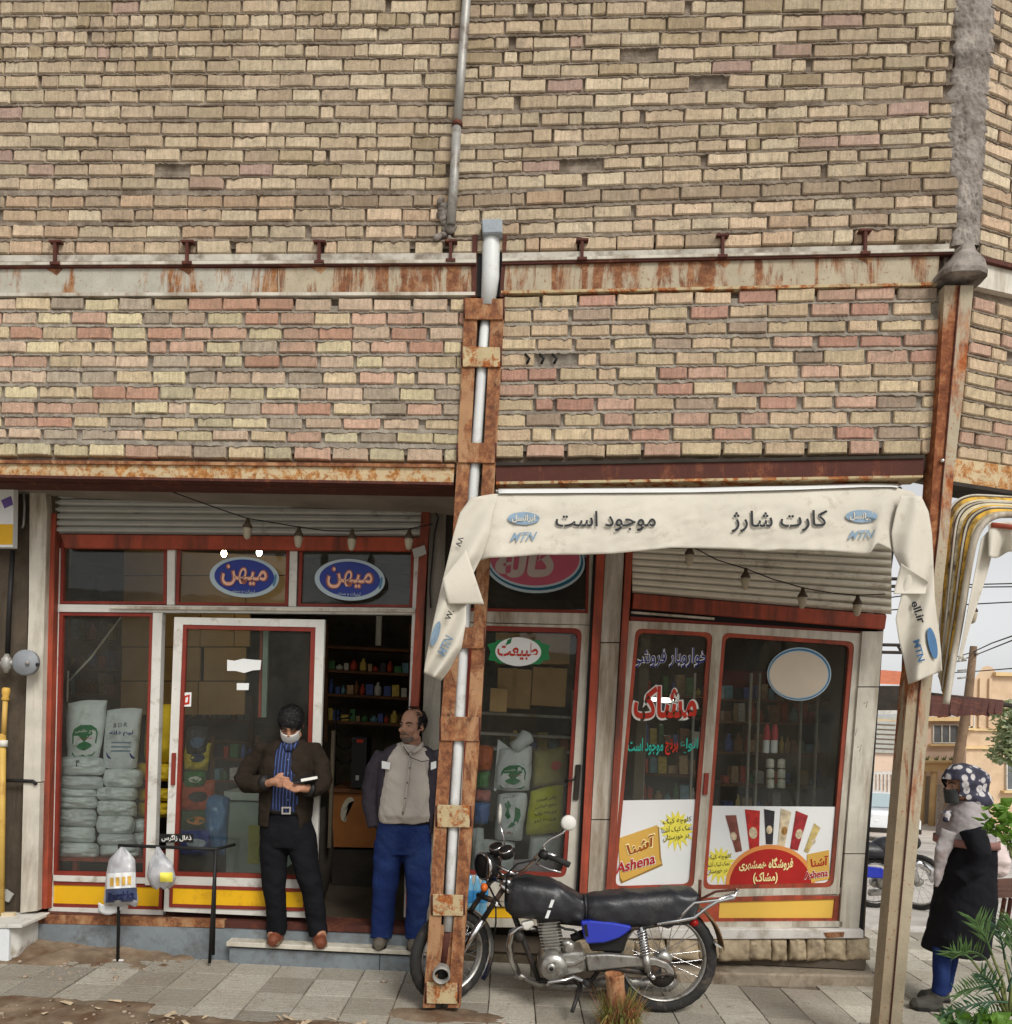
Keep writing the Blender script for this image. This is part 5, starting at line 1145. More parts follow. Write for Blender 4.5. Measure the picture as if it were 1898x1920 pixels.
part('teal_rim', mat('sign_teal', lin(20, 84, 108), .4, .06), ko, lambda m: m.poly(ell_px(1004, 1052, 90, 55, .04), SL, .049, .003))
part('pale_line', SPALE, ko, lambda m: m.poly(ell_px(1003, 1049, 87, 53, .02), SL, .051, .003))
part('pink_field', mat('sign_pink', lin(176, 84, 104), .4, .06), ko, lambda m: m.poly(ell_px(1003, 1047, 84, 51, .02), SL, .053, .003))
TXT('کاله', [(934, 1016), (1058, 1014), (1040, 1082), (926, 1084)], SL, mat('letter_grey', lin(176, 160, 150), .5, .06), ko, .058, .05)
# green and white oval
ts = root('oval_sticker', P(972, 1250, SL), 'white oval sticker with green ends on the middle door glass', 'sticker')
part('green_ends', mat('sticker_green', lin(28, 120, 66), .4, .06), ts, lambda m: m.poly([(914, 1208), (930, 1204), (932, 1200), (1012, 1200), (1016, 1206), (1032, 1210), (1028, 1222), (1032, 1236), (1018, 1240), (1012, 1246), (934, 1244), (930, 1240), (916, 1238), (920, 1222)], SL, .022, .004))
part('oval', PAPER, ts, lambda m: m.poly(ell_px(972, 1222, 43, 27, .03), SL, .026, .004))
part('leaf', INKG, ts, lambda m: m.poly([(948, 1210), (952, 1200), (960, 1196), (958, 1206)], SL, .029, .002))
TXT('طبیعت', [(932, 1204), (1010, 1206), (1008, 1238), (934, 1236)], SL, INKR, ts, .029, .02)
for q, l, mt in (([(426, 1237), (440, 1239), (456, 1235), (474, 1237), (490, 1238), (488, 1256), (474, 1257), (458, 1262), (442, 1258), (426, 1258)], 'white wavy paper label on the sliding door glass', PAPER),
                 ([(444, 1281), (467, 1281), (466, 1294), (444, 1294)], 'small white square label under the wavy label', PAPER),
                 ([(343, 1299), (359, 1298), (358, 1325), (341, 1325)], 'small white and red sticker at the door edge', PAPER)):
    st = root('sticker', P(q[0][0], q[-1][1], SL, .1), l, 'sticker')
    part('sheet', mt, st, lambda m: m.poly(q, SL, .069, .003))
    if 'red' in l: part('red_mark', INKR, st, lambda m: m.ring([(345, 1305), (356, 1302), (355, 1320), (344, 1322)], [(348, 1308), (353, 1306), (352, 1316), (347, 1318)], SL, .0715, .002))
ch = root('charcoal_sign', P(330, 1582, SL, .1), 'small black sign with white writing above the hanging bags', 'sign')
part('board', M_BLACK, ch, lambda m: m.poly([(299, 1564), (362, 1564), (362, 1580), (299, 1580)], SL, .13, .006))
TXT('ذغال زاگرس', [(303, 1565), (359, 1565), (359, 1578), (303, 1578)], SL, INKW, ch, .134, .02)
# right window lettering and posters
wl = root('window_lettering', P(1250, 1410, SR), 'blue, red and green hand painted shop name on the right shop glass', 'lettering')
q = [(1185, 1216), (1328, 1214), (1326, 1252), (1184, 1252)]
TXT('خواروبار فروشی', q, SR, INKW, wl, .008, .045); TXT('خواروبار فروشی', q, SR, INKB, wl, .011, .005)
q = [(1186, 1284), (1312, 1282), (1310, 1352), (1184, 1352)]
TXT('مشاک', q, SR, INKW, wl, .008, .075); TXT('مشاک', [(q[0][0] + 4, q[0][1] + 3), (q[1][0] - 4, q[1][1] + 3), (q[2][0] - 4, q[2][1] - 4), (q[3][0] + 4, q[3][1] - 4)], SR, INKR, wl, .012, .03)
TXT('انواع', [(1276, 1384), (1310, 1384), (1308, 1414), (1274, 1414)], SR, INKT, wl, .008, .02)
TXT('برنج', [(1248, 1386), (1272, 1386), (1271, 1416), (1247, 1416)], SR, INKR, wl, .008, .03)
TXT('موجود است', [(1178, 1384), (1245, 1384), (1243, 1416), (1177, 1416)], SR, INKT, wl, .008, .02)
ov = root('oval_sign', P(1500, 1312, SR), 'faded pale oval sign with blue rim in the right shop window', 'sign')
part('plate', SPALE, ov, lambda m: m.poly(ell_px(1499, 1264, 60, 50, -.02), SR, .022, .006))
part('blue_rim', mat('rim_blue', lin(50, 104, 144), .4, .06), ov, lambda m: m.poly(ell_px(1499, 1264, 58, 48, -.02), SR, .025, .003))
part('white_line', SPALE, ov, lambda m: m.poly(ell_px(1498, 1265, 56, 45, -.02), SR, .027, .003))
part('field', mat('faded_beige', lin(198, 184, 164), .5, .05), ov, lambda m: m.poly(ell_px(1498, 1265, 54.5, 43, -.02), SR, .029, .003))
def star(cx, cy, ro, ri, n, sx=1.0):
    return [(cx + sx * (ro if k % 2 == 0 else ri) * (1 + .08 * math.sin(k * 7.1)) * math.cos(math.pi * k / n + .1), cy + (ro if k % 2 == 0 else ri) * (1 + .08 * math.sin(k * 3.3)) * math.sin(math.pi * k / n + .1)) for k in range(2 * n)]
STARY = mat('star_yellow', lin(226, 214, 84), .5, .04, 3, 60, 0)
CHOC = mat('brand_red', lin(168, 30, 34), .5, .06, 3, 60, 0)
ORNG = mat('brand_brown', lin(150, 70, 20), .5, .06, 3, 60, 0)
po1 = root('poster', P(1230, 1665, SR), 'left white snack poster with a tilted gold logo and yellow burst', 'poster')
part('sheet', PAPER, po1, lambda m: m.poly([(1163, 1501), (1308, 1499), (1296, 1656), (1292, 1660), (1157, 1664), (1152, 1658)], SR, .012, .003))
part('burst', STARY, po1, lambda m: m.poly(star(1269, 1556, 38, 24, 16, .86), SR, .015, .002))
for i, t_ in enumerate(('کلوچه کیک', 'نمک کیک آشنا', 'در خوزستان')): TXT(t_, box4(1244 - (i == 1) * 3, 1536 + 15 * i, 1297 - 4 * (i == 2), 1549 + 15 * i, -6), SR, INK, po1, .018, 0)
part('logo_shade', mat('gold_shade', lin(150, 116, 54), .5, .06), po1, lambda m: m.poly([(1160, 1576), (1236, 1550), (1240, 1609), (1243, 1623), (1165, 1657), (1162, 1650)], SR, .0145, .002))
part('logo_field', GOLD, po1, lambda m: m.poly([(1160, 1572), (1233, 1547), (1237, 1612), (1242, 1619), (1168, 1653), (1163, 1645)], SR, .017, .002))
TXT('آشنا', [(1172, 1580), (1230, 1560), (1228, 1588), (1178, 1606)], SR, INKY, po1, .02, .06); TXT('آشنا', [(1174, 1582), (1228, 1563), (1226, 1586), (1180, 1604)], SR, ORNG, po1, .023, .02)
TXT('Ashena', [(1156, 1618), (1230, 1596), (1230, 1620), (1154, 1640)], SR, INKW, po1, .02, .05); TXT('Ashena', [(1157, 1619), (1229, 1598), (1229, 1619), (1155, 1639)], SR, CHOC, po1, .0235, .02)
po2 = root('poster', P(1440, 1660, SR), 'right white snack poster with red arch, wrapped bars and shop name', 'poster')
part('sheet', PAPER, po2, lambda m: m.poly([(1331, 1511), (1571, 1513), (1562, 1650), (1556, 1657), (1330, 1661), (1325, 1656)], SR, .012, .003))
part('burst', STARY, po2, lambda m: m.poly(star(1350, 1622, 36, 22, 16, .9), SR, .014, .002))
for i, t_ in enumerate(('کلوچه کیک', 'نمک کیک آشنا', 'در خوزستان')): TXT(t_, box4(1326, 1604 + 13 * i, 1372 - 4 * i, 1615 + 13 * i, -4), SR, INK, po2, .017, 0)
def arch(r_x, r_y): return [(1445 + r_x * math.cos(t), 1660 - r_y * math.sin(t)) for t in [math.pi * k / 24 for k in range(25)]]
part('arch_rim', mat('arch_orange', lin(214, 140, 74), .5, .05), po2, lambda m: m.poly(arch(84, 76), SR, .0165, .002))
part('arch', mat('arch_red', lin(168, 34, 30), .5, .1, 4, 60, 0), po2, lambda m: m.poly(arch(77, 68), SR, .0185, .002))
TXT('فروشگاه همشهری', [(1386, 1612), (1488, 1606), (1487, 1632), (1386, 1634)], SR, INKY, po2, .022, .03)
TXT('(مشاک)', [(1413, 1636), (1459, 1635), (1458, 1657), (1412, 1658)], SR, INKY, po2, .022, .03)
BAR = [lin(120, 70, 60), lin(176, 44, 40), lin(50, 46, 50), lin(196, 180, 150), lin(150, 44, 48), lin(190, 170, 110)]
for i, (x, y, wd, h_, an) in enumerate(((1378, 1562, 20, 72, -.22), (1413, 1556, 28, 78, -.05), (1443, 1550, 20, 66, .0), (1470, 1552, 20, 70, .14), (1497, 1558, 24, 72, .22), (1523, 1572, 14, 56, .4))):
    def br(m):
        c_, s_ = math.cos(an), math.sin(an); tp = .62
        pts = [(-wd / 2, -h_ / 2), (wd / 2, -h_ / 2 + 4), (wd / 2 * tp, h_ / 2), (-wd / 2 * tp, h_ / 2)]
        m.poly([(x + a * c_ - b * s_, y + a * s_ + b * c_) for a, b in pts], SR, .0150 + .0003 * i, .002)
    part('wrapped_bar', mat('bar_print_%s' % 'abcdef'[i], BAR[i], .45, .35, 26, 60, 0), po2, br)
    part('bar_print', mat('bar_face_%s' % 'abcdef'[i], (.55, .45, .3) if i != 3 else lin(150, 110, 60), .5, .4, 40, 60, 0), po2, lambda m: m.poly(ell_px(x + h_ * .12 * math.sin(-an) * -1, y + 6, wd * .28, wd * .4, an, 12), SR, .0172 + .0002 * i, .001))
part('logo_field', GOLD, po2, lambda m: m.poly([(1514, 1602), (1555, 1594), (1555, 1640), (1558, 1648), (1516, 1655), (1514, 1648)], SR, .0175, .002))
TXT('آشنا', [(1520, 1608), (1554, 1604), (1552, 1622), (1522, 1626)], SR, CHOC, po2, .021, .02)
TXT('Ashena', [(1508, 1634), (1554, 1628), (1554, 1644), (1508, 1650)], SR, INKW, po2, .0205, .06); TXT('Ashena', [(1509, 1635), (1553, 1629), (1553, 1643), (1509, 1649)], SR, CHOC, po2, .0235, .02)
# ================================================================ string of lamps
LAMPG = mat('opal_lamp', lin(164, 154, 132), .35, .1, 10, 60, .05)
def lamp(x, y, label, pl=5.25):
    l_ = root('string_lamp', P(x, y + 14, pl), label, 'lamp', 'unlit lamps strung under the soffit')
    k = pl / F
    part('shade', mat('brown_lamp_cap', lin(70, 58, 42), .5, .2), l_, lambda m: m.lathe([(.001, 22 * k), (3 * k, 20 * k), (4 * k, 14 * k), (9.5 * k, 4 * k), (8 * k, 2 * k), (0, 3 * k)], P(x, y, pl), n=14))
    part('globe', LAMPG, l_, lambda m: m.lathe([(0, 4 * k), (7.5 * k, 4 * k), (8.2 * k, -2 * k), (7 * k, -10 * k), (5 * k, -17 * k), (0, -20 * k)], P(x, y, pl), n=14))
for x, y, l in ((464, 992, 'unlit lamp on the wire, first from the left over the sliding door'), (560, 1008, 'unlit lamp on the wire over the gap between the two blue ovals'), (660, 1013, 'unlit lamp on the wire straight above the right blue oval'), (767, 1012, 'unlit lamp on the wire beside the small bracket')): lamp(x, y, l)
for x, y, l in ((1293, 1042, 'unlit lamp hanging just below the banner edge'), (1398, 1086, 'unlit lamp second below the banner, over the window mullion'), (1505, 1122, 'unlit lamp third below the banner, against the shutter'), (1608, 1136, 'unlit lamp nearest the dark end of the right shutter')): lamp(x, y, l, 5.3)
lw = part('lamp_wire', M_BLACK, None, lambda m: m.ptube([(290, 908, 0), (330, 925, 0), (422, 958, 0), (464, 972, 0), (560, 988, 0), (610, 995, 0), (660, 996, 0), (720, 994, 0), (767, 992, 0), (812, 982, 0)], 5.25, .004, 6), label='thin black wire carrying the lamps over the left shop', cat='wire')
part('lamp_wire', M_BLACK, None, lambda m: m.ptube([(1240, 1010, 0), (1293, 1022, 0), (1345, 1050, 0), (1398, 1066, 0), (1450, 1086, 0), (1505, 1102, 0), (1560, 1112, 0), (1608, 1116, 0), (1660, 1114, 0)], 5.3, .004, 6), label='thin black wire carrying the lamps over the right shop', cat='wire')
# ================================================================ banner
CLOTH = mat('cream_banner_cloth', lin(200, 194, 180), 0.9, 0.06, 3, 160, 0.4, spec=.15, dirt=lin(172, 164, 148), dscale=9, damt=0.15, sheen=.1)
bn = root('banner', P(1300, 1040, 4.45), 'torn cream cloth banner with black writing hung between the two posts', 'banner')
def interp(K, x):
    if x <= K[0][0]: return K[0][1]
    for (a, b), (c, d) in zip(K, K[1:]):
        if x <= c:
            t = (x - a) / (c - a); return b + (d - b) * t
    return K[-1][1]
TOPK = [(880, 942), (895, 931), (925, 926), (1100, 925), (1300, 924), (1500, 919), (1620, 914), (1680, 914), (1712, 922), (1732, 944)]
BOTK = [(880, 1058), (915, 1046), (960, 1044), (1010, 1040), (1090, 1040), (1150, 1038), (1190, 1034), (1260, 1027), (1340, 1028), (1400, 1030), (1430, 1033), (1470, 1031), (1560, 1033), (1625, 1040), (1634, 1036), (1644, 1018), (1670, 1030), (1700, 1058), (1732, 1082)]
def bdep(x, y):
    t = (y - interp(TOPK, x)) / max(1, interp(BOTK, x) - interp(TOPK, x))
    r = .010 * math.sin(x * .021 + 1) * t + .006 * fBm((x * .035 + y * .05, y * .05, 2)) * min(1, 4 * t) + .012 * noise.noise((x * .012, y * .02, 3)) * (t + .3) + .006 * noise.noise((x * .05, y * .02, 8)) * t
    e = max(0, 1 - (x - 878) / 85.0); e2 = max(0, (x - 1630) / 100.0)
    r += .045 * math.sin(e * 5.5) * t * e ** .5 + .05 * math.sin(e2 * 6.0 + .4) * (t + .2) * min(1, e2 * 1.5)
    r += .02 * max(0, 1 - abs(x - (930 - 40 * t)) / 18.0) * t + .022 * max(0, 1 - abs(x - (1672 - 36 * t)) / 16.0) * t
    return 4.46 - .03 * t + .03 * (1 - t) ** 6 - r
def bfn(a, b):
    x = 880 + 852 * a; y0, y1 = interp(TOPK, x), interp(BOTK, x); y = y0 + (y1 - y0) * b
    return P(x, y, bdep(x, y))
part('valance', CLOTH, bn, lambda m: m.grid(bfn, 190, 26, th=(0, .003, 0)), fix=False)
part('top_flap', PAPER, bn, lambda m: m.grid(lambda a, b: P(935 + 750 * a, interp(TOPK, 935 + 750 * a) - 1 - 9 * b, 4.47 + .10 * b), 60, 4, th=(0, .003, .002)), fix=False)
def flap(K, ph, am, fold):
    """K rows: y, xleft, xright, depth"""
    def f(a, b):
        y = K[0][0] + (K[-1][0] - K[0][0]) * b
        xl_ = interp([(k[0], k[1]) for k in K], y); xr3 = interp([(k[0], k[2]) for k in K], y); dp_ = interp([(k[0], k[3]) for k in K], y)
        yy = y + fold(a, b); x = xl_ + (xr3 - xl_) * a
        return P(x, yy, dp_ - am * math.sin(math.pi * 2 * (a * 1.1 + b * 1.6) + ph) * (.4 + b) - .02 * math.sin(math.pi * a))
    return f
KL = [(932, 884, 932, 4.46), (962, 862, 924, 4.44), (1000, 851, 919, 4.42), (1040, 842, 905, 4.40), (1080, 832, 884, 4.39), (1110, 825, 874, 4.38), (1160, 814, 874, 4.36), (1205, 805, 866, 4.35), (1245, 797, 842, 4.34), (1262, 795, 828, 4.34)]
fl = flap(KL, .3, .03, lambda a, b: 14 * a * b * b)
part('side_flap', CLOTH, bn, lambda m: m.grid(fl, 26, 70, th=(0, .003, 0)), fix=False)
part('twisted_fold', CLOTH, bn, lambda m: m.grid(lambda a, b: P(830 + 44 * a + 10 * b + 24 * a * b, 1086 - 56 * a * (1 - b * .3) + 46 * b + 40 * a * b, 4.33 - .02 * math.sin(3 * b) + .03 * a), 14, 20, th=(0, .003, 0)), fix=False)
KR = [(930, 1690, 1728, 4.44), (960, 1680, 1742, 4.42), (1000, 1672, 1748, 4.40), (1036, 1676, 1750, 4.39), (1070, 1692, 1751, 4.38), (1120, 1690, 1753, 4.37), (1160, 1680, 1757, 4.36), (1200, 1686, 1762, 4.35), (1240, 1696, 1765, 4.345), (1284, 1704, 1767, 4.34)]
fr_ = flap(KR, 2.2, .028, lambda a, b: -26 * a * b ** 3)
part('side_flap', CLOTH, bn, lambda m: m.grid(fr_, 26, 76, th=(0, .003, 0)), fix=False)
part('twisted_fold', CLOTH, bn, lambda m: m.grid(lambda a, b: P(1690 + 50 * a - 14 * b + 10 * a * b, 1056 + 34 * a + 58 * b * (1 - .6 * a), 4.335 + .02 * math.sin(3 * b) - .01 * a), 14, 20, th=(0, .003, 0)), fix=False)
TXT('موجود است', [(1042, 958), (1230, 958), (1230, 996), (1042, 996)], bdep, INK, bn, .012, .012)
TXT('کارت شارژ', [(1372, 958), (1552, 956), (1552, 996), (1372, 998)], bdep, INK, bn, .012, .012)
def emb(m, x, y, rx, ry, tl=0.0, dfun=bdep, d=.010):
    o = ell_px(x, y, rx, ry, tl, 28); c_ = P(x, y, dfun(x, y), d); v = [P(a, b, dfun(a, b), d) for a, b in o]
    m.add([c_] + v, [(0, 1 + i, 1 + (i + 1) % 28) for i in range(28)])
for x in (982, 1616):
    y = 972 if x < 1300 else 968
    part('emblem', INKM, bn, lambda m: emb(m, x, y, 30, 12), fix=False)
    TXT('ایرانسل', [(x - 22, y - 7), (x + 22, y - 7), (x + 22, y + 8), (x - 22, y + 8)], bdep, CLOTH, bn, .014, .03)
    TXT('MTN', [(x - 22, y + 27), (x + 26, y + 25), (x + 22, y + 41), (x - 26, y + 43)], bdep, INKM, bn, .012, .02, shear=.25)
def dK(K, am, ph):
    def g(x, y):
        a = (x - interp([(k[0], k[1]) for k in K], y)) / (interp([(k[0], k[2]) for k in K], y) - interp([(k[0], k[1]) for k in K], y)); b = (y - K[0][0]) / (K[-1][0] - K[0][0])
        return interp([(k[0], k[3]) for k in K], y) - am * math.sin(math.pi * 2 * (a * 1.1 + b * 1.6) + ph) * (.4 + b) - .02 * math.sin(math.pi * max(0, min(1, a)))
    return g
gl_, gr_ = dK(KL, .03, .3), dK(KR, .028, 2.2)
TXT('MTN', [(820, 1222), (836, 1190), (850, 1198), (834, 1232)], gl_, INKM, bn, .02, .02)
TXT('W.', [(834, 1160), (842, 1142), (852, 1146), (844, 1164)], gl_, INK, bn, .03, .02)
part('emblem', INKM, bn, lambda m: emb(m, 817, 1188, 7, 24, .3, gl_, .02), fix=False)
TXT('۸۸', [(853, 1024), (860, 1006), (870, 1008), (864, 1026)], gl_, INK, bn, .02, .02)
TXT('ell.ir', [(1722, 1124), (1738, 1166), (1722, 1170), (1708, 1130)], gr_, INK, bn, .02, .03)
TXT('MTN', [(1724, 1198), (1735, 1238), (1722, 1242), (1712, 1202)], gr_, INKN, bn, .02, .03)
part('emblem', INKN, bn, lambda m: emb(m, 1749, 1206, 8, 30, -.2, gr_, .02), fix=False)
# poles and hooks of the frame
fp = root('banner_pole', P(1300, 918, 4.6), 'thin white pole with hooks above the banner', 'pole')
part('pole', M_WHITE, fp, lambda m: m.ptube([(930, 921, 0), (1300, 920, 0), (1560, 914, 0), (1690, 908, 0)], 4.62, .008, 8))
for x in (1062, 1175, 1288, 1405, 1512, 1540): part('hook', M_BLACK, fp, lambda m: m.ptube([(x - 2, 914, 0), (x + 3, 918, .02), (x - 1, 926, .02)], 4.58, .006, 6))
# ================================================================ folded awning on the corner side
aw = root('folded_awning', P(1772, 1320, 4.4), 'folded striped awning of nested curved tubes at the right edge', 'awning')
def c8(pts): return [(1498 + x / 4.0, 860 + y / 4.0) for x, y in pts]
def smooth(pts, n=40):
    out = []
    m_ = len(pts) - 1
    for i in range(n + 1):
        t = i / n * m_; k = min(int(t), m_ - 1); t -= k
        p0, p1, p2, p3 = pts[max(k - 1, 0)], pts[k], pts[k + 1], pts[min(k + 2, m_)]
        out.append(tuple(.5 * (2 * p1[j] + (p2[j] - p0[j]) * t + (2 * p0[j] - 5 * p1[j] + 4 * p2[j] - p3[j]) * t * t + (3 * p1[j] - p0[j] - 3 * p2[j] + p3[j]) * t ** 3) for j in range(len(p0))))
    return out
TUB = [[(1750, 300), (1450, 278), (1280, 278), (1170, 330), (1115, 440), (1090, 700), (1068, 1100), (1050, 1480), (1040, 1560)],
       [(1750, 345), (1480, 325), (1330, 335), (1230, 390), (1180, 500), (1150, 760), (1110, 1150), (1070, 1500), (1052, 1640)],
       [(1750, 385), (1530, 365), (1400, 375), (1295, 440), (1245, 560), (1205, 830), (1160, 1160), (1100, 1560), (1075, 1740)],
       [(1750, 430), (1600, 420), (1480, 430), (1385, 490), (1320, 610), (1270, 850), (1215, 1200), (1150, 1560), (1105, 1840)]]
AWD = [4.50, 4.46, 4.42, 4.37]
TB = [smooth(c8(t)) for t in TUB]
YB = [mat('awning_stripe_cream', lin(206, 194, 160), .8, .12, 6, 120, .2, dirt=lin(96, 84, 64), dscale=6, damt=.5), mat('awning_stripe_yellow', lin(214, 168, 66), .8, .15, 6, 120, .2, dirt=lin(70, 58, 40), dscale=5, damt=.45), mat('awning_stripe_black', lin(66, 60, 54), .85, .2, 6, 120, .2)]
for i, t in enumerate(TB):
    part('tube', M_DIRTYW, aw, lambda m: m.tube([P(x, y, AWD[i]) for x, y in t], .006 if i < 3 else .018, 10))
    if i < 3:
        def pl(m, a0, a1, dd):
            m.grid(lambda a, b: P(TB[i][int(b * 40)][0] + (TB[i + 1][int(b * 40)][0] - TB[i][int(b * 40)][0]) * (a0 + (a1 - a0) * a), TB[i][int(b * 40)][1] + (TB[i + 1][int(b * 40)][1] - TB[i][int(b * 40)][1]) * (a0 + (a1 - a0) * a), AWD[i] + (AWD[i + 1] - AWD[i]) * (a0 + (a1 - a0) * a) + dd * math.sin(math.pi * (a0 + (a1 - a0) * a))), 5, 41, th=(0, .003, 0))
        for a0, a1, k in ((0, .22, 2), (.22, .58, (1, 0, 1)[i]), (.58, .8, (0, 1, 0)[i]), (.8, 1, 2)): part('pleat', YB[k], aw, lambda m: pl(m, a0, a1, .008), fix=False)
def cl(a, b):
    x = 1310 + 110 * a + (1 - b) * 60 - 110 * b + 30 * math.sin(5 * b) * a; y = 600 + 900 * b - 120 * a * (1 - b)
    q = c8([(x, y)])[0]; return P(q[0], q[1], 4.36 - .03 * math.sin(6 * a + 3 * b) * (.3 + b) + .04 * a)
part('hanging_cloth', CLOTH, aw, lambda m: m.grid(lambda a, b: cl(a * (1 - b * .7), b), 16, 40, th=(0, .003, 0)), fix=False)
def cl2(a, b):
    q = c8([(1425 + 240 * a, 480 + 250 * b + 20 * math.sin(7 * a) * b - 20 * a)])[0]; return P(q[0], q[1], 4.34 - .05 * math.sin(9 * a + b) * b)
part('hanging_valance', CLOTH, aw, lambda m: m.grid(cl2, 30, 14, th=(0, .003, 0)), fix=False)
part('red_bar', M_RED, aw, lambda m: m.ptube([(1860, 984, 0), (1960, 995, 0)], 4.33, .014, 8))
lamp(1824, 1150, 'unlit lamp hanging outside beneath the folded awning', 4.6)

# ================================================================ stand with two carrier bags
Yk = 5.34
ks = root('bag_stand', Vector((P(310, 1800, Yk).x, Yk, 0)), 'thin black metal stand on the pavement with two plastic bags hung on it', 'stand')
def kt(nm, pts): part(nm, M_BLACK, ks, lambda m: m.tube([P(x, y, Yk + d) for x, y, d in pts], .011, 8))
kt('top_bar', [(222, 1585, 0), (300, 1588, 0), (406, 1593, 0)]); kt('back_bar', [(300, 1588, 0), (406, 1592, 0), (440, 1584, .2)])
for x0, x1, y1, d in ((224, 221, 1802, 0), (405, 393, 1806, 0), (404, 400, 1790, .10)): kt('leg', [(x0, 1586 if x0 < 300 else 1592, 0), ((x0 + x1) / 2, 1700, d * .5), (x1, y1, d)])
part('foot', M_CONC, ks, lambda m: m.tube([P(212, 1801, Yk), P(232, 1801, Yk)], .008, 6))
PLAS = mat('grey_carrier_bag', lin(176, 176, 178), .35, .12, 9, 40, .3, spec=.5, dirt=lin(140, 140, 146), dscale=6, damt=.4)
def cbag(name, label, rows, d, seed, prints=None):
    rt = root(name, P(rows[0][1], rows[-1][0], Yk), label, 'bag'); n = 26
    def f(a, b):
        y = rows[0][0] + (rows[-1][0] - rows[0][0]) * b; xl_ = interp([(r[0], r[1]) for r in rows], y); xr3 = interp([(r[0], r[2]) for r in rows], y); th = interp([(r[0], r[3]) for r in rows], y)
        t = 2 * math.pi * a; cx_ = (xl_ + xr3) / 2; hw = (xr3 - xl_) / 2
        return P(cx_ - hw * math.cos(t), y + 2.5 * math.sin(5 * t + seed) * b, Yk - .03 - th * math.sin(t) - .014 * fBm((math.cos(t) * 2 + seed, math.sin(t) * 2, b * 5)) - .010 * math.sin(11 * t + seed) * (1 - b) ** 1.3)
    m = MB(); m.grid(f, n, 22); m.build('body', PLAS, rt, fix=False)
    def front(x, y, e=.008):
        xl_ = interp([(r[0], r[1]) for r in rows], y); xr3 = interp([(r[0], r[2]) for r in rows], y); th = interp([(r[0], r[3]) for r in rows], y)
        c = max(-1, min(1, ((xl_ + xr3) / 2 - x) / ((xr3 - xl_) / 2))); t = math.acos(c); b = (y - rows[0][0]) / (rows[-1][0] - rows[0][0])
        return Yk - .03 - th * math.sin(t) - .014 * fBm((c * 2 + seed, math.sin(t) * 2, b * 5)) - .010 * math.sin(11 * t + seed) * (1 - b) ** 1.3 - e
    return rt, front
g1, fg = cbag('carrier_bag', 'grey plastic carrier bag with yellow letters and dark band hung on the stand', [(1588, 226, 232, .015), (1600, 214, 244, .03), (1612, 204, 254, .05), (1640, 199, 255, .07), (1668, 196, 256, .08), (1688, 194, 260, .07), (1698, 198, 258, .03)], 0, 1.2)
for nm, mt, x0, x1, y0, y1 in (('dark_band', mat('navy_bag_band', lin(66, 76, 104), .4, .1), 198, 257, 1668, 1693), ('white_band', PAPER, 200, 254, 1638, 1667)):
    part(nm, mt, g1, lambda m: m.grid(lambda a, b: P(x0 + (x1 - x0) * a, y0 + (y1 - y0) * b - 3 * a, fg(x0 + (x1 - x0) * a, y0 + (y1 - y0) * b)), 16, 6), fix=False)
ff = lambda x, y: fg(x, y, .012)
TXT('Barshka', [(202, 1674), (252, 1669), (252, 1685), (202, 1690)], ff, mat('navy_ink', lin(24, 30, 70), .5, .1), g1, .002, .02)
for i in range(4): part('yellow_mark', GOLD, g1, lambda m: m.grid(lambda a, b: P(206 + 11 * i + 7 * a, 1646 + 16 * b - i, fg(206 + 11 * i + 7 * a, 1646 + 16 * b, .012)), 4, 4), fix=False)
g2, fg2 = cbag('carrier_bag', 'small knotted grey plastic bag hanging beside the lettered bag on the stand', [(1588, 293, 299, .012), (1604, 288, 310, .03), (1620, 279, 324, .06), (1645, 275, 330, .08), (1658, 280, 326, .06), (1666, 290, 316, .03)], 0, 4.0)
part('yellow_content', STARY, g2, lambda m: m.grid(lambda a, b: P(300 + 24 * a, 1636 + 18 * b, fg2(300 + 24 * a, 1636 + 18 * b, .006)), 6, 6), fix=False)
rg = root('rag', P(215, 1712, 5.3), 'white rag lying on the sill under the lettered carrier bag', 'rag')
part('cloth', PAPER, rg, lambda m: m.grid(lambda a, b: P(184 + 56 * a, 1692 + 18 * b + 6 * math.sin(5 * a), 5.36 - .03 * math.sin(3 * a)), 10, 5, th=(0, .003, 0)), fix=False)
# ================================================================ motorcycle
YB = 4.92
LEATH = mat('black_vinyl_cover', lin(36, 37, 41), 0.42, 0.25, 7, 18, 1.0, spec=.5, dirt=lin(74, 72, 70), dscale=5, damt=.2)
BLUEP = mat('blue_gloss_panel', lin(24, 46, 168), 0.25, 0.1, 3, 60, 0.0, spec=.6, coat=.5)
DKMET = mat('dark_frame_steel', lin(46, 44, 42), 0.5, 0.2, 14, 60, 0.1, dirt=lin(96, 70, 50), dscale=12, damt=.3)
ORANGEL = mat('orange_lens', lin(206, 104, 40), 0.3, 0.1, 10, 60, 0.05)
REDL = mat('red_lens', lin(170, 30, 26), 0.3, 0.1, 10, 60, 0.05)
BROWNF = mat('muddy_fender', lin(112, 88, 62), 0.6, 0.3, 8, 60, 0.2)
mb_ = root('motorcycle', G(1080, 1890), 'parked motorcycle with black vinyl seat cover and blue side panel behind the rusty post', 'motorcycle')
K = YB / F
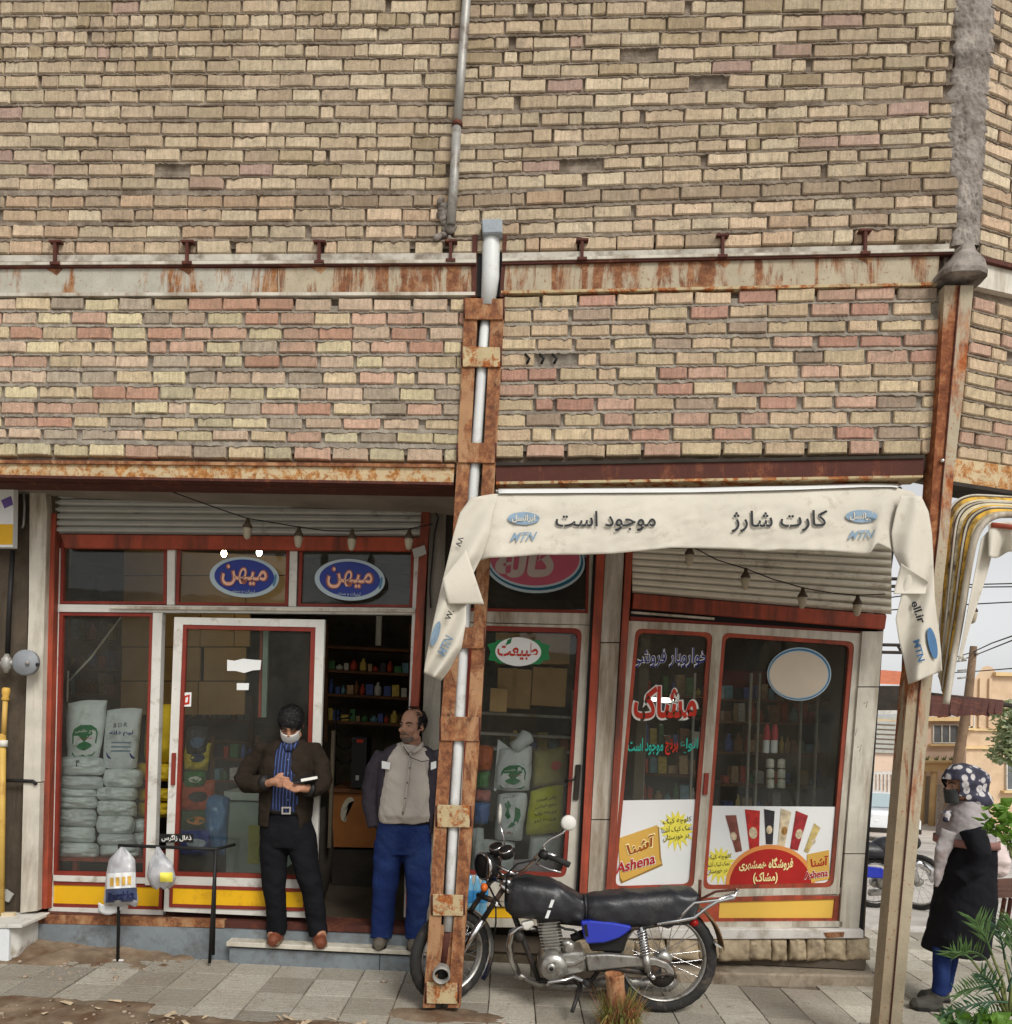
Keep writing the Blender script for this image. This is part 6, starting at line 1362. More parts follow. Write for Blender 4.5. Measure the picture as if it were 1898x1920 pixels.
def wheel(parent, c, R_, turn, lean=0.0, tyre_r=.034, spokes=28):
    """c centre; axle turned about the vertical"""
    ax = Matrix.Rotation(turn, 3, 'Z') @ Vector((0, -1, 0)); e1 = Matrix.Rotation(turn, 3, 'Z') @ Vector((1, 0, 0)); e2 = Vector((0, 0, 1))
    def tor(m, R1, prof, n=44, ridge=0):
        vs = []; k = len(prof)
        for i in range(n):
            t = 2 * math.pi * i / n; d = e1 * math.cos(t) + e2 * math.sin(t)
            for r, h in prof: vs.append(c + d * (R1 + r + (ridge if i % 2 and r > 0 else 0)) + ax * h)
        m.add(vs, [(i * k + j, i * k + (j + 1) % k, ((i + 1) % n) * k + (j + 1) % k, ((i + 1) % n) * k + j) for i in range(n) for j in range(k)], True)
    w_ = MB(); tor(w_, R_ - tyre_r, [(tyre_r * math.cos(t), tyre_r * .9 * math.sin(t)) for t in [2 * math.pi * k / 10 for k in range(10)]], 72, .003)
    ty = w_.build('tyre', M_RUBBER, parent)
    r2 = R_ - tyre_r * 2.05
    w_ = MB(); tor(w_, r2, [(.006, -.028), (.012, -.028), (.006, -.012), (.004, 0), (.006, .012), (.012, .028), (.006, .028), (-.006, .01), (-.006, -.01)], 48)
    w_.build('rim', M_ALU, parent)
    hub = MB(); hub.lathe([(0, -.05), (.02, -.05), (.05, -.04), (.055, 0), (.05, .04), (.02, .05), (0, .05)], c, ax, 18); h = hub.build('hub', M_ALU, parent)
    sp_ = MB()
    for i in range(spokes):
        t = 2 * math.pi * i / spokes; t2 = t + (.5 if i % 2 else -.5); sd = .03 if i % 4 < 2 else -.03
        a = c + (e1 * math.cos(t2) + e2 * math.sin(t2)) * .045 + ax * sd; b = c + (e1 * math.cos(t) + e2 * math.sin(t)) * (r2 - .002)
        sp_.tube([a, b], .0022, 4, caps=False)
    s_ = sp_.build('spokes', M_CHROME, parent, kind='stuff', fix=False)
    return ax, e1, e2
RC = P(1243, 1796, YB); RR = RC.z - .002; FC = P(845, 1790, YB, 0.0); FR = FC.z - .002; FR = max(.28, FR)
wheel(mb_, RC, RR, 0.0, tyre_r=.040)
TURN = math.radians(38)
fax, fe1, fe2 = wheel(mb_, FC, FR, TURN, tyre_r=.036)
# front fender follows the turned wheel
def fend(m):
    n = 26; k = 7; vs = []
    for i in range(n):
        t = math.radians(-38 + 150 * i / (n - 1)); d = fe1 * math.cos(t) + fe2 * math.sin(t)
        for j in range(k):
            s = -1 + 2 * j / (k - 1); vs.append(FC + d * (FR + .022 - .018 * s * s) + fax * (.058 * s))
    vs2 = [v + (v - FC).normalized() * .003 for v in vs]
    m.add(vs + vs2, [(i * k + j, i * k + j + 1, (i + 1) * k + j + 1, (i + 1) * k + j) for i in range(n - 1) for j in range(k - 1)] + [(n * k + i * k + j, n * k + i * k + j + 1, n * k + (i + 1) * k + j + 1, n * k + (i + 1) * k + j) for i in range(n - 1) for j in range(k - 1)], True)
part('front_fender', M_CHROME, mb_, fend, fix=False)
HT = P(938, 1650, YB)
for s in (-1, 1):
    o_ = fax * (.075 * s)
    part('fork_tube', M_CHROME, mb_, lambda m: m.tube([FC + o_, FC.lerp(HT, .5) + o_], [.024, .020], 12))
    part('fork_stanchion', DKMET, mb_, lambda m: m.tube([FC.lerp(HT, .5) + o_, HT + o_ + (HT - FC).normalized() * .04], .016, 12))
part('axle', DKMET, mb_, lambda m: m.tube([FC - fax * .1, FC + fax * .1], .012, 10))
part('fork_bridge', M_CHROME, mb_, lambda m: m.tube([HT - fax * .1, HT + fax * .1], .020, 10))
part('fork_bridge', DKMET, mb_, lambda m: m.tube([HT.lerp(FC, .25) - fax * .1, HT.lerp(FC, .25) + fax * .1], .018, 10))
B = lambda px, py, d=0.0: P(px, py, YB, d)
def tb(name, mt, pts, r, n=10): return part(name, mt, mb_, lambda m: m.tube([B(*p) for p in pts], r, n))
tb('steering_head', DKMET, [(944, 1640), (962, 1700)], .028)
# headlight, instruments
hl_ax = (Matrix.Rotation(TURN, 3, 'Z') @ Vector((-1, 0, -.05))).normalized()
part('headlight', M_BLACK, mb_, lambda m: m.lathe([(0, -.05), (.05, -.045), (.078, .0), (.082, .05), (.076, .06), (0, .066)], B(920, 1622, .02), hl_ax, 20))
part('headlight_ring', M_CHROME, mb_, lambda m: m.lathe([(.074, .052), (.086, .05), (.086, .062), (.074, .066)], B(920, 1622, .02), hl_ax, 20))
for x, y, d in ((934, 1600, .04), (952, 1606, .10)):
    part('dial', M_BLACK, mb_, lambda m: m.lathe([(0, 0), (.04, 0), (.046, .04), (.042, .05), (0, .05)], B(x, y, d), (-.3, -.35, .85), 16))
    part('dial_rim', M_CHROME, mb_, lambda m: m.lathe([(.036, .048), (.045, .048), (.043, .056), (.036, .054)], B(x, y, d), (-.3, -.35, .85), 16))
tb('cable', M_BLACK, [(930, 1600, .06), (915, 1610, .1), (912, 1650, .12), (926, 1680, .1), (940, 1700, .06)], .006, 6)
tb('cable', M_BLACK, [(1005, 1612, .2), (970, 1620, .16), (950, 1640, .14), (948, 1690, .10)], .006, 6)
part('turn_signal', ORANGEL, mb_, lambda m: m.ell(B(908, 1664, .12), (.022, .03, .026)))
part('signal_stalk', DKMET, mb_, lambda m: m.tube([B(910, 1664, .10), B(926, 1652, .02)], .007, 8))
tb('handlebar', M_CHROME, [(946, 1644, .0), (962, 1640, .05), (984, 1632, .12), (1000, 1616, .17), (1010, 1602, .2), (1026, 1600, .24), (1042, 1606, .27)], .013)
tb('handlebar', M_CHROME, [(946, 1644, .0), (932, 1634, -.06), (938, 1612, -.16), (946, 1594, -.24), (958, 1590, -.30)], .013)
tb('grip', M_RUBBER, [(1024, 1604, .24), (1046, 1612, .28), (1068, 1622, .31)], .018)
tb('grip', M_RUBBER, [(950, 1592, -.28), (962, 1594, -.38)], .018)
tb('switch_block', M_BLACK, [(1014, 1600, .22), (1026, 1606, .25)], .026)
tb('lever', M_CHROME, [(1016, 1606, .24), (1006, 1620, .30), (1030, 1630, .36), (1052, 1636, .38)], .006, 6)
tb('mirror_stem', M_CHROME, [(1022, 1598, .24), (1020, 1584, .24), (1032, 1574, .25), (1056, 1562, .26), (1063, 1552, .26)], .007, 8)
mdir = Vector((.15, -.95, .12)).normalized()
part('mirror', M_WHITE, mb_, lambda m: m.lathe([(0, .02), (.035, .018), (.044, .010), (.046, 0), (.036, -.008), (0, -.01)], B(1066, 1543, .26), mdir, 20))
tb('mirror_stem', M_CHROME, [(948, 1594, -.25), (944, 1570, -.25), (938, 1545, -.25)], .006, 8)
part('mirror', M_WHITE, mb_, lambda m: m.ell(B(937, 1526, -.25), (.015, .05, .066)))
tb('chrome_bar', M_CHROME, [(930, 1622, .08), (958, 1636, .09), (966, 1640, .09)], .010)
tb('bracket', M_CHROME, [(938, 1658, .1), (958, 1676, .1)], .012)
# tank and seat cover: one lofted soft shape
SEC = [(946, 1672, 1690, .03), (950, 1650, 1704, .09), (962, 1644, 1712, .125), (985, 1642, 1718, .14), (1012, 1645, 1722, .145), (1040, 1652, 1724, .14), (1064, 1662, 1726, .125), (1086, 1674, 1729, .10), (1098, 1677, 1732, .10), (1112, 1674, 1734, .12), (1150, 1670, 1736, .13), (1200, 1667, 1736, .13), (1250, 1665, 1733, .13), (1285, 1664, 1727, .128), (1300, 1667, 1716, .115), (1306, 1676, 1700, .07)]
def cover(m, lo, hi):
    S_ = SEC[lo:hi]; n = 26; rows = []
    for i in range((len(S_) - 1) * 5 + 1):
        q = i / 5; k = min(int(q), len(S_) - 2); t = q - k; a = [S_[k][j] + (S_[k + 1][j] - S_[k][j]) * t for j in range(4)]
        T_, D_ = B(a[0], a[1]), B(a[0], a[2]); c = (T_ + D_) / 2; hz = (T_.z - D_.z) / 2
        r = []
        for j in range(n):
            th = 2 * math.pi * j / n; cy, sz = math.cos(th), math.sin(th)
            y = a[3] * math.copysign(abs(cy) ** .62, cy); z = hz * math.copysign(abs(sz) ** .72, sz)
            wr = .019 * fBm((a[0] * .032 + z * 11, a[0] * .012 + z * 16, 2 + y * 3)) + .006 * noise.noise((a[0] * .09, z * 30, 7))
            low = max(0, -sz); wr += .014 * low * math.sin(a[0] * .11 + 2 * math.sin(a[0] * .03))
            r.append(c + Vector((0, y + math.copysign(wr, y), z + wr * .6)))
        rows += r
    k = len(rows) // n
    m.add(rows, [(i * n + j, i * n + (j + 1) % n, (i + 1) * n + (j + 1) % n, (i + 1) * n + j) for i in range(k - 1) for j in range(n)] + [tuple(range(n)), tuple((k - 1) * n + j for j in range(n))], True)
part('tank_cover', LEATH, mb_, lambda m: cover(m, 0, 9)); part('seat_cover', LEATH, mb_, lambda m: cover(m, 8, 16))
part('seat_strap', LEATH, mb_, lambda m: m.tube([B(1096, 1676, .0), B(1097, 1682, .1), B(1100, 1705, .12), B(1098, 1730, .11)], .006, 6))
for a, b in (((1037, 1688), (1032, 1702)), ((1030, 1708), (1025, 1722))): part('reflective_strip', PAPER, mb_, lambda m: m.bar(a[0], a[1], b[0], b[1], 6, YB, .158, .012))
# frame tubes
tb('downtube', DKMET, [(956, 1694), (976, 1748), (996, 1800), (1010, 1838)], .018)
tb('cradle', DKMET, [(1010, 1838), (1060, 1842), (1110, 1838), (1136, 1800), (1140, 1740)], .016)
tb('backbone', DKMET, [(958, 1690), (1040, 1726), (1140, 1736), (1290, 1728)], .02)
tb('seat_rail', DKMET, [(1130, 1745, .09), (1200, 1740, .10), (1290, 1724, .10)], .013)
tb('seat_rail', DKMET, [(1130, 1745, -.09), (1200, 1740, -.10), (1290, 1724, -.10)], .013)
tb('swing_arm', DKMET, [(1100, 1816, .10), (1170, 1818, .11), (1240, 1828, .11)], .018)
tb('swing_arm', DKMET, [(1100, 1816, -.10), (1240, 1820, -.11)], .018)
# engine
part('crankcase', M_ALU, mb_, lambda m: m.lathe([(0, .055), (.03, .055), (.07, .048), (.082, .03), (.086, 0), (.086, -.2), (0, -.2)], B(1038, 1811, .12), (0, -1, 0), 28))
part('cover_boss', M_ALU, mb_, lambda m: m.lathe([(0, .012), (.02, .012), (.03, .004), (.03, 0)], B(1034, 1815, .178), (0, -1, 0), 18))
part('cover_hole', M_BLACK, mb_, lambda m: m.lathe([(0, .014), (.013, .014), (.015, .008)], B(1034, 1816, .178), (0, -1, 0), 14))
part('gearbox', M_ALU, mb_, lambda m: m.prism([B(x, y, .13) for x, y in ((1050, 1792), (1066, 1788), (1097, 1786), (1100, 1820), (1090, 1826), (1058, 1832), (1040, 1836))], (0, .24, 0)), bevel=.012)
part('engine_web', M_ALU, mb_, lambda m: m.prism([B(x, y, .155) for x, y in ((1054, 1803), (1075, 1804), (1098, 1792), (1099, 1800), (1078, 1812), (1056, 1813))], (0, .03, 0)), bevel=.006)
part('barrel', M_ALU, mb_, lambda m: m.prism([B(x, y, .065) for x, y in ((1012, 1732), (1046, 1728), (1056, 1790), (1022, 1796))], (0, .13, 0)), bevel=.008)
for i in range(9):
    t = i / 8; x0, y0 = 1010 + 9 * t, 1732 + 46 * t
    part('fin', M_ALU, mb_, lambda m: m.prism([B(x, y, .085) for x, y in ((x0 - 3, y0), (x0 + 40, y0 - 4), (x0 + 40.5, y0 - 2.2), (x0 - 2.5, y0 + 1.8))], (0, .17, 0)))
part('cylinder_head', M_ALU, mb_, lambda m: m.prism([B(x, y, .06) for x, y in ((1008, 1722), (1042, 1720), (1046, 1730), (1012, 1733))], (0, .12, 0)), bevel=.01)
part('carburettor', M_ALU, mb_, lambda m: m.lathe([(0, 0), (.03, 0), (.034, .03), (.03, .06), (.024, .07), (0, .07)], B(1066, 1786, .09), (.1, -.1, 1), 14))
part('carburettor_bowl', M_ALU, mb_, lambda m: m.ell(B(1064, 1768, .09), (.034, .034, .024)))
part('intake', M_BLACK, mb_, lambda m: m.tube([B(1072, 1760, .05), B(1095, 1750, .04)], .026, 12))
part('plastic_bottle', M_WHITE, mb_, lambda m: m.prism([B(x, y, .12) for x, y in ((977, 1732), (1000, 1727), (1002, 1736), (990, 1746), (982, 1744))], (0, .06, 0)), bevel=.008)
part('horn', DKMET, mb_, lambda m: m.lathe([(0, .03), (.03, .03), (.036, .01), (.02, 0)], B(975, 1756, .06), (-.5, -1, 0), 16))
tb('exhaust_header', M_CHROME, [(1010, 1742, .03), (978, 1738, .03), (960, 1750, .02), (955, 1772, .0), (960, 1800, -.02), (972, 1826, -.06)], [.018, .018, .024, .025, .022, .02])
tb('exhaust_pipe', M_ALU, [(966, 1826, -.08), (984, 1834, -.09), (1010, 1846, -.1), (1070, 1850, -.13), (1120, 1846, -.15)], .024)
tb('silencer', M_ALU, [(1110, 1842, -.15), (1140, 1840, -.16), (1200, 1844, -.17), (1255, 1846, -.17), (1268, 1838, -.17)], [.024, .044, .048, .046, .03], 14)
# drive side
part('chain_case', M_ALU, mb_, lambda m: m.prism([B(x, y, .14) for x, y in ((1098, 1792), (1140, 1790), (1190, 1794), (1230, 1798), (1252, 1806), (1264, 1820), (1266, 1832), (1258, 1836), (1246, 1818), (1228, 1812), (1180, 1814), (1140, 1818), (1104, 1822))], (0, .05, 0)), bevel=.007)
part('sprocket', DKMET, mb_, lambda m: m.lathe([(.03, 0), (.085, 0), (.085, .01), (.03, .012)], B(1240, 1824, .12), (0, -1, 0), 24))
part('axle_nut', M_CHROME, mb_, lambda m: m.lathe([(0, .02), (.014, .02), (.018, .0)], B(1224, 1832, .15), (0, -1, 0), 10))
tb('chain_adjuster', DKMET, [(1216, 1834, .15), (1250, 1826, .14), (1268, 1832, .13)], .012)
part('side_panel', BLUEP, mb_, lambda m: m.prism([B(x, y, .15) for x, y in ((1089, 1729), (1104, 1727), (1150, 1731), (1186, 1738), (1182, 1746), (1162, 1760), (1134, 1769), (1100, 1771), (1094, 1752))], (0, .05, 0)), bevel=.010)
part('panel_vent', M_BLACK, mb_, lambda m: m.poly([(1094, 1734), (1101, 1734), (1104, 1756), (1098, 1756)], YB, .153, .004))
part('battery_box', M_BLACK, mb_, lambda m: m.prism([B(x, y, .10) for x, y in ((1100, 1745), (1180, 1748), (1170, 1786), (1108, 1784))], (0, .2, 0)), bevel=.01)
def shock(m, d):
    a, b = B(1203, 1738, d), B(1217, 1828, d)
    m.tube([a, b], .014, 10)
tb('shock_rod', M_CHROME, [(1202, 1738, .15), (1218, 1830, .15)], .014)
def coil(m):
    a, b = B(1203, 1744, .15), B(1211, 1790, .15); dz = (b - a).normalized(); e = dz.cross(Vector((0, 1, 0))).normalized(); f = dz.cross(e); n = 90
    m.tube([a.lerp(b, i / n) + (e * math.cos(i * .62) + f * math.sin(i * .62)) * .025 for i in range(n + 1)], .0055, 6)
part('shock_spring', M_CHROME, mb_, coil)
tb('shock_body', M_ALU, [(1211, 1790, .15), (1216, 1822, .15)], .022)
tb('shock_rod', M_CHROME, [(1202, 1738, -.15), (1218, 1830, -.15)], .02)
def rfend(m):
    n = 24; k = 7; vs = []
    for i in range(n):
        t = math.radians(8 + 112 * i / (n - 1)); d = Vector((math.cos(t), 0, math.sin(t)))
        for j in range(k): s = -1 + 2 * j / (k - 1); vs.append(RC + Vector((.01, 0, .03)) + d * (RR + .03 - .016 * s * s) + Vector((0, .07 * s, 0)))
    vs2 = [v + (v - RC).normalized() * .004 for v in vs]
    m.add(vs + vs2, [(i * k + j, i * k + j + 1, (i + 1) * k + j + 1, (i + 1) * k + j) for i in range(n - 1) for j in range(k - 1)] + [(n * k + i * k + j, n * k + i * k + j + 1, n * k + (i + 1) * k + j + 1, n * k + (i + 1) * k + j) for i in range(n - 1) for j in range(k - 1)], True)
part('rear_fender', BROWNF, mb_, rfend, fix=False)
part('plate_bracket', M_BLACK, mb_, lambda m: m.prism([B(x, y, .02) for x, y in ((1300, 1722), (1318, 1724), (1322, 1748), (1332, 1772), (1344, 1774), (1342, 1782), (1322, 1776), (1310, 1750))], (0, .10, 0)), bevel=.005)
part('tail_light', REDL, mb_, lambda m: m.ell(B(1300, 1728, .0), (.035, .05, .03)))
part('number_plate', mat('plate_grey', lin(170, 170, 166), .5, .1), mb_, lambda m: m.prism([B(1342, 1768, .07), B(1353, 1776, .07), B(1353, 1779, .07), B(1341, 1772, .07)], (0, .14, 0)))
for d in (.13, -.13):
    tb('rack_tube', M_CHROME, [(1232, 1733, d), (1270, 1727, d), (1302, 1721, d), (1326, 1702, d), (1346, 1690, d), (1376, 1684, d), (1380, 1674, d)], .011)
    tb('rack_tube', M_CHROME, [(1272, 1724, d), (1290, 1704, d), (1302, 1693, d), (1346, 1688, d), (1376, 1676, d)], .010)
tb('rack_tube', M_CHROME, [(1380, 1675, .13), (1384, 1668, .0), (1380, 1672, -.13)], .010)
for i in range(4): tb('rack_bar', M_RUSTDK, [(1310, 1688, .12 - .08 * i), (1342, 1672, .12 - .08 * i), (1380, 1668, .12 - .08 * i)], .008, 8)
tb('aerial', M_RUSTDK, [(1312, 1692, .06), (1313, 1650, .06)], .010, 8)
tb('gear_lever', M_CHROME, [(1026, 1848, .2), (1030, 1842, .2), (1060, 1838, .2), (1076, 1832, .17), (1090, 1838, .2), (1104, 1846, .22)], .010)
tb('foot_peg', M_RUBBER, [(1092, 1838, .14), (1102, 1846, .3)], .016)
tb('side_stand', DKMET, [(1082, 1838, .12), (1088, 1850, .15), (1080, 1876, .22), (1073, 1897, .28)], [.02, .018, .012, .012])
tb('centre_stand', DKMET, [(1106, 1838, -.1), (1118, 1862, -.1), (1150, 1856, -.1)], .012)
tb('stay_cable', M_BLACK, [(930, 1690, .06), (930, 1730, .07), (926, 1760, .05)], .006, 6)
part('tag', PAPER, mb_, lambda m: m.ell(B(931, 1694, .08), (.010, .006, .018)))
tb('wiring', M_BLACK, [(1088, 1752, .1), (1076, 1744, .1), (1060, 1742, .1), (1046, 1736, .1)], .008, 6)
# ---------------------------------------------------------------- rusty stub with dry weeds
stb = root('pipe_stub', G(1155, 1925), 'rusty cut off pipe stub sticking out of dry weeds by the motorcycle', 'stub')
part('pipe', M_RUST, stb, lambda m: m.tube([P(1158, 1925, 4.55), P(1153, 1826, 4.55)], .052, 16, caps=False))
part('pipe_lip', M_RUST, stb, lambda m: m.lathe([(.044, -.03), (.052, -.0), (.056, .0), (.056, -.012), (.052, -.03)], P(1153, 1826, 4.55), n=18))
part('pipe_inside', M_RUSTDK, stb, lambda m: m.tube([P(1153, 1842, 4.55), P(1153, 1843, 4.55)], .046, 16))
GC_ = [lin(120, 118, 60), lin(146, 128, 74), lin(112, 76, 48), lin(90, 100, 48), lin(150, 96, 60)]
for gi, c_ in enumerate(GC_):
    m = MB()
    for i in range(130):
        a = R.uniform(0, 6.283); r0 = R.uniform(0, .10); b0 = P(1162, 1915, 4.52) + Vector((r0 * math.cos(a) * 1.1, r0 * math.sin(a) * .8, -.02)); h_ = R.uniform(.05, .21); o_ = R.uniform(.02, .12)
        pts = [b0 + Vector((o_ * math.cos(a) * t ** 1.5, o_ * math.sin(a) * t ** 1.5, h_ * t - .10 * t * t * (R.random() < .4))) + Vector((R.gauss(0, .006), R.gauss(0, .006), 0)) for t in (0, .3, .6, 1)]
        wv = Vector((-math.sin(a), math.cos(a) * .3, .1)) * R.uniform(.004, .009)
        vs = []
        for k, p in enumerate(pts): vs += [p - wv * (1 - k * .28), p + wv * (1 - k * .28)]
        m.add(vs, [(2 * k, 2 * k + 1, 2 * k + 3, 2 * k + 2) for k in range(3)])
    m.build('dry_weeds', mat('weed_%s' % 'abcde'[gi], c_, .9, .3, 30, 60, 0), kind='stuff', fix=False)
# ================================================================ people
def remesh(mb, name, mt, parent, voxel=.007, smooth=6, fac=.5, disp=None, **kw):
    me, o = mb.mesh(name, None); ob = bpy.data.objects.new(name, me); COL.objects.link(ob)
    bm = bmesh.new(); bm.from_mesh(me); bmesh.ops.recalc_face_normals(bm, faces=bm.faces[:]); bm.to_mesh(me); bm.free()
    md = ob.modifiers.new('r', 'REMESH'); md.mode = 'VOXEL'; md.voxel_size = voxel
    sm = ob.modifiers.new('s', 'SMOOTH'); sm.factor = fac; sm.iterations = smooth
    dg = bpy.context.evaluated_depsgraph_get(); dg.update()
    m2 = bpy.data.meshes.new_from_object(ob.evaluated_get(dg)); m2.name = name
    bpy.data.objects.remove(ob); bpy.data.meshes.remove(me)
    if disp:
        nv = [v.normal.copy() for v in m2.vertices]
        for v, n in zip(m2.vertices, nv): v.co += n * disp(v.co + o)
    m2.polygons.foreach_set('use_smooth', [True] * len(m2.polygons)); m2.materials.append(mt); m2.update()
    ob = bpy.data.objects.new(name, m2); COL.objects.link(ob); ob.location = o; setpar(ob, parent, o); tag(ob, **kw); return ob
def wrinkle(a=.004, sx=9, sz=14):
    return lambda p: a * fBm((p.x * sx + p.z * 5, p.y * sx, p.z * sz), 3)
SKIN = mat('skin', lin(168, 122, 96), 0.55, 0.12, 14, 80, 0.05, spec=.35)
SKIN2 = mat('tanned_skin', lin(160, 120, 98), 0.55, 0.12, 14, 80, 0.05, spec=.35)
HAIR = mat('black_hair', lin(24, 22, 22), 0.6, 0.3, 30, 140, 0.5)
GREYH = mat('greying_beard', lin(104, 92, 84), 0.8, 0.3, 50, 140, 0.4)
def hand(m, wrist, palm, fdir, across, up, curl=.6, s=1.0):
    """palm + five bent fingers: fdir finger direction, across from index to little finger, up = back of the hand"""
    f, a, u = Vector(fdir).normalized(), Vector(across).normalized(), Vector(up).normalized(); pc = Vector(palm)
    m.tube([Vector(wrist), pc - f * .03 * s, pc + f * .02 * s], [.027 * s, .03 * s, .026 * s], 10)
    for i, (L, off) in enumerate(((.070, -.030), (.078, -.010), (.072, .011), (.056, .030))):
        b = pc + f * .035 * s + a * off * s; d1 = (f * math.cos(curl * .5) - u * math.sin(curl * .5)); d2 = (f * math.cos(curl * 1.3) - u * math.sin(curl * 1.3)); d3 = (f * math.cos(curl * 2.0) - u * math.sin(curl * 2.0))
        p1 = b + d1 * L * .45 * s; p2 = p1 + d2 * L * .32 * s; p3 = p2 + d3 * L * .23 * s
        m.tube([b - f * .03 * s, b, p1, p2, p3], [.011 * s, .0105 * s, .0098 * s, .009 * s, .0078 * s], 8)
    b = pc - f * .01 * s - a * .030 * s; p1 = b + (f * .6 - a * .7 - u * .2).normalized() * .035 * s; p2 = p1 + (f * .9 - a * .1 - u * .35).normalized() * .03 * s
    m.tube([b + a * .01 * s, b, p1, p2], [.014 * s, .013 * s, .011 * s, .009 * s], 8)
def rows_shell(m, rows, a0f, a1f, n=44, th=.012, e=.8, nz_=.004, seed=0):
    """rows: (centre Vector, rx, ry); angle measured from the front (-Y), opening between a0 and a1 (radians each side)"""
    out, inn = [], []; k = len(rows)
    for i, (c, rx, ry) in enumerate(rows):
        a0, a1 = a0f[i], a1f[i]
        for j in range(n):
            t = a0 + (2 * math.pi - a1 - a0) * j / (n - 1); sx, cy = math.sin(t), -math.cos(t)
            w_ = 1 + nz_ / .15 * fBm((sx * 2.5 + seed, cy * 2.5, c.z * 7))
            q = Vector((rx * math.copysign(abs(sx) ** e, sx), ry * math.copysign(abs(cy) ** e, cy), 0)) * w_
            out.append(c + q); inn.append(c + q * (1 - th / max(rx, ry)))
    fs = []; N = k * n
    for i in range(k - 1):
        for j in range(n - 1):
            a = i * n + j; fs += [(a, a + 1, a + n + 1, a + n), (N + a, N + a + n, N + a + n + 1, N + a + 1)]
        for j in (0, n - 1): a = i * n + j; fs.append((a, a + n, N + a + n, N + a))
    for i in (0, k - 1):
        for j in range(n - 1): a = i * n + j; fs.append((a, a + 1, N + a + 1, N + a))
    m.add(out + inn, fs, True)
def loft(m, rows, n=28, e=.85):
    vs = []; k = len(rows)
    for c, rx, ry in rows:
        for j in range(n):
            t = 2 * math.pi * j / n; sx, cy = math.sin(t), -math.cos(t); vs.append(c + Vector((rx * math.copysign(abs(sx) ** e, sx), ry * math.copysign(abs(cy) ** e, cy), 0)))
    m.add(vs, [(i * n + j, i * n + (j + 1) % n, (i + 1) * n + (j + 1) % n, (i + 1) * n + j) for i in range(k - 1) for j in range(n)] + [tuple(range(n)), tuple((k - 1) * n + j for j in range(n))], True)
def head(m, c, yaw, pitch, s=1.0, roll=0.0):
    M = Matrix.Rotation(yaw, 3, 'Z') @ Matrix.Rotation(pitch, 3, 'X') @ Matrix.Rotation(roll, 3, 'Y'); L = lambda x, y, z: Vector(c) + M @ (Vector((x, y, z)) * s)
    E_ = lambda x, y, z, a, b, d: m.ell(L(x, y, z), (a * s, b * s, d * s), 18, 14, M)
    E_(0, .012, .035, .076, .094, .088); E_(0, -.022, -.02, .066, .070, .085); E_(0, -.035, -.075, .046, .048, .036); E_(0, -.062, -.094, .022, .022, .016)
    E_(0, -.078, .026, .052, .02, .016); m.tube([L(0, -.088, .016), L(0, -.104, -.014), L(0, -.110, -.026)], [.010 * s, .013 * s, .015 * s], 10)
    for q in (-1, 1):
        E_(q * .013, -.098, -.030, .010, .012, .009); E_(q * .040, -.068, -.024, .022, .02, .02); E_(q * .076, .008, .0, .010, .022, .034); E_(q * .05, -.03, -.066, .022, .03, .028)
    E_(0, -.086, -.052, .024, .014, .007); E_(0, -.084, -.064, .020, .013, .008)
    return L, M
def face_parts(rt, L, M, s=1.0, brow=HAIR, eyes=True):
    for q in (-1, 1):
        part('eye', mat('eye_white', lin(176, 166, 156), .4, .05), rt, lambda m: m.ell(L(q * .031, -.080, .008), (.011 * s, .007 * s, .0042 * s), 10, 6, M))
        part('pupil', INK, rt, lambda m: m.ell(L(q * .031, -.0850, .008), (.0056 * s, .004 * s, .0046 * s), 8, 6, M))
        part('eyebrow', brow, rt, lambda m: m.tube([L(q * .012, -.096, .027), L(q * .034, -.092, .033), L(q * .052, -.078, .027)], [.005 * s, .006 * s, .003 * s], 6))
def shoe(m, heel, toe, h=.085, w_=.046):
    a, b = Vector(heel), Vector(toe); d = (b - a).normalized(); Lh = (b - a).length
    m.tube([a - d * .0 + Vector((0, 0, .03)), a + d * Lh * .5 + Vector((0, 0, .028)), b + Vector((0, 0, .026)), b + d * .03 + Vector((0, 0, .02))], [.04, w_, w_ * .92, .022], 12)
    m.tube([a + d * .02 + Vector((0, 0, h)), a + d * Lh * .25 + Vector((0, 0, .06)), a + d * Lh * .75 + Vector((0, 0, .04))], [.044, .046, .036], 12)
def sole(m, heel, toe, w_=.048):
    a, b = Vector(heel), Vector(toe); d = (b - a).normalized(); p = Vector((-d.y, d.x, 0)); o = []
    for t, k in ((-.04, .6), (.0, .85), (.35, .85), (.7, 1.0), (1.0, .92), (1.14, .5)):
        o.append((a + (b - a) * t, w_ * k))
    top = [c + p * k for c, k in o] + [c - p * k for c, k in reversed(o)]
    m.prism([v + Vector((0, 0, .004)) for v in top], (0, 0, .020))
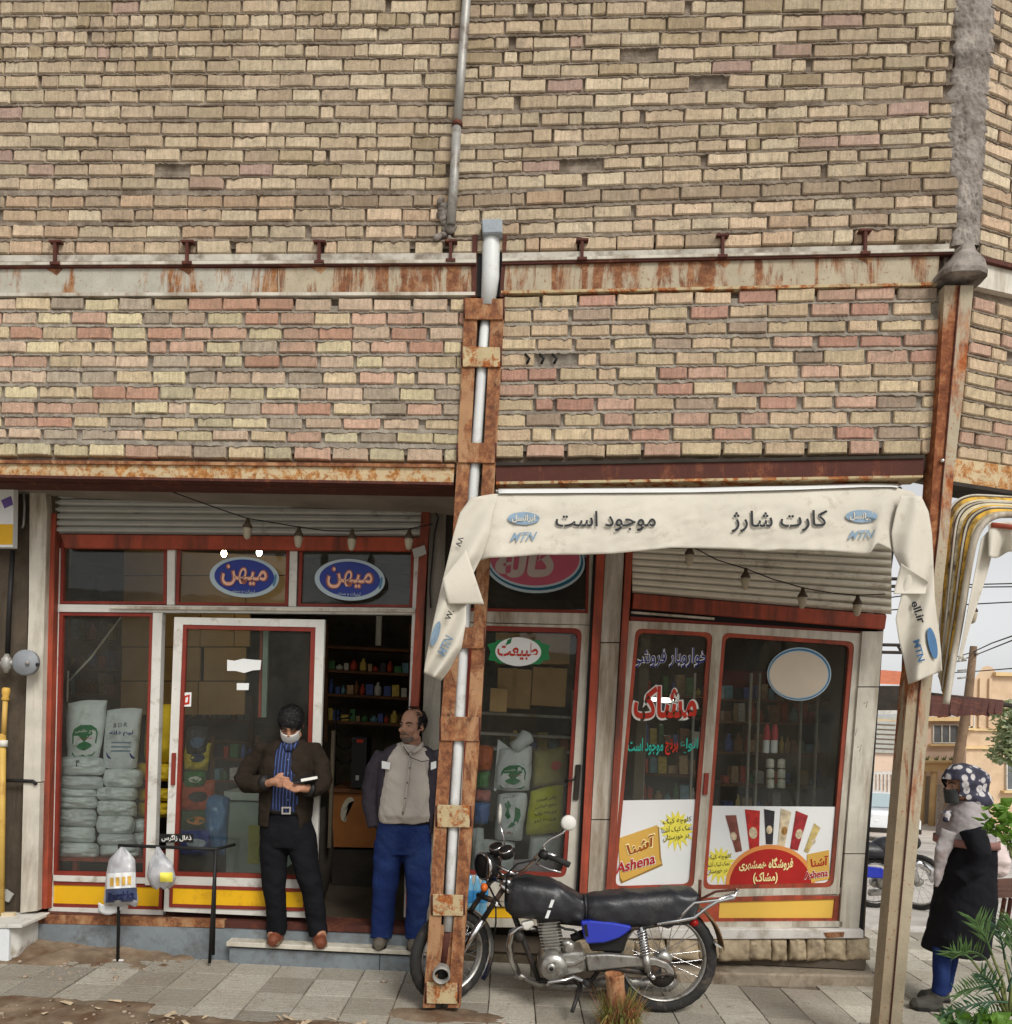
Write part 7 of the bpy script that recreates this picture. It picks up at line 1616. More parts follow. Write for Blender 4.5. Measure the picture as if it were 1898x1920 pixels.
# ---------------------------------------------------------------- man with the phone
Y1 = 5.47
def Q(px, py, d=0.0): return P(px, py, Y1, d)
p1 = root('person', Q(550, 1762), 'man in dark jacket and white face mask looking down at his phone on the step', 'person')
m = MB()
Lh, Mh = head(m, Q(546, 1358, .05), math.radians(6), math.radians(36), .98)
m.tube([Q(545, 1405, .0), Q(545, 1380, .03)], [.06, .056], 14)
loft(m, [(Q(545, 1398, -.01), .09, .06), (Q(543, 1414, -.01), .15, .08), (Q(540, 1450), .14, .095), (Q(538, 1510), .15, .10), (Q(538, 1550), .16, .11), (Q(540, 1585), .15, .10)])
m.tube([Q(520, 1560), Q(513, 1650, .02), Q(518, 1745)], [.085, .062, .042], 14); m.tube([Q(560, 1560), Q(583, 1650, .02), Q(597, 1745)], [.085, .062, .042], 14)
m.tube([Q(494, 1412), Q(462, 1464, .03), Q(504, 1469, .20)], [.04, .036, .028], 12); m.tube([Q(588, 1412), Q(602, 1466, .03), Q(578, 1478, .20)], [.04, .036, .028], 12)
for q, t in ((500, 1740), (600, 1742)): m.tube([Q(q + (15 if q < 550 else -2), 1745), Q(q + (10 if q < 550 else 4), 1756, .05)], [.04, .035], 10)
hand(m, Q(504, 1469, .20), Q(519, 1466, .23), (1, -.35, .06), (-.1, .1, -1), (-.1, -1, .2), .75, .95)
hand(m, Q(578, 1480, .20), Q(560, 1477, .235), (-1, -.3, .12), (.1, .8, .5), (0, -.1, -1), .35, .95)
remesh(m, 'body', SKIN, p1, .006, 3)
for q_ in (-1, 1):
    part('eyelid_line', HAIR, p1, lambda m: m.tube([Lh(q_ * .018, -.086, .004), Lh(q_ * .032, -.088, .000), Lh(q_ * .046, -.080, .004)], [.002, .0032, .002], 6))
    part('eyebrow', HAIR, p1, lambda m: m.tube([Lh(q_ * .012, -.096, .027), Lh(q_ * .034, -.092, .033), Lh(q_ * .052, -.078, .027)], [.005, .006, .003], 6))
def hairs(m, Lf, M, s=1.0, front=.03, low=-.02, bald=False):
    n, k = 26, 14
    def hr(a, b):
        t = 2 * math.pi * a; z = math.cos(b * 1.85); r = math.sin(b * 1.85)
        fr = max(0, -math.cos(t)) ** 2
        zz = .035 + .098 * z; lo_ = low + (front - low + .02) * fr
        zz = max(zz, lo_); r = r if zz > lo_ + 1e-6 else math.sin(math.acos(max(-1, min(1, (lo_ - .035) / .098))))
        w_ = 1.03 + .07 * fBm((a * 16, b * 9, 3)) + .05 * noise.noise((a * 40, b * 6, 1))
        return Lf(.084 * r * math.sin(t) * w_, .012 - .102 * r * math.cos(t) * -1 * -1 * w_ if False else .012 + .102 * r * -math.cos(t) * w_, zz)
    m.grid(hr, n, k)
part('hair', HAIR, p1, lambda m: hairs(m, Lh, Mh, front=.052, low=-.035), fix=False)
def locks(m, Lf, n, test, seed=1):
    r_ = random.Random(seed)
    while n:
        t = r_.uniform(0, 2 * math.pi); z = r_.uniform(-.045, .13); k = max(-1, min(1, (z - .035) / .098)); r = math.sqrt(max(0, 1 - k * k))
        if not test(t, z): continue
        n -= 1; d = Vector((r * math.sin(t), -r * math.cos(t), k)); b = Vector((.084 * d.x, .012 + .102 * d.y, .035 + .098 * d.z))
        tg = Vector((r_.gauss(0, .5), -.7 + r_.gauss(0, .4), -.4 * (1 - k))); tg = (tg - d * tg.dot(d)).normalized(); sd = d.cross(tg) * .006; l_ = r_.uniform(.02, .034)
        p = [b + d * .002 - sd, b + d * .002 + sd, b + d * .007 + tg * l_ * .6 + sd * .7, b + d * .007 + tg * l_ * .6 - sd * .7, b + d * .003 + tg * l_]
        m.add([Lf(*q) for q in p], [(0, 1, 2, 3), (3, 2, 4)])
part('hair_locks', HAIR, p1, lambda m: locks(m, Lh, 900, lambda t, z: z > -.03 + .085 * max(0, math.cos(t)) ** 2), kind='stuff', fix=False)
MASK = mat('white_face_mask', lin(212, 212, 208), .8, .05, 8, 80, .15)
part('face_mask', MASK, p1, lambda m: m.grid(lambda a, b: Lh(.064 * math.sin((a - .5) * 2.7), -.052 - .062 * math.cos((a - .5) * 2.7) * (1 - .35 * (b - .35) ** 2) + .012 * b * b, -.012 - .098 * b * (1 - .3 * (2 * a - 1) ** 2) - .012 * (2 * a - 1) ** 2 * -1), 17, 9, th=(0, -.003, 0)), fix=False)
for q in (-1, 1): part('mask_loop', MASK, p1, lambda m: m.tube([Lh(q * .056, -.062, -.03), Lh(q * .076, -.01, -.005), Lh(q * .084, .012, .01)], .0025, 5))
SHIRT = None
def stripes(name, base, line, freq):
    m_, t, b, o = nodes(name); g = t.nodes.new('ShaderNodeTexCoord'); w_ = t.nodes.new('ShaderNodeTexWave'); w_.wave_type = 'BANDS'; w_.bands_direction = 'X'; w_.inputs['Scale'].default_value = freq; w_.inputs['Distortion'].default_value = .6; w_.inputs['Detail'].default_value = 1
    t.links.new(g.outputs['Object'], w_.inputs['Vector']); t.links.new(ramp(t, w_.outputs['Color'], [(.0, base), (.78, base), (.92, line)]), b.inputs['Base Color']); b.inputs['Roughness'].default_value = .8; return m_
SHIRT = stripes('blue_striped_shirt', lin(20, 27, 56), lin(66, 88, 146), 14)
m = MB(); rs1 = [(Q(545, 1392, .01), .075, .075), (Q(544, 1402, .01), .12, .09), (Q(541, 1425, .02), .15, .11), (Q(538, 1470, .02), .155, .122), (Q(537, 1508, .02), .15, .118), (Q(537, 1522, .01), .148, .115)]
loft(m, rs1); remesh(m, 'shirt', SHIRT, p1, .007, 4, disp=wrinkle(.004))
part('collar', SHIRT, p1, lambda m: m.tube([Q(532, 1392, .06), Q(536, 1400, .105), Q(541, 1408, .115)], .014, 8)); part('collar', SHIRT, p1, lambda m: m.tube([Q(558, 1392, .06), Q(551, 1400, .105), Q(545, 1408, .115)], .014, 8))
for y in (1425, 1450, 1485, 1500): part('button', INKM, p1, lambda m: m.ell(Q(540, y, .135), (.005, .003, .005), 8, 5))
JACK = mat('dark_brown_jacket', lin(46, 39, 32), .85, .2, 9, 40, .3, sheen=.1)
m = MB()
jr = [(Q(545, 1386, -.01), .09, .085), (Q(543, 1394, -.01), .125, .10), (Q(541, 1406), .175, .12), (Q(539, 1440), .185, .138), (Q(538, 1475), .184, .142), (Q(537, 1505), .18, .142), (Q(535, 1530), .18, .142), (Q(534, 1548), .175, .138)]
rows_shell(m, jr, [.30, .26, .24, .26, .36, .48, .66, .74], [.34, .26, .24, .22, .24, .28, .34, .40], th=.016, nz_=.006, seed=3)
m.tube([Q(512, 1404), Q(494, 1406), Q(475, 1430, .0), Q(456, 1462, .02), Q(462, 1470, .07), Q(486, 1470, .16), Q(499, 1468, .19)], [.045, .064, .068, .064, .064, .058, .05], 16)
m.tube([Q(570, 1404), Q(588, 1406), Q(600, 1430, .0), Q(607, 1462, .02), Q(602, 1474, .08), Q(586, 1480, .16), Q(579, 1480, .18)], [.045, .064, .068, .064, .062, .056, .05], 16)
remesh(m, 'jacket', JACK, p1, .006, 12, disp=wrinkle(.007, 8, 13))
part('cuff', M_BLACK, p1, lambda m: m.tube([Q(496, 1468, .18), Q(502, 1468, .20)], .053, 14)); part('cuff', M_BLACK, p1, lambda m: m.tube([Q(582, 1480, .18), Q(577, 1479, .20)], .053, 14))
TRS = mat('black_trousers', lin(25, 25, 28), .85, .2, 8, 50, .3, sheen=.1)
m = MB(); loft(m, [(Q(537, 1517), .152, .118), (Q(538, 1540), .172, .125), (Q(540, 1565), .185, .128), (Q(541, 1586), .17, .118)])
m.tube([Q(517, 1568), Q(513, 1610, .02), Q(514, 1655, .03), Q(518, 1700, .01), Q(519, 1738), Q(518, 1752)], [.108, .092, .078, .070, .066, .064], 18)
m.tube([Q(562, 1568), Q(572, 1610, .02), Q(582, 1655, .03), Q(591, 1700, .01), Q(595, 1738), Q(597, 1754)], [.108, .092, .078, .070, .064, .062], 18)
remesh(m, 'trousers', TRS, p1, .007, 5, disp=wrinkle(.008, 7, 9))
part('belt', M_BLACK, p1, lambda m: loft(m, [(Q(537, 1512, .005), .156, .124), (Q(537, 1523, .005), .158, .126)]))
part('buckle', M_CHROME, p1, lambda m: m.ring([(528, 1513), (546, 1513), (545, 1527), (528, 1527)], [(531, 1516), (543, 1516), (542, 1524), (531, 1524)], Y1, .14, .008))
SHOE1 = mat('brown_leather_shoe', lin(112, 62, 42), .55, .2, 14, 60, .2); SOLE1 = mat('tan_sole', lin(120, 100, 80), .8, .1)
zt = zA.z
def gz(v, z): return Vector((v.x, v.y, z))
ZS1 = P(500, 1769, 5.40).z
for hx, tx in (((522, 1760, -.03), (512, 1764, .09)), ((597, 1760, -.03), (602, 1766, .09))):
    a, b = Q(*hx), Q(*tx); zz = zA.z + (a.x - zA.x) * (zB.z - zA.z) / (zB.x - zA.x); a, b = gz(a, zz), gz(b, zz)
    m = MB(); shoe(m, a, b); remesh(m, 'shoe', SHOE1, p1, .006, 3); part('sole', SOLE1, p1, lambda m: sole(m, a, b))
ph = root('phone', Q(572, 1468, .25), 'black phone with a white edge held in the hand of the masked man', 'phone')
part('body', M_BLACK, ph, lambda m: m.prism([Q(549, 1467, .28), Q(590, 1461, .25), Q(591, 1465, .25), Q(550, 1471, .28)], Vector((.01, .075, .03))), bevel=.003)
part('white_edge', INKW, ph, lambda m: m.prism([Q(564, 1461, .282), Q(593, 1456, .258), Q(594, 1460.5, .258), Q(565, 1466, .282)], Vector((.004, .01, .002))))
# ---------------------------------------------------------------- man in the pale shirt
Y2 = 5.50
def Q2(px, py, d=0.0): return P(px, py, Y2, d)
p2 = root('person', Q2(750, 1770), 'balding man in pale grey shirt and blue jeans with a hand in his pocket', 'person')
m = MB()
Lg, Mg = head(m, Q2(773, 1362, .02), math.radians(-26), math.radians(4), 1.0)
m.tube([Q2(772, 1410), Q2(773, 1380, .01)], [.064, .06], 14)
loft(m, [(Q2(770, 1402), .10, .075), (Q2(767, 1416), .18, .10), (Q2(763, 1460), .17, .12), (Q2(760, 1515), .17, .13), (Q2(758, 1560), .165, .12), (Q2(756, 1590), .15, .11)])
m.tube([Q2(733, 1570), Q2(723, 1660, .02), Q2(716, 1750)], [.09, .064, .045], 14); m.tube([Q2(780, 1570), Q2(783, 1660, .02), Q2(780, 1750)], [.09, .064, .045], 14)
m.tube([Q2(716, 1422), Q2(700, 1476, -.02), Q2(708, 1535, .0)], [.055, .042, .03], 12); m.tube([Q2(818, 1416), Q2(834, 1476, -.02), Q2(828, 1530, .04)], [.055, .045, .032], 12)
hand(m, Q2(708, 1535, .0), Q2(716, 1550, .01), (.25, -.1, -1), (0, -1, .1), (-1, 0, 0), .3, .9); hand(m, Q2(828, 1530, .04), Q2(824, 1546, .06), (-.2, -.1, -1), (0, -1, .1), (1, 0, 0), .3, .95)
for q in (717, 780): m.tube([Q2(q, 1750), Q2(q - 4, 1762, .05)], [.042, .036], 10)
remesh(m, 'body', SKIN2, p2, .006, 3)
face_parts(p2, Lg, Mg)
def fringe(a, b):
    t = math.radians(62) + math.radians(236) * a; z = .062 - .10 * b
    r = math.sqrt(max(.05, 1 - ((z - .035) / .098) ** 2)); w_ = 1 + .03 * fBm((a * 12, b * 5, 1))
    return Lg(.083 * r * math.sin(t) * w_, .012 - .100 * r * math.cos(t) * w_, z + .02 * math.sin(math.pi * a))
part('hair', HAIR, p2, lambda m: m.grid(fringe, 34, 8, th=(0, 0, .002)), fix=False)
part('hair_top', HAIR, p2, lambda m: m.grid(lambda a, b: Lg(.066 * math.sin((a - .5) * 2.4) * math.sin(.25 + b * .9), .03 + .085 * b - .02, .035 + .0965 * math.cos(.12 + .75 * b) * math.cos((a - .5) * 1.1)), 14, 9), fix=False)
part('hair_locks', HAIR, p2, lambda m: locks(m, Lg, 420, lambda t, z: (z < .095 and z > -.03 and math.cos(t) < .42) or (z > .124), 5), kind='stuff', fix=False)
part('beard', GREYH, p2, lambda m: m.grid(lambda a, b: Lg(.052 * math.sin((a - .5) * 2.6), -.046 - .044 * math.cos((a - .5) * 2.6) + .012 * b, -.066 - .040 * b * (1 - .5 * (2 * a - 1) ** 2)), 15, 6, th=(0, -.003, 0)), fix=False)
part('moustache', GREYH, p2, lambda m: m.tube([Lg(-.03, -.086, -.050), Lg(0, -.104, -.044), Lg(.03, -.086, -.050)], [.004, .008, .004], 7))
SH2 = mat('pale_grey_shirt', lin(178, 170, 160), .8, .06, 6, 60, .15)
m = MB(); sr = [(Q2(772, 1396, .01), .085, .08), (Q2(771, 1404, .01), .13, .09), (Q2(768, 1420, .01), .17, .12), (Q2(764, 1455, .02), .175, .142), (Q2(761, 1495, .03), .178, .16), (Q2(759, 1525, .03), .182, .165), (Q2(758, 1540, .02), .172, .145)]
loft(m, sr); remesh(m, 'shirt', SH2, p2, .007, 4, disp=wrinkle(.010, 9, 7))
part('collar', SH2, p2, lambda m: m.tube([Q2(754, 1394, .06), Q2(758, 1403, .115), Q2(767, 1412, .125)], .014, 8)); part('collar', SH2, p2, lambda m: m.tube([Q2(792, 1394, .06), Q2(786, 1403, .115), Q2(774, 1412, .125)], .014, 8))
part('placket', SH2, p2, lambda m: m.tube([Q2(770, 1412, .13), Q2(766, 1455, .168), Q2(761, 1495, .195), Q2(755, 1528, .198)], .008, 6))
for y, x, d in ((1440, 768, .168), (1468, 764, .186), (1497, 760, .204), (1524, 755, .206)): part('button', INK, p2, lambda m: m.ell(Q2(x, y, d), (.005, .004, .005), 8, 5))
part('neck_cord', M_BLACK, p2, lambda m: m.tube([Q2(756, 1400, .13), Q2(770, 1420, .155), Q2(790, 1428, .16), Q2(806, 1426, .12)], .003, 5))
VEST = mat('dark_plum_jacket', lin(50, 45, 52), .8, .2, 9, 40, .3)
m = MB()
vr = [(Q2(771, 1396, -.02), .11, .09), (Q2(769, 1408, -.01), .18, .115), (Q2(766, 1430), .205, .135), (Q2(763, 1465, .0), .205, .15), (Q2(761, 1500, .0), .205, .155), (Q2(760, 1535, -.01), .20, .15), (Q2(758, 1560, -.02), .195, .14)]
rows_shell(m, vr, [.6, .62, .74, .86, 1.0, 1.1, 1.2], [.6, .6, .66, .74, .8, .9, 1.0], th=.016, nz_=.006, seed=8)
m.tube([Q2(722, 1414), Q2(706, 1446, -.01), Q2(697, 1480, -.02), Q2(697, 1515, .0), Q2(704, 1550, .02)], [.072, .076, .07, .062, .054], 16)
m.tube([Q2(814, 1408), Q2(828, 1446, -.01), Q2(835, 1480, -.02), Q2(830, 1530, .02)], [.072, .076, .07, .06], 16)
remesh(m, 'jacket', VEST, p2, .006, 12, disp=wrinkle(.006, 8, 13))
part('chest_tab', PAPER, p2, lambda m: m.prism([Q2(716, 1427, .135), Q2(732, 1430, .155), Q2(731, 1443, .155), Q2(716, 1441, .135)], (0, .01, 0))); part('chest_tab', PAPER, p2, lambda m: m.prism([Q2(808, 1430, .155), Q2(818, 1427, .14), Q2(818, 1440, .14), Q2(808, 1444, .155)], (0, .01, 0)))
JEAN = mat('blue_jeans', lin(30, 45, 90), .9, .2, 6, 90, .3, spec=.1, dirt=lin(46, 64, 108), dscale=4, damt=.35)
m = MB(); loft(m, [(Q2(758, 1534, .01), .172, .14), (Q2(758, 1556), .186, .14), (Q2(757, 1580), .19, .132), (Q2(756, 1600), .17, .115)])
m.tube([Q2(731, 1580), Q2(725, 1625, .02), Q2(722, 1670, .03), Q2(718, 1715, .01), Q2(716, 1750), Q2(715, 1760, .01)], [.108, .096, .084, .078, .076, .078], 18)
m.tube([Q2(781, 1580), Q2(783, 1625, .02), Q2(784, 1670, .03), Q2(781, 1715, .01), Q2(780, 1752), Q2(779, 1762, .01)], [.105, .092, .082, .074, .07, .072], 18)
remesh(m, 'jeans', JEAN, p2, .007, 5, disp=wrinkle(.008, 7, 9))
part('belt', M_BLACK, p2, lambda m: loft(m, [(Q2(758, 1531, .012), .176, .146), (Q2(758, 1541, .012), .178, .148)]))
SHOE2 = mat('grey_sandal', lin(104, 96, 84), .7, .2, 14, 60, .2)
for hx, tx in (((716, 1764, -.03), (711, 1768, .10)), ((778, 1766, -.03), (775, 1772, .10))):
    a, b = Q2(*hx), Q2(*tx); zz = zA.z + (a.x - zA.x) * (zB.z - zA.z) / (zB.x - zA.x); a, b = gz(a, zz), gz(b, zz)
    m = MB(); shoe(m, a, b); remesh(m, 'shoe', SHOE2, p2, .006, 3); part('sole', M_BLACK, p2, lambda m: sole(m, a, b))
# ---------------------------------------------------------------- woman at the corner
Y3 = 5.26
def Q3(px, py, d=0.0): return P(px, py, Y3, d)
p3 = root('person', G(1745, 1888), 'woman in patterned headscarf and long black coat standing at the corner', 'person')
m = MB()
Lw, Mw = head(m, Q3(1802, 1472), math.radians(-84), math.radians(10), .93)
m.tube([Q3(1812, 1520), Q3(1808, 1490)], [.05, .048], 12)
loft(m, [(Q3(1812, 1520), .06, .08), (Q3(1812, 1536), .06, .09), (Q3(1812, 1580), .07, .10), (Q3(1810, 1640), .08, .12), (Q3(1806, 1700), .09, .13)])
m.tube([Q3(1796, 1690, .05), Q3(1774, 1780, .06), Q3(1763, 1862, .06)], [.06, .04, .03], 12); m.tube([Q3(1808, 1690, -.06), Q3(1784, 1780, -.09), Q3(1772, 1856, -.10)], [.06, .04, .03], 12)
m.tube([Q3(1816, 1560, .09), Q3(1836, 1596, .16), Q3(1806, 1640, .13)], [.04, .034, .026], 12); m.tube([Q3(1816, 1560, -.09), Q3(1836, 1596, -.16), Q3(1806, 1640, -.12)], [.04, .034, .026], 12)
hand(m, Q3(1806, 1640, .13), Q3(1798, 1648, .10), (-1, .6, -.5), (0, -.6, -.8), (0, -1, .4), .7, .8); hand(m, Q3(1806, 1640, -.12), Q3(1798, 1648, -.09), (-1, -.6, -.5), (0, .6, -.8), (0, 1, .4), .7, .8)
remesh(m, 'body', SKIN2, p3, .006, 3)
face_parts(p3, Lw, Mw, .98)
part('face_mask', mat('black_face_mask', lin(58, 62, 62), .8, .1), p3, lambda m: m.grid(lambda a, b: Lw(.066 * math.sin((a - .5) * 2.6), -.054 - .064 * math.cos((a - .5) * 2.6), -.014 - .10 * b), 15, 8, th=(-.003, 0, 0)), fix=False)
def dots(name):
    m_, t, b, o = nodes(name); p = pos(t); v = t.nodes.new('ShaderNodeTexVoronoi'); v.inputs['Scale'].default_value = 20; v.inputs['Randomness'].default_value = .75
    mp = pos(t, 1, 1, .8); t.links.new(mp, v.inputs['Vector'])
    c1 = ramp(t, v.outputs['Distance'], [(.0, lin(176, 176, 184)), (.10, lin(120, 120, 134)), (.16, lin(196, 192, 190)), (.38, lin(186, 182, 182)), (.45, lin(56, 56, 74)), (.8, lin(40, 40, 54))])
    t.links.new(c1, b.inputs['Base Color']); b.inputs['Roughness'].default_value = .85; return m_
SCARF = dots('patterned_scarf')
m = MB()
def sc_l(x, y, z): return Lw(x, y, z)
m.ell(Lw(0, .012, .034), (.104, .138, .110), 24, 18, Mw)
m.ell(Lw(0, .095, .0), (.098, .098, .118), 22, 16, Mw)
m.ell(Lw(0, .03, -.07), (.098, .115, .10), 20, 14, Mw)
m.ell(Q3(1830, 1500), (.10, .12, .07), 18, 12); m.ell(Q3(1808, 1514), (.085, .11, .05), 18, 12); m.tube([Q3(1782, 1500, .03), Q3(1776, 1520, .06), Q3(1774, 1540, .08)], [.03, .035, .015], 10)
sc = remesh(m, 'headscarf', SCARF, p3, .007, 16, disp=wrinkle(.012, 9, 12))
# face opening: the scarf edge is cut clear of the face
bm = bmesh.new(); bm.from_mesh(sc.data); lo_ = sc.location; inv = Mw.transposed(); hc = Lw(0, 0, 0)
kill = [f for f in bm.faces if (lambda q: q.y < -.062 + .05 * (q.z < -.06) and -.15 < q.z < .055 and abs(q.x) < .085)(inv @ (f.calc_center_median() + lo_ - hc))]
bmesh.ops.delete(bm, geom=kill, context='FACES'); bm.to_mesh(sc.data); bm.free()
SCG = mat('grey_pink_shawl', lin(156, 150, 150), .85, .15, 8, 60, .3, dirt=lin(138, 118, 114), dscale=6, damt=.4)
m = MB()
loft(m, [(Q3(1816, 1500), .075, .09), (Q3(1814, 1514), .105, .13), (Q3(1812, 1535), .138, .175), (Q3(1811, 1560), .155, .20), (Q3(1811, 1582), .160, .205)])
m.tube([Q3(1782, 1560, .10), Q3(1768, 1596, .11), Q3(1760, 1640, .10), Q3(1756, 1664, .10)], [.07, .05, .03, .012], 12, squash=.5)
remesh(m, 'shawl', SCG, p3, .008, 6, disp=wrinkle(.010, 9, 12))
part('shawl_border', mat('rust_pink_border', lin(138, 100, 92), .85, .15), p3, lambda m: rows_shell(m, [(Q3(1811, 1570), .166, .214), (Q3(1811, 1584), .168, .216)], [.02, .02], [.02, .02], th=.006))
COAT = mat('black_coat', lin(30, 30, 34), .9, .2, 7, 60, .25, sheen=.1)
m = MB()
loft(m, [(Q3(1815, 1545), .11, .17), (Q3(1814, 1580), .15, .19), (Q3(1813, 1620), .162, .19), (Q3(1810, 1670), .168, .20), (Q3(1804, 1720), .172, .21), (Q3(1796, 1760), .176, .215), (Q3(1790, 1784), .178, .215)])
m.tube([Q3(1822, 1556, .17), Q3(1838, 1600, .20), Q3(1830, 1626, .18), Q3(1800, 1648, .14)], [.07, .068, .062, .056], 14); m.tube([Q3(1822, 1556, -.17), Q3(1836, 1600, -.2), Q3(1800, 1648, -.12)], [.07, .066, .05], 14)
remesh(m, 'coat', COAT, p3, .008, 5, disp=wrinkle(.010, 7, 6))
m = MB(); m.tube([Q3(1768, 1776, .06), Q3(1766, 1820, .06), Q3(1762, 1864, .06)], [.062, .054, .046], 14); m.tube([Q3(1784, 1776, -.09), Q3(1776, 1820, -.10), Q3(1770, 1858, -.10)], [.062, .054, .046], 14)
remesh(m, 'jeans', JEAN, p3, .007, 3, disp=wrinkle(.005, 7, 9))
SHOE3 = mat('dark_trainer', lin(66, 64, 58), .75, .2, 14, 60, .3)
for hx, tx, d in ((1764, 1716, .06), (1776, 1730, -.11)):
    a = Q3(hx, 1888, d); b = Q3(tx, 1888, d); a, b = gz(a, .003), gz(b, .003)
    m = MB(); shoe(m, a, b, .10, .05); remesh(m, 'shoe', SHOE3, p3, .006, 3); part('sole', M_BLACK, p3, lambda m: sole(m, a, b, .05))
hbg = root('handbag', Q3(1862, 1640, .1), 'pale pink cloth bag hanging behind the black coat of the woman', 'bag')
m = MB(); loft(m, [(Q3(1852, 1572, .06), .05, .06), (Q3(1860, 1590, .06), .09, .08), (Q3(1865, 1612, .06), .10, .09), (Q3(1868, 1634, .06), .07, .07), (Q3(1868, 1645, .06), .03, .03)])
remesh(m, 'body', mat('pale_pink_cloth', lin(212, 196, 192), .85, .12, 8, 60, .3), hbg, .008, 5, disp=wrinkle(.012, 10, 12))
part('strap', M_BLACK, hbg, lambda m: m.tube([Q3(1848, 1560, .10), Q3(1858, 1590, .15), Q3(1862, 1620, .155)], .006, 6))
# ================================================================ the street beyond the corner
PINKW = mat('pink_stone_wall', lin(214, 190, 170), .9, .08, 1.2, 12, .2, dirt=lin(198, 170, 150), dscale=.8, damt=.35)
TANW = mat('tan_brick_wall', lin(206, 180, 150), .9, .08, 1.5, 14, .3, dirt=lin(190, 160, 130), dscale=1, damt=.35)
CREAMW = mat('cream_stone', lin(216, 188, 140), .9, .1, 1.5, 14, .2)
GRYGL = mat('far_window_glass', lin(96, 100, 104), .2, .2, 1, 10, .0, spec=.6)
def zst(y): return street_z(y)
def far_box(m, x0, y0, x1, y1, Y, depth, d=0.0): m.poly([(x0, y0), (x1, y0), (x1, y1), (x0, y1)], Y, d, depth)
def window(b, x0, y0, x1, y1, Y, n=3, frame=M_WHITE):
    fr = part('window', frame, b, lambda m: m.ring([(x0 - 2, y0 - 2), (x1 + 2, y0 - 2), (x1 + 2, y1 + 2), (x0 - 2, y1 + 2)], [(x0, y0), (x1, y0), (x1, y1), (x0, y1)], Y, .10, .2))
    w_ = (x1 - x0) / n
    for i in range(n):
        part('pane', GRYGL, fr, lambda m: m.rect(x0 + i * w_ + .8, y0, x0 + (i + 1) * w_ - .8, y1, Y, .03, .04))
        if i: part('mullion', frame, fr, lambda m: m.rect(x0 + i * w_ - .9, y0, x0 + i * w_ + .9, y1, Y, .08, .08))
    part('sill', CREAMW, fr, lambda m: m.rect(x0 - 6, y1 + 3, x1 + 5, y1 + 7, Y, .25, .3))
Yb = 44.0
b1 = root('house', P(1745, 1548, Yb), 'pink stone house with three part window and a cream portico behind the woman', 'house')
part('wall', PINKW, b1, lambda m: far_box(m, 1600, 1352, 1822, 1560, Yb, 9.0))
part('cornice', CREAMW, b1, lambda m: far_box(m, 1598, 1344, 1824, 1352, Yb, 9.0, .4))
window(b1, 1752, 1360, 1796, 1392, Yb)
window(b1, 1660, 1366, 1690, 1396, Yb, 2)
window(b1, 1818 - 20, 1340 + 24, 1812, 1392, Yb, 1)
pt = part('portico', CREAMW, b1, lambda m: far_box(m, 1722, 1431, 1796, 1447, Yb - 3, 2.8))
part('portico_ledge', CREAMW, b1, lambda m: far_box(m, 1720, 1427, 1798, 1431, Yb - 3, 2.8, .15))
for x in (1730, 1752, 1782): part('column', CREAMW, b1, lambda m: m.tube([P(x, 1447, Yb - 2.8), Vector((P(x, 1447, Yb - 2.8).x, Yb - 2.8, zst(Yb) - .1))], .16, 12))
part('door', mat('far_grey_door', lin(150, 140, 126), .6, .1), b1, lambda m: far_box(m, 1736, 1456, 1748, 1556, Yb, .3, .12))
part('white_wall', M_CONC, b1, lambda m: far_box(m, 1760, 1470, 1790, 1556, Yb - 1.0, .3, 0))
for x in (1738, 1756, 1770, 1784):
    part('potted_plant', mat('far_leaf', lin(120, 126, 80), .9, .3), b1, lambda m: [m.tube([P(x, 1429, Yb - 2.5), P(x + dx, 1429 - 10 - dx * .4, Yb - 2.5)], [.06, .02], 5) for dx in (-4, 0, 5)], kind='stuff')
Yt = 33.0
b2 = root('house', P(1870, 1600, Yt), 'tall tan brick house with stepped parapet at the right edge', 'house')
part('wall', TANW, b2, lambda m: m.prism([P(x, y, Yt) for x, y in [(1816, 1275), (1828, 1274), (1834, 1264), (1842, 1252), (1852, 1248), (1862, 1252), (1868, 1262), (1882, 1265), (1990, 1268), (1990, 1640), (1806, 1630)]], (5.2, 8, 0)))
part('parapet_cap', CREAMW, b2, lambda m: m.poly([(1868, 1260), (1990, 1264), (1990, 1270), (1868, 1267)], Yt, .2, .5))
for y in (1366, 1400): part('band', CREAMW, b2, lambda m: m.poly([(1812, y), (1990, y + 2), (1990, y + 6), (1811, y + 4)], Yt, .12, .2))
for x in (1822, 1838, 1856): part('pilaster', TANW, b2, lambda m: m.poly([(x, 1272), (x + 5, 1272), (x + 3, 1364), (x - 2, 1364)], Yt, .10, .2))
window(b2, 1817, 1335, 1826, 1362, Yt, 1)
window(b2, 1890, 1420, 1930, 1480, Yt, 2)
b3 = root('house', P(1668, 1560, 30), 'pale pink house front with grey shutters seen in the gap left of the corner post', 'house')
part('wall', PINKW, b3, lambda m: far_box(m, 1560, 1352, 1712, 1570, 30, 6))
for i in range(8): part('shutter_slat', M_STEEL, b3, lambda m: m.poly([(1640, 1342 + i * 9), (1684, 1344 + i * 9), (1684, 1350 + i * 9), (1640, 1348 + i * 9)], 30, .12 + .0, .1))
part('fence_rail', M_CONC, b3, lambda m: far_box(m, 1560, 1447, 1690, 1452, 29, .1))
for i in range(9): part('fence_post', M_CONC, b3, lambda m: far_box(m, 1630 + 7 * i, 1452, 1633 + 7 * i, 1500, 29, .1))
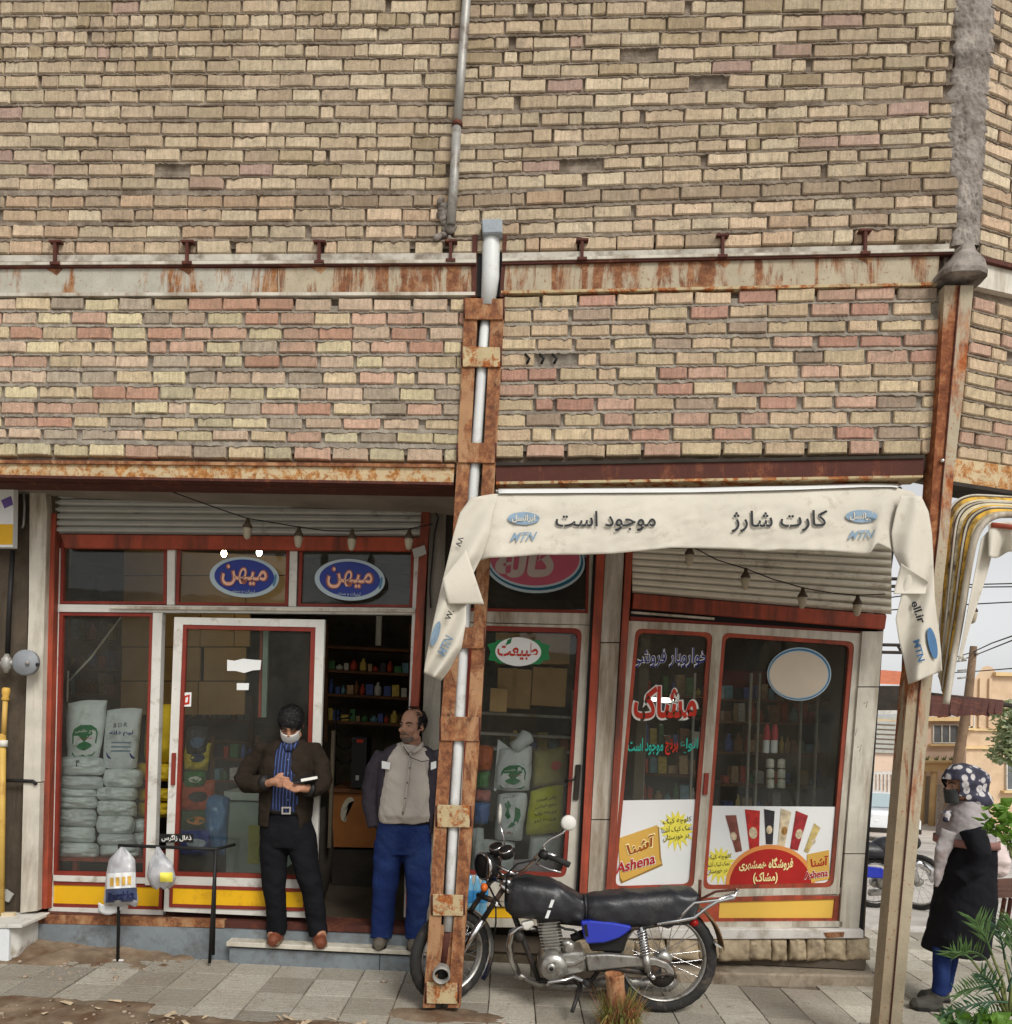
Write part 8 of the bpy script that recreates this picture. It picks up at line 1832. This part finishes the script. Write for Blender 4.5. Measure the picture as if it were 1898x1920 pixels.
# tin roofed stall with rust brown canopy
st_ = root('canopy', P(1700, 1345, 13), 'ragged brown corrugated canopy sticking out beyond the corner post', 'canopy')
for i in range(12):
    a = 1738 + 12 * i; dr = .085 * (a - 1738)
    part('sheet', M_RUSTDK, st_, lambda m: m.prism([P(a, 1300 + dr * 1.25, 12.0), P(a + 12.5, 1300 + dr * 1.25 + 1, 12.0), P(a + 12.5 - 3, 1344 + R.uniform(-3, 3) - .25 * dr, 10.8), P(a - 3, 1344 + R.uniform(-3, 3) - .25 * dr, 10.8)], (0, .02, .02)))
part('rail', M_DARK, st_, lambda m: m.tube([P(1740, 1302, 11.9), P(1800, 1310, 11.9), P(1990, 1336, 11.9)], .035, 8))
part('fascia', M_DARK, st_, lambda m: far_box(m, 1600, 1286, 1694, 1332, 13, .3))
part('fascia_rail', M_CONC, st_, lambda m: far_box(m, 1600, 1332, 1694, 1339, 13, .3, .05))
part('pole', M_DARK, st_, lambda m: m.tube([P(1701, 1200, 13.2), Vector((P(1701, 1340, 13.2).x, 13.2, zst(13.2)))], .07, 8))
sg = root('gantry', P(1680, 1330, 20), 'dark steel gantry bars against the sky behind the corner post', 'gantry')
for y in (1084, 1098, 1208, 1222): part('bar', M_DARK, sg, lambda m: m.tube([P(1600, y, 20), P(1706, y + 2, 20)], .045, 6))
for x in (1640, 1682, 1692): part('brace', M_DARK, sg, lambda m: m.tube([P(x, 1084, 20), P(x + 8, 1098, 20)], .03, 6)); part('brace', M_DARK, sg, lambda m: m.tube([P(x, 1208, 20), P(x + 8, 1222, 20)], .03, 6))
part('post', M_DARK, sg, lambda m: m.tube([P(1704, 1070, 20), Vector((P(1700, 1330, 20).x, 20, zst(20)))], .09, 8))
awr = root('awning', P(1680, 1282, 24), 'small orange red awning roof far behind the corner post', 'awning')
part('roof', mat('faded_orange', lin(190, 112, 82), .8, .15), awr, lambda m: m.prism([P(1640, 1258, 25), P(1694, 1262, 25), P(1694, 1284, 23.5), P(1640, 1282, 23.5)], (0, .05, .05)))
# utility pole and wires
up = root('utility_pole', Vector((P(1806, 1430, 24).x, 24, zst(24))), 'brown utility pole with crossarms rising behind the patterned headscarf', 'pole')
part('shaft', mat('pole_timber', lin(120, 98, 78), .9, .25, 4, 30, .4), up, lambda m: m.tube([P(1826, 1212, 24), P(1816, 1310, 24), P(1796, 1430, 24), Vector((P(1790, 1440, 24).x - .25, 24, zst(24)))], [.10, .13, .15, .17], 10))
for y in (1238, 1256, 1270): part('crossarm', M_GALV, up, lambda m: m.tube([P(1796, y + 2, 23.9), P(1812, y, 23.9)], .03, 6))
for x, y in ((1800, 1236), (1808, 1234), (1833, 1224)): part('insulator', M_WHITE, up, lambda m: m.ell(P(x, y, 23.85), (.05, .05, .09), 8, 6))
def wire(pts, lab):
    part('overhead_wire', M_DARK, None, lambda m: m.tube([P(*p) for p in pts], .016, 5), label=lab, cat='wire')
wire([(1780, 1236, 26), (1826, 1222, 24), (1860, 1206, 20), (1990, 1160, 12)], 'overhead wire leaving the top of the utility pole')
wire([(1790, 1242, 26), (1830, 1228, 24), (1900, 1200, 17), (1990, 1168, 12)], 'overhead wire just under the top of the utility pole')
wire([(1640, 1112, 20), (1820, 1096, 20), (1990, 1092, 18)], 'higher of two level overhead wires across the pale sky')
wire([(1640, 1124, 20), (1820, 1101, 20), (1990, 1099, 18)], 'lower of two level overhead wires across the pale sky')
wire([(1640, 1146, 20), (1820, 1133, 20), (1990, 1124, 18)], 'overhead wire above the small hanging lamp')
wire([(1780, 1262, 26), (1840, 1258, 24), (1990, 1246, 16)], 'thin overhead wire at crossarm height of the utility pole')
# car
cr = root('parked_car', Vector((P(1650, 1500, 25).x, 25, zst(25))), 'white car parked far down the street, seen in the gap by the corner post', 'car')
Xc = P(1652, 1500, 25).x; zc = zst(25)
CARW = mat('white_car_paint', lin(226, 228, 230), .25, .03, 2, 60, 0, spec=.6, coat=.4)
def carb(m):
    sec = [(24.0, .45, .85, .74), (24.15, .32, 1.0, .80), (25.0, .30, 1.02, .83), (27.5, .30, 1.0, .83), (28.0, .38, .9, .78)]
    n = len(sec)
    vs = []
    for y, z0, z1, hw in sec: vs += [(Xc - hw, y, zc + z0), (Xc - hw, y, zc + z1 - .12), (Xc - hw + .08, y, zc + z1), (Xc + hw - .08, y, zc + z1), (Xc + hw, y, zc + z1 - .12), (Xc + hw, y, zc + z0)]
    m.add(vs, [(i * 6 + j, i * 6 + (j + 1) % 6, (i + 1) * 6 + (j + 1) % 6, (i + 1) * 6 + j) for i in range(n - 1) for j in range(6)] + [tuple(range(6)), tuple((n - 1) * 6 + j for j in range(6))])
part('body', CARW, cr, carb, bevel=.03)
part('cabin', CARW, cr, lambda m: m.prism([(Xc - .68, 24.7, zc + 1.0), (Xc + .68, 24.7, zc + 1.0), (Xc + .55, 25.2, zc + 1.46), (Xc - .55, 25.2, zc + 1.46)], (0, 2.2, 0)), bevel=.03)
part('windscreen', mat('car_glass', lin(160, 176, 180), .1, .05, 1, 60, 0, spec=.8), cr, lambda m: m.prism([(Xc - .60, 24.70, zc + 1.04), (Xc + .60, 24.70, zc + 1.04), (Xc + .50, 25.13, zc + 1.42), (Xc - .50, 25.13, zc + 1.42)], (0, -.03, .03)))
part('bumper', M_DARK, cr, lambda m: m.box((Xc - .76, 23.93, zc + .36), (Xc + .76, 24.05, zc + .50)))
for s in (-1, 1):
    part('headlight', PAPER, cr, lambda m: m.ell((Xc + s * .58, 24.05, zc + .70), (.14, .06, .08)))
    for y in (24.7, 27.2): part('wheel', M_RUBBER, cr, lambda m: m.lathe([(0, -.09), (.28, -.09), (.30, 0), (.28, .09), (0, .09)], (Xc + s * .74, y, zc + .30), (1, 0, 0), 18))
# second motorcycle
Ym = 9.6; m2 = root('motorcycle', Vector((P(1700, 1690, Ym).x, Ym, zst(Ym))), 'second dark motorcycle with blue panel parked behind the corner post', 'motorcycle')
def B2(px, py, d=0.0): return P(px, py, Ym, d)
c1 = B2(1722, 1654); r1 = c1.z - zst(Ym); c2 = B2(1640, 1656); r2 = .29
wheel(m2, c1, min(.33, max(.26, r1)), math.radians(-48), spokes=20); wheel(m2, Vector((c2.x, c2.y, zst(Ym) + .30)), .30, 0, spokes=20)
for nm, mt, pts, r in (('fork_tube', M_CHROME, [(1722, 1654, .1), (1706, 1600, .05)], .03), ('fork_tube', DKMET, [(1706, 1600, .05), (1698, 1572, .0)], .025), ('handlebar', M_CHROME, [(1680, 1560, .2), (1698, 1568, .0), (1712, 1556, -.2)], .014),
                       ('frame_tube', DKMET, [(1698, 1590, 0), (1680, 1660, 0), (1650, 1662, 0)], .03), ('exhaust', M_ALU, [(1690, 1650, .1), (1680, 1672, .12), (1630, 1674, .14)], .04)):
    part(nm, mt, m2, lambda m: m.tube([B2(*p) for p in pts], r, 10))
part('headlight', M_BLACK, m2, lambda m: m.ell(B2(1712, 1580), (.09, .09, .09))); part('fender', M_CHROME, m2, lambda m: m.tube([B2(1706, 1628), B2(1722, 1618), B2(1742, 1630), B2(1750, 1654)], [.03, .05, .05, .03], 8))
part('tank', LEATH, m2, lambda m: m.ell(B2(1668, 1592), (.24, .15, .15))); part('seat', LEATH, m2, lambda m: m.ell(B2(1626, 1594), (.36, .14, .10)))
part('side_panel', BLUEP, m2, lambda m: m.prism([B2(x, y, .16) for x, y in ((1622, 1624), (1656, 1628), (1664, 1648), (1626, 1646))], (0, .04, 0)), bevel=.01)
part('engine', M_ALU, m2, lambda m: m.prism([B2(x, y, .12) for x, y in ((1648, 1640), (1676, 1636), (1682, 1668), (1650, 1670))], (0, .24, 0)), bevel=.03)
part('mirror', M_BLACK, m2, lambda m: m.ell(B2(1716, 1548, -.2), (.05, .015, .04)))
# kerb, ramp and bench on the right
struct('kerb', lambda m: m.box((2.25, 7.25, -.35), (60, 7.40, .015)), M_CONC)
bnch = root('bench', Vector((P(1890, 1720, 7.9).x, 7.9, zst(7.9))), 'rusty brown bench on thin legs at the right edge', 'bench')
for i in range(4): part('plank', mat('bench_wood', lin(96, 70, 60), .8, .25, 6, 40, .3), bnch, lambda m: m.prism([P(1872, 1650 + i * 9, 7.9, .1 * i), P(1990, 1646 + i * 9, 7.9, .1 * i), P(1990, 1653 + i * 9, 7.9, .1 * i), P(1872, 1657 + i * 9, 7.9, .1 * i)], (0, .06, 0)))
for x in (1884, 1896, 1960): part('leg', M_RUSTDK, bnch, lambda m: m.tube([P(x, 1684, 7.8), Vector((P(x - 10, 1700, 7.8).x, 7.8, zst(7.8)))], .02, 6))
part('back', mat('bench_grey', lin(140, 140, 136), .6, .2), bnch, lambda m: m.tube([P(1868, 1604, 7.95), P(1990, 1600, 7.95)], .03, 8))
# ================================================================ plants at the right edge
def leafmat(name, c, tr=.25):
    m_, t, b, o = nodes(name); p = pos(t)
    t.links.new(ramp(t, nz(t, p, 30, 3), [(.3, tuple(x * .6 for x in c)), (.7, tuple(min(1, x * 1.35) for x in c))]), b.inputs['Base Color']); b.inputs['Roughness'].default_value = .5; b.inputs['Specular IOR Level'].default_value = .35
    ts = t.nodes.new('ShaderNodeBsdfTranslucent'); ts.inputs[0].default_value = (c[0] * 1.6, c[1] * 1.8, c[2] * .8, 1); mx = t.nodes.new('ShaderNodeMixShader'); mx.inputs[0].default_value = tr
    t.links.new(b.outputs[0], mx.inputs[1]); t.links.new(ts.outputs[0], mx.inputs[2]); t.links.new(mx.outputs[0], o.inputs[0]); return m_
PALM = leafmat('palm_leaf', lin(84, 112, 66)); PALM2 = leafmat('palm_leaf_dark', lin(62, 94, 70)); BUSH = leafmat('bush_leaf', lin(104, 140, 58)); FARL = leafmat('pale_far_leaf', lin(156, 164, 138)); STEM = mat('green_stem', lin(110, 116, 70), .8, .2)
Yp = 4.15
pm = root('palm', Vector((P(1880, 1900, Yp).x, Yp, -.05)), 'young palm with stiff narrow fronds in front of the woman', 'palm')
def frond(base, tip, n, ln, mt, droop=.1, name='frond', spread=1.0):
    base, tip = Vector(base), Vector(tip); ax = tip - base; Ls = ax.length; d = ax.normalized(); side = d.cross(Vector((0, -1, 0))).normalized(); m = MB()
    cv = lambda t: base + ax * t + Vector((0, 0, -droop * t * t))
    m.tube([cv(i / 8) for i in range(9)], [.007 * (1 - .8 * i / 8) for i in range(9)], 5)
    for i in range(n):
        t = .22 + .78 * i / (n - 1)
        for s in (-1, 1):
            c = cv(t); l_ = ln * (1 - .55 * abs(t - .45)) * R.uniform(.8, 1.1); dd = (d * R.uniform(.75, 1.1) + side * s * spread * R.uniform(.45, .8) + Vector((0, R.uniform(-.35, .25), R.uniform(-.05, .12)))).normalized()
            w_ = dd.cross(Vector((R.gauss(0, .3), -1, R.gauss(0, .3)))).normalized() * .0055
            q = [c - w_ * .5, c + w_ * .5, c + dd * l_ * .4 + w_, c + dd * l_ * .4 - w_, c + dd * l_ + Vector((0, 0, -.12 * l_))]
            k = Vector((0, -.003, .002)); mid_ = c + dd * l_ * .4 + k
            m.add([q[0], q[1], q[2], mid_, q[3], q[4]], [(0, 1, 2, 3), (0, 3, 4), (3, 2, 5), (4, 3, 5)])
    return m.build(name, mt, pm, fix=False)
bp0 = P(1885, 1890, Yp)
FR = [((1822, 1800), (1788, 1760), 9, .13, PALM), ((1860, 1790), (1830, 1692), 12, .16, PALM), ((1850, 1800), (1806, 1752), 8, .15, PALM), ((1885, 1800), (1870, 1700), 12, .15, PALM2), ((1900, 1810), (1898, 1690), 12, .16, PALM), ((1880, 1850), (1800, 1830), 14, .13, PALM), ((1890, 1880), (1776, 1866), 14, .10, PALM2), ((1890, 1860), (1930, 1730), 12, .16, PALM2), ((1880, 1880), (1840, 1790), 13, .14, PALM2), ((1895, 1900), (1830, 1880), 12, .10, PALM)]
for a, b, n, l, mt in FR: frond(P(a[0], a[1], Yp, R.uniform(-.1, .1)), P(b[0], b[1], Yp, R.uniform(-.05, .2)), n, l, mt)
for a, b in (((1885, 1900), (1822, 1800)), ((1888, 1900), (1860, 1790)), ((1890, 1905), (1850, 1800)), ((1892, 1905), (1885, 1800)), ((1896, 1905), (1900, 1810))):
    part('stalk', STEM, pm, lambda m: m.tube([P(a[0], a[1], Yp), P((a[0] + b[0]) / 2 + 8, (a[1] + b[1]) / 2, Yp), P(b[0], b[1], Yp)], [.010, .008, .006], 6))
def leafcloud(name, centre, rad, n, size, mt, parent, seed, fl=.6):
    r_ = random.Random(seed); m = MB(); c0 = Vector(centre)
    for i in range(n):
        while True:
            v = Vector((r_.uniform(-1, 1), r_.uniform(-1, 1), r_.uniform(-1, 1)))
            if v.length <= 1 and fBm((v.x * 2 + seed, v.y * 2, v.z * 2)) > -.18 and v.length > .25 * r_.random(): break
        c = c0 + Vector((v.x * rad[0], v.y * rad[1], v.z * rad[2])); s = size * r_.uniform(.6, 1.25)
        u = Vector((r_.gauss(0, 1), r_.gauss(0, 1), r_.gauss(0, .5))).normalized(); w_ = u.cross(Vector((r_.gauss(0, .6), r_.gauss(0, .6), 1))).normalized() * s * .42; k = u.cross(w_).normalized() * s * .12
        m.add([c, c + u * s * .35 + w_, c + u * s + k * -1, c + u * s * .35 - w_, c + u * s * .45 + k], [(0, 1, 4), (1, 2, 4), (2, 3, 4), (3, 0, 4)])
    return m.build(name, mt, parent, fix=False)
bs_ = root('shrub', Vector((P(1885, 1600, 4.5).x, 4.5, 0)), 'bright green leafy shrub reaching in front of the handbag at the right edge', 'shrub')
for k, (x, y, rx, rz, n) in enumerate(((1874, 1520, .05, .05, 22), (1860, 1548, .06, .04, 20), (1896, 1562, .09, .07, 40), (1882, 1538, .05, .06, 22))): leafcloud('foliage', P(x, y, 4.5), (rx, .09, rz), n, .07, BUSH, bs_, 20 + k)
for x, y in ((1872, 1530), (1890, 1560)): part('stem', STEM, bs_, lambda m: m.tube([Vector((P(1920, 1700, 4.5).x, 4.5, 0)), P(1910, 1640, 4.5), P(x, y, 4.5)], [.012, .009, .004], 6))
bt_ = root('shrub', G(1850, 1915), 'low broad green leaves at the bottom right corner below the palm', 'shrub')
for k, (x, y, rx) in enumerate(((1815, 1925, .10), (1850, 1920, .10), (1885, 1918, .12))): leafcloud('foliage', P(x, y, 4.1), (rx, .12, .03), 34, .09, BUSH if k else PALM, bt_, 40 + k)
tr = root('conifer_tree', Vector((P(1890, 1440, 18).x, 18, zst(18))), 'pale grey green drooping tree at the right edge before the tan house', 'tree')
for k, (x, y, rx, rz, n) in enumerate(((1905, 1340, .45, .35, 420), (1895, 1380, .40, .40, 380), (1885, 1415, .32, .22, 240), (1925, 1400, .5, .7, 600))): leafcloud('crown', P(x, y, 18), (rx, .5, rz), n, .14, FARL, tr, 60 + k)
part('trunk', STEM, tr, lambda m: m.tube([Vector((P(1930, 1440, 18).x, 18, zst(18))), P(1925, 1440, 18), P(1915, 1350, 18)], [.12, .09, .04], 8))

# ================================================================ the other side of the street, mirrored in the shop glass
def opp(name, label, x0, x1, h, y, mt, nw, rows_):
    b = root(name, (x0, y, -.1), label, 'house')
    part('wall', mt, b, lambda m: m.box((x0, y - 6, -.1), (x1, y, h)))
    part('parapet', M_CONC, b, lambda m: m.box((x0 - .1, y - 6.1, h), (x1 + .1, y + .12, h + .35)))
    for r_ in range(rows_):
        for i in range(nw):
            c = x0 + (x1 - x0) * (i + .5) / nw; z = 1.0 + 3.1 * r_
            f = part('window', M_WHITE, b, lambda m: m.box((c - .75, y, z), (c + .75, y + .06, z + 1.5)))
            part('pane', GRYGL, f, lambda m: m.box((c - .65, y + .06, z + .1), (c - .04, y + .075, z + 1.4))); part('pane', GRYGL, f, lambda m: m.box((c + .04, y + .06, z + .1), (c + .65, y + .075, z + 1.4)))
opp('house', 'wide pink house across the street, mirrored in the left shop glass', -19, -6, 5.2, -18, PINKW, 3, 1)
opp('house', 'low tan house across the street, mirrored in the middle door glass', -5.6, 4.4, 3.8, -18.5, TANW, 2, 1)
opp('house', 'wide tan house across the street, mirrored in the right shop glass', 5, 20, 5.4, -18, TANW, 3, 1)
for k, (x, y) in enumerate(((-8.5, -15.5), (-.5, -16), (7.2, -15.5))):
    t_ = root('street_tree', (x, y, -.1), ('leafy tree across the street before the pink house', 'leafy tree across the street before the low house', 'leafy tree across the street before the tall tan house')[k], 'tree')
    leafcloud('crown', (x, y, 3.4 + .4 * k), (1.5, 1.2, 1.3), 700, .30, PALM2, t_, 80 + k)
    part('trunk', M_WOODDK, t_, lambda m: m.tube([(x, y, -.1), (x + .1, y, 1.4), (x, y, 3.4)], [.14, .11, .05], 8))
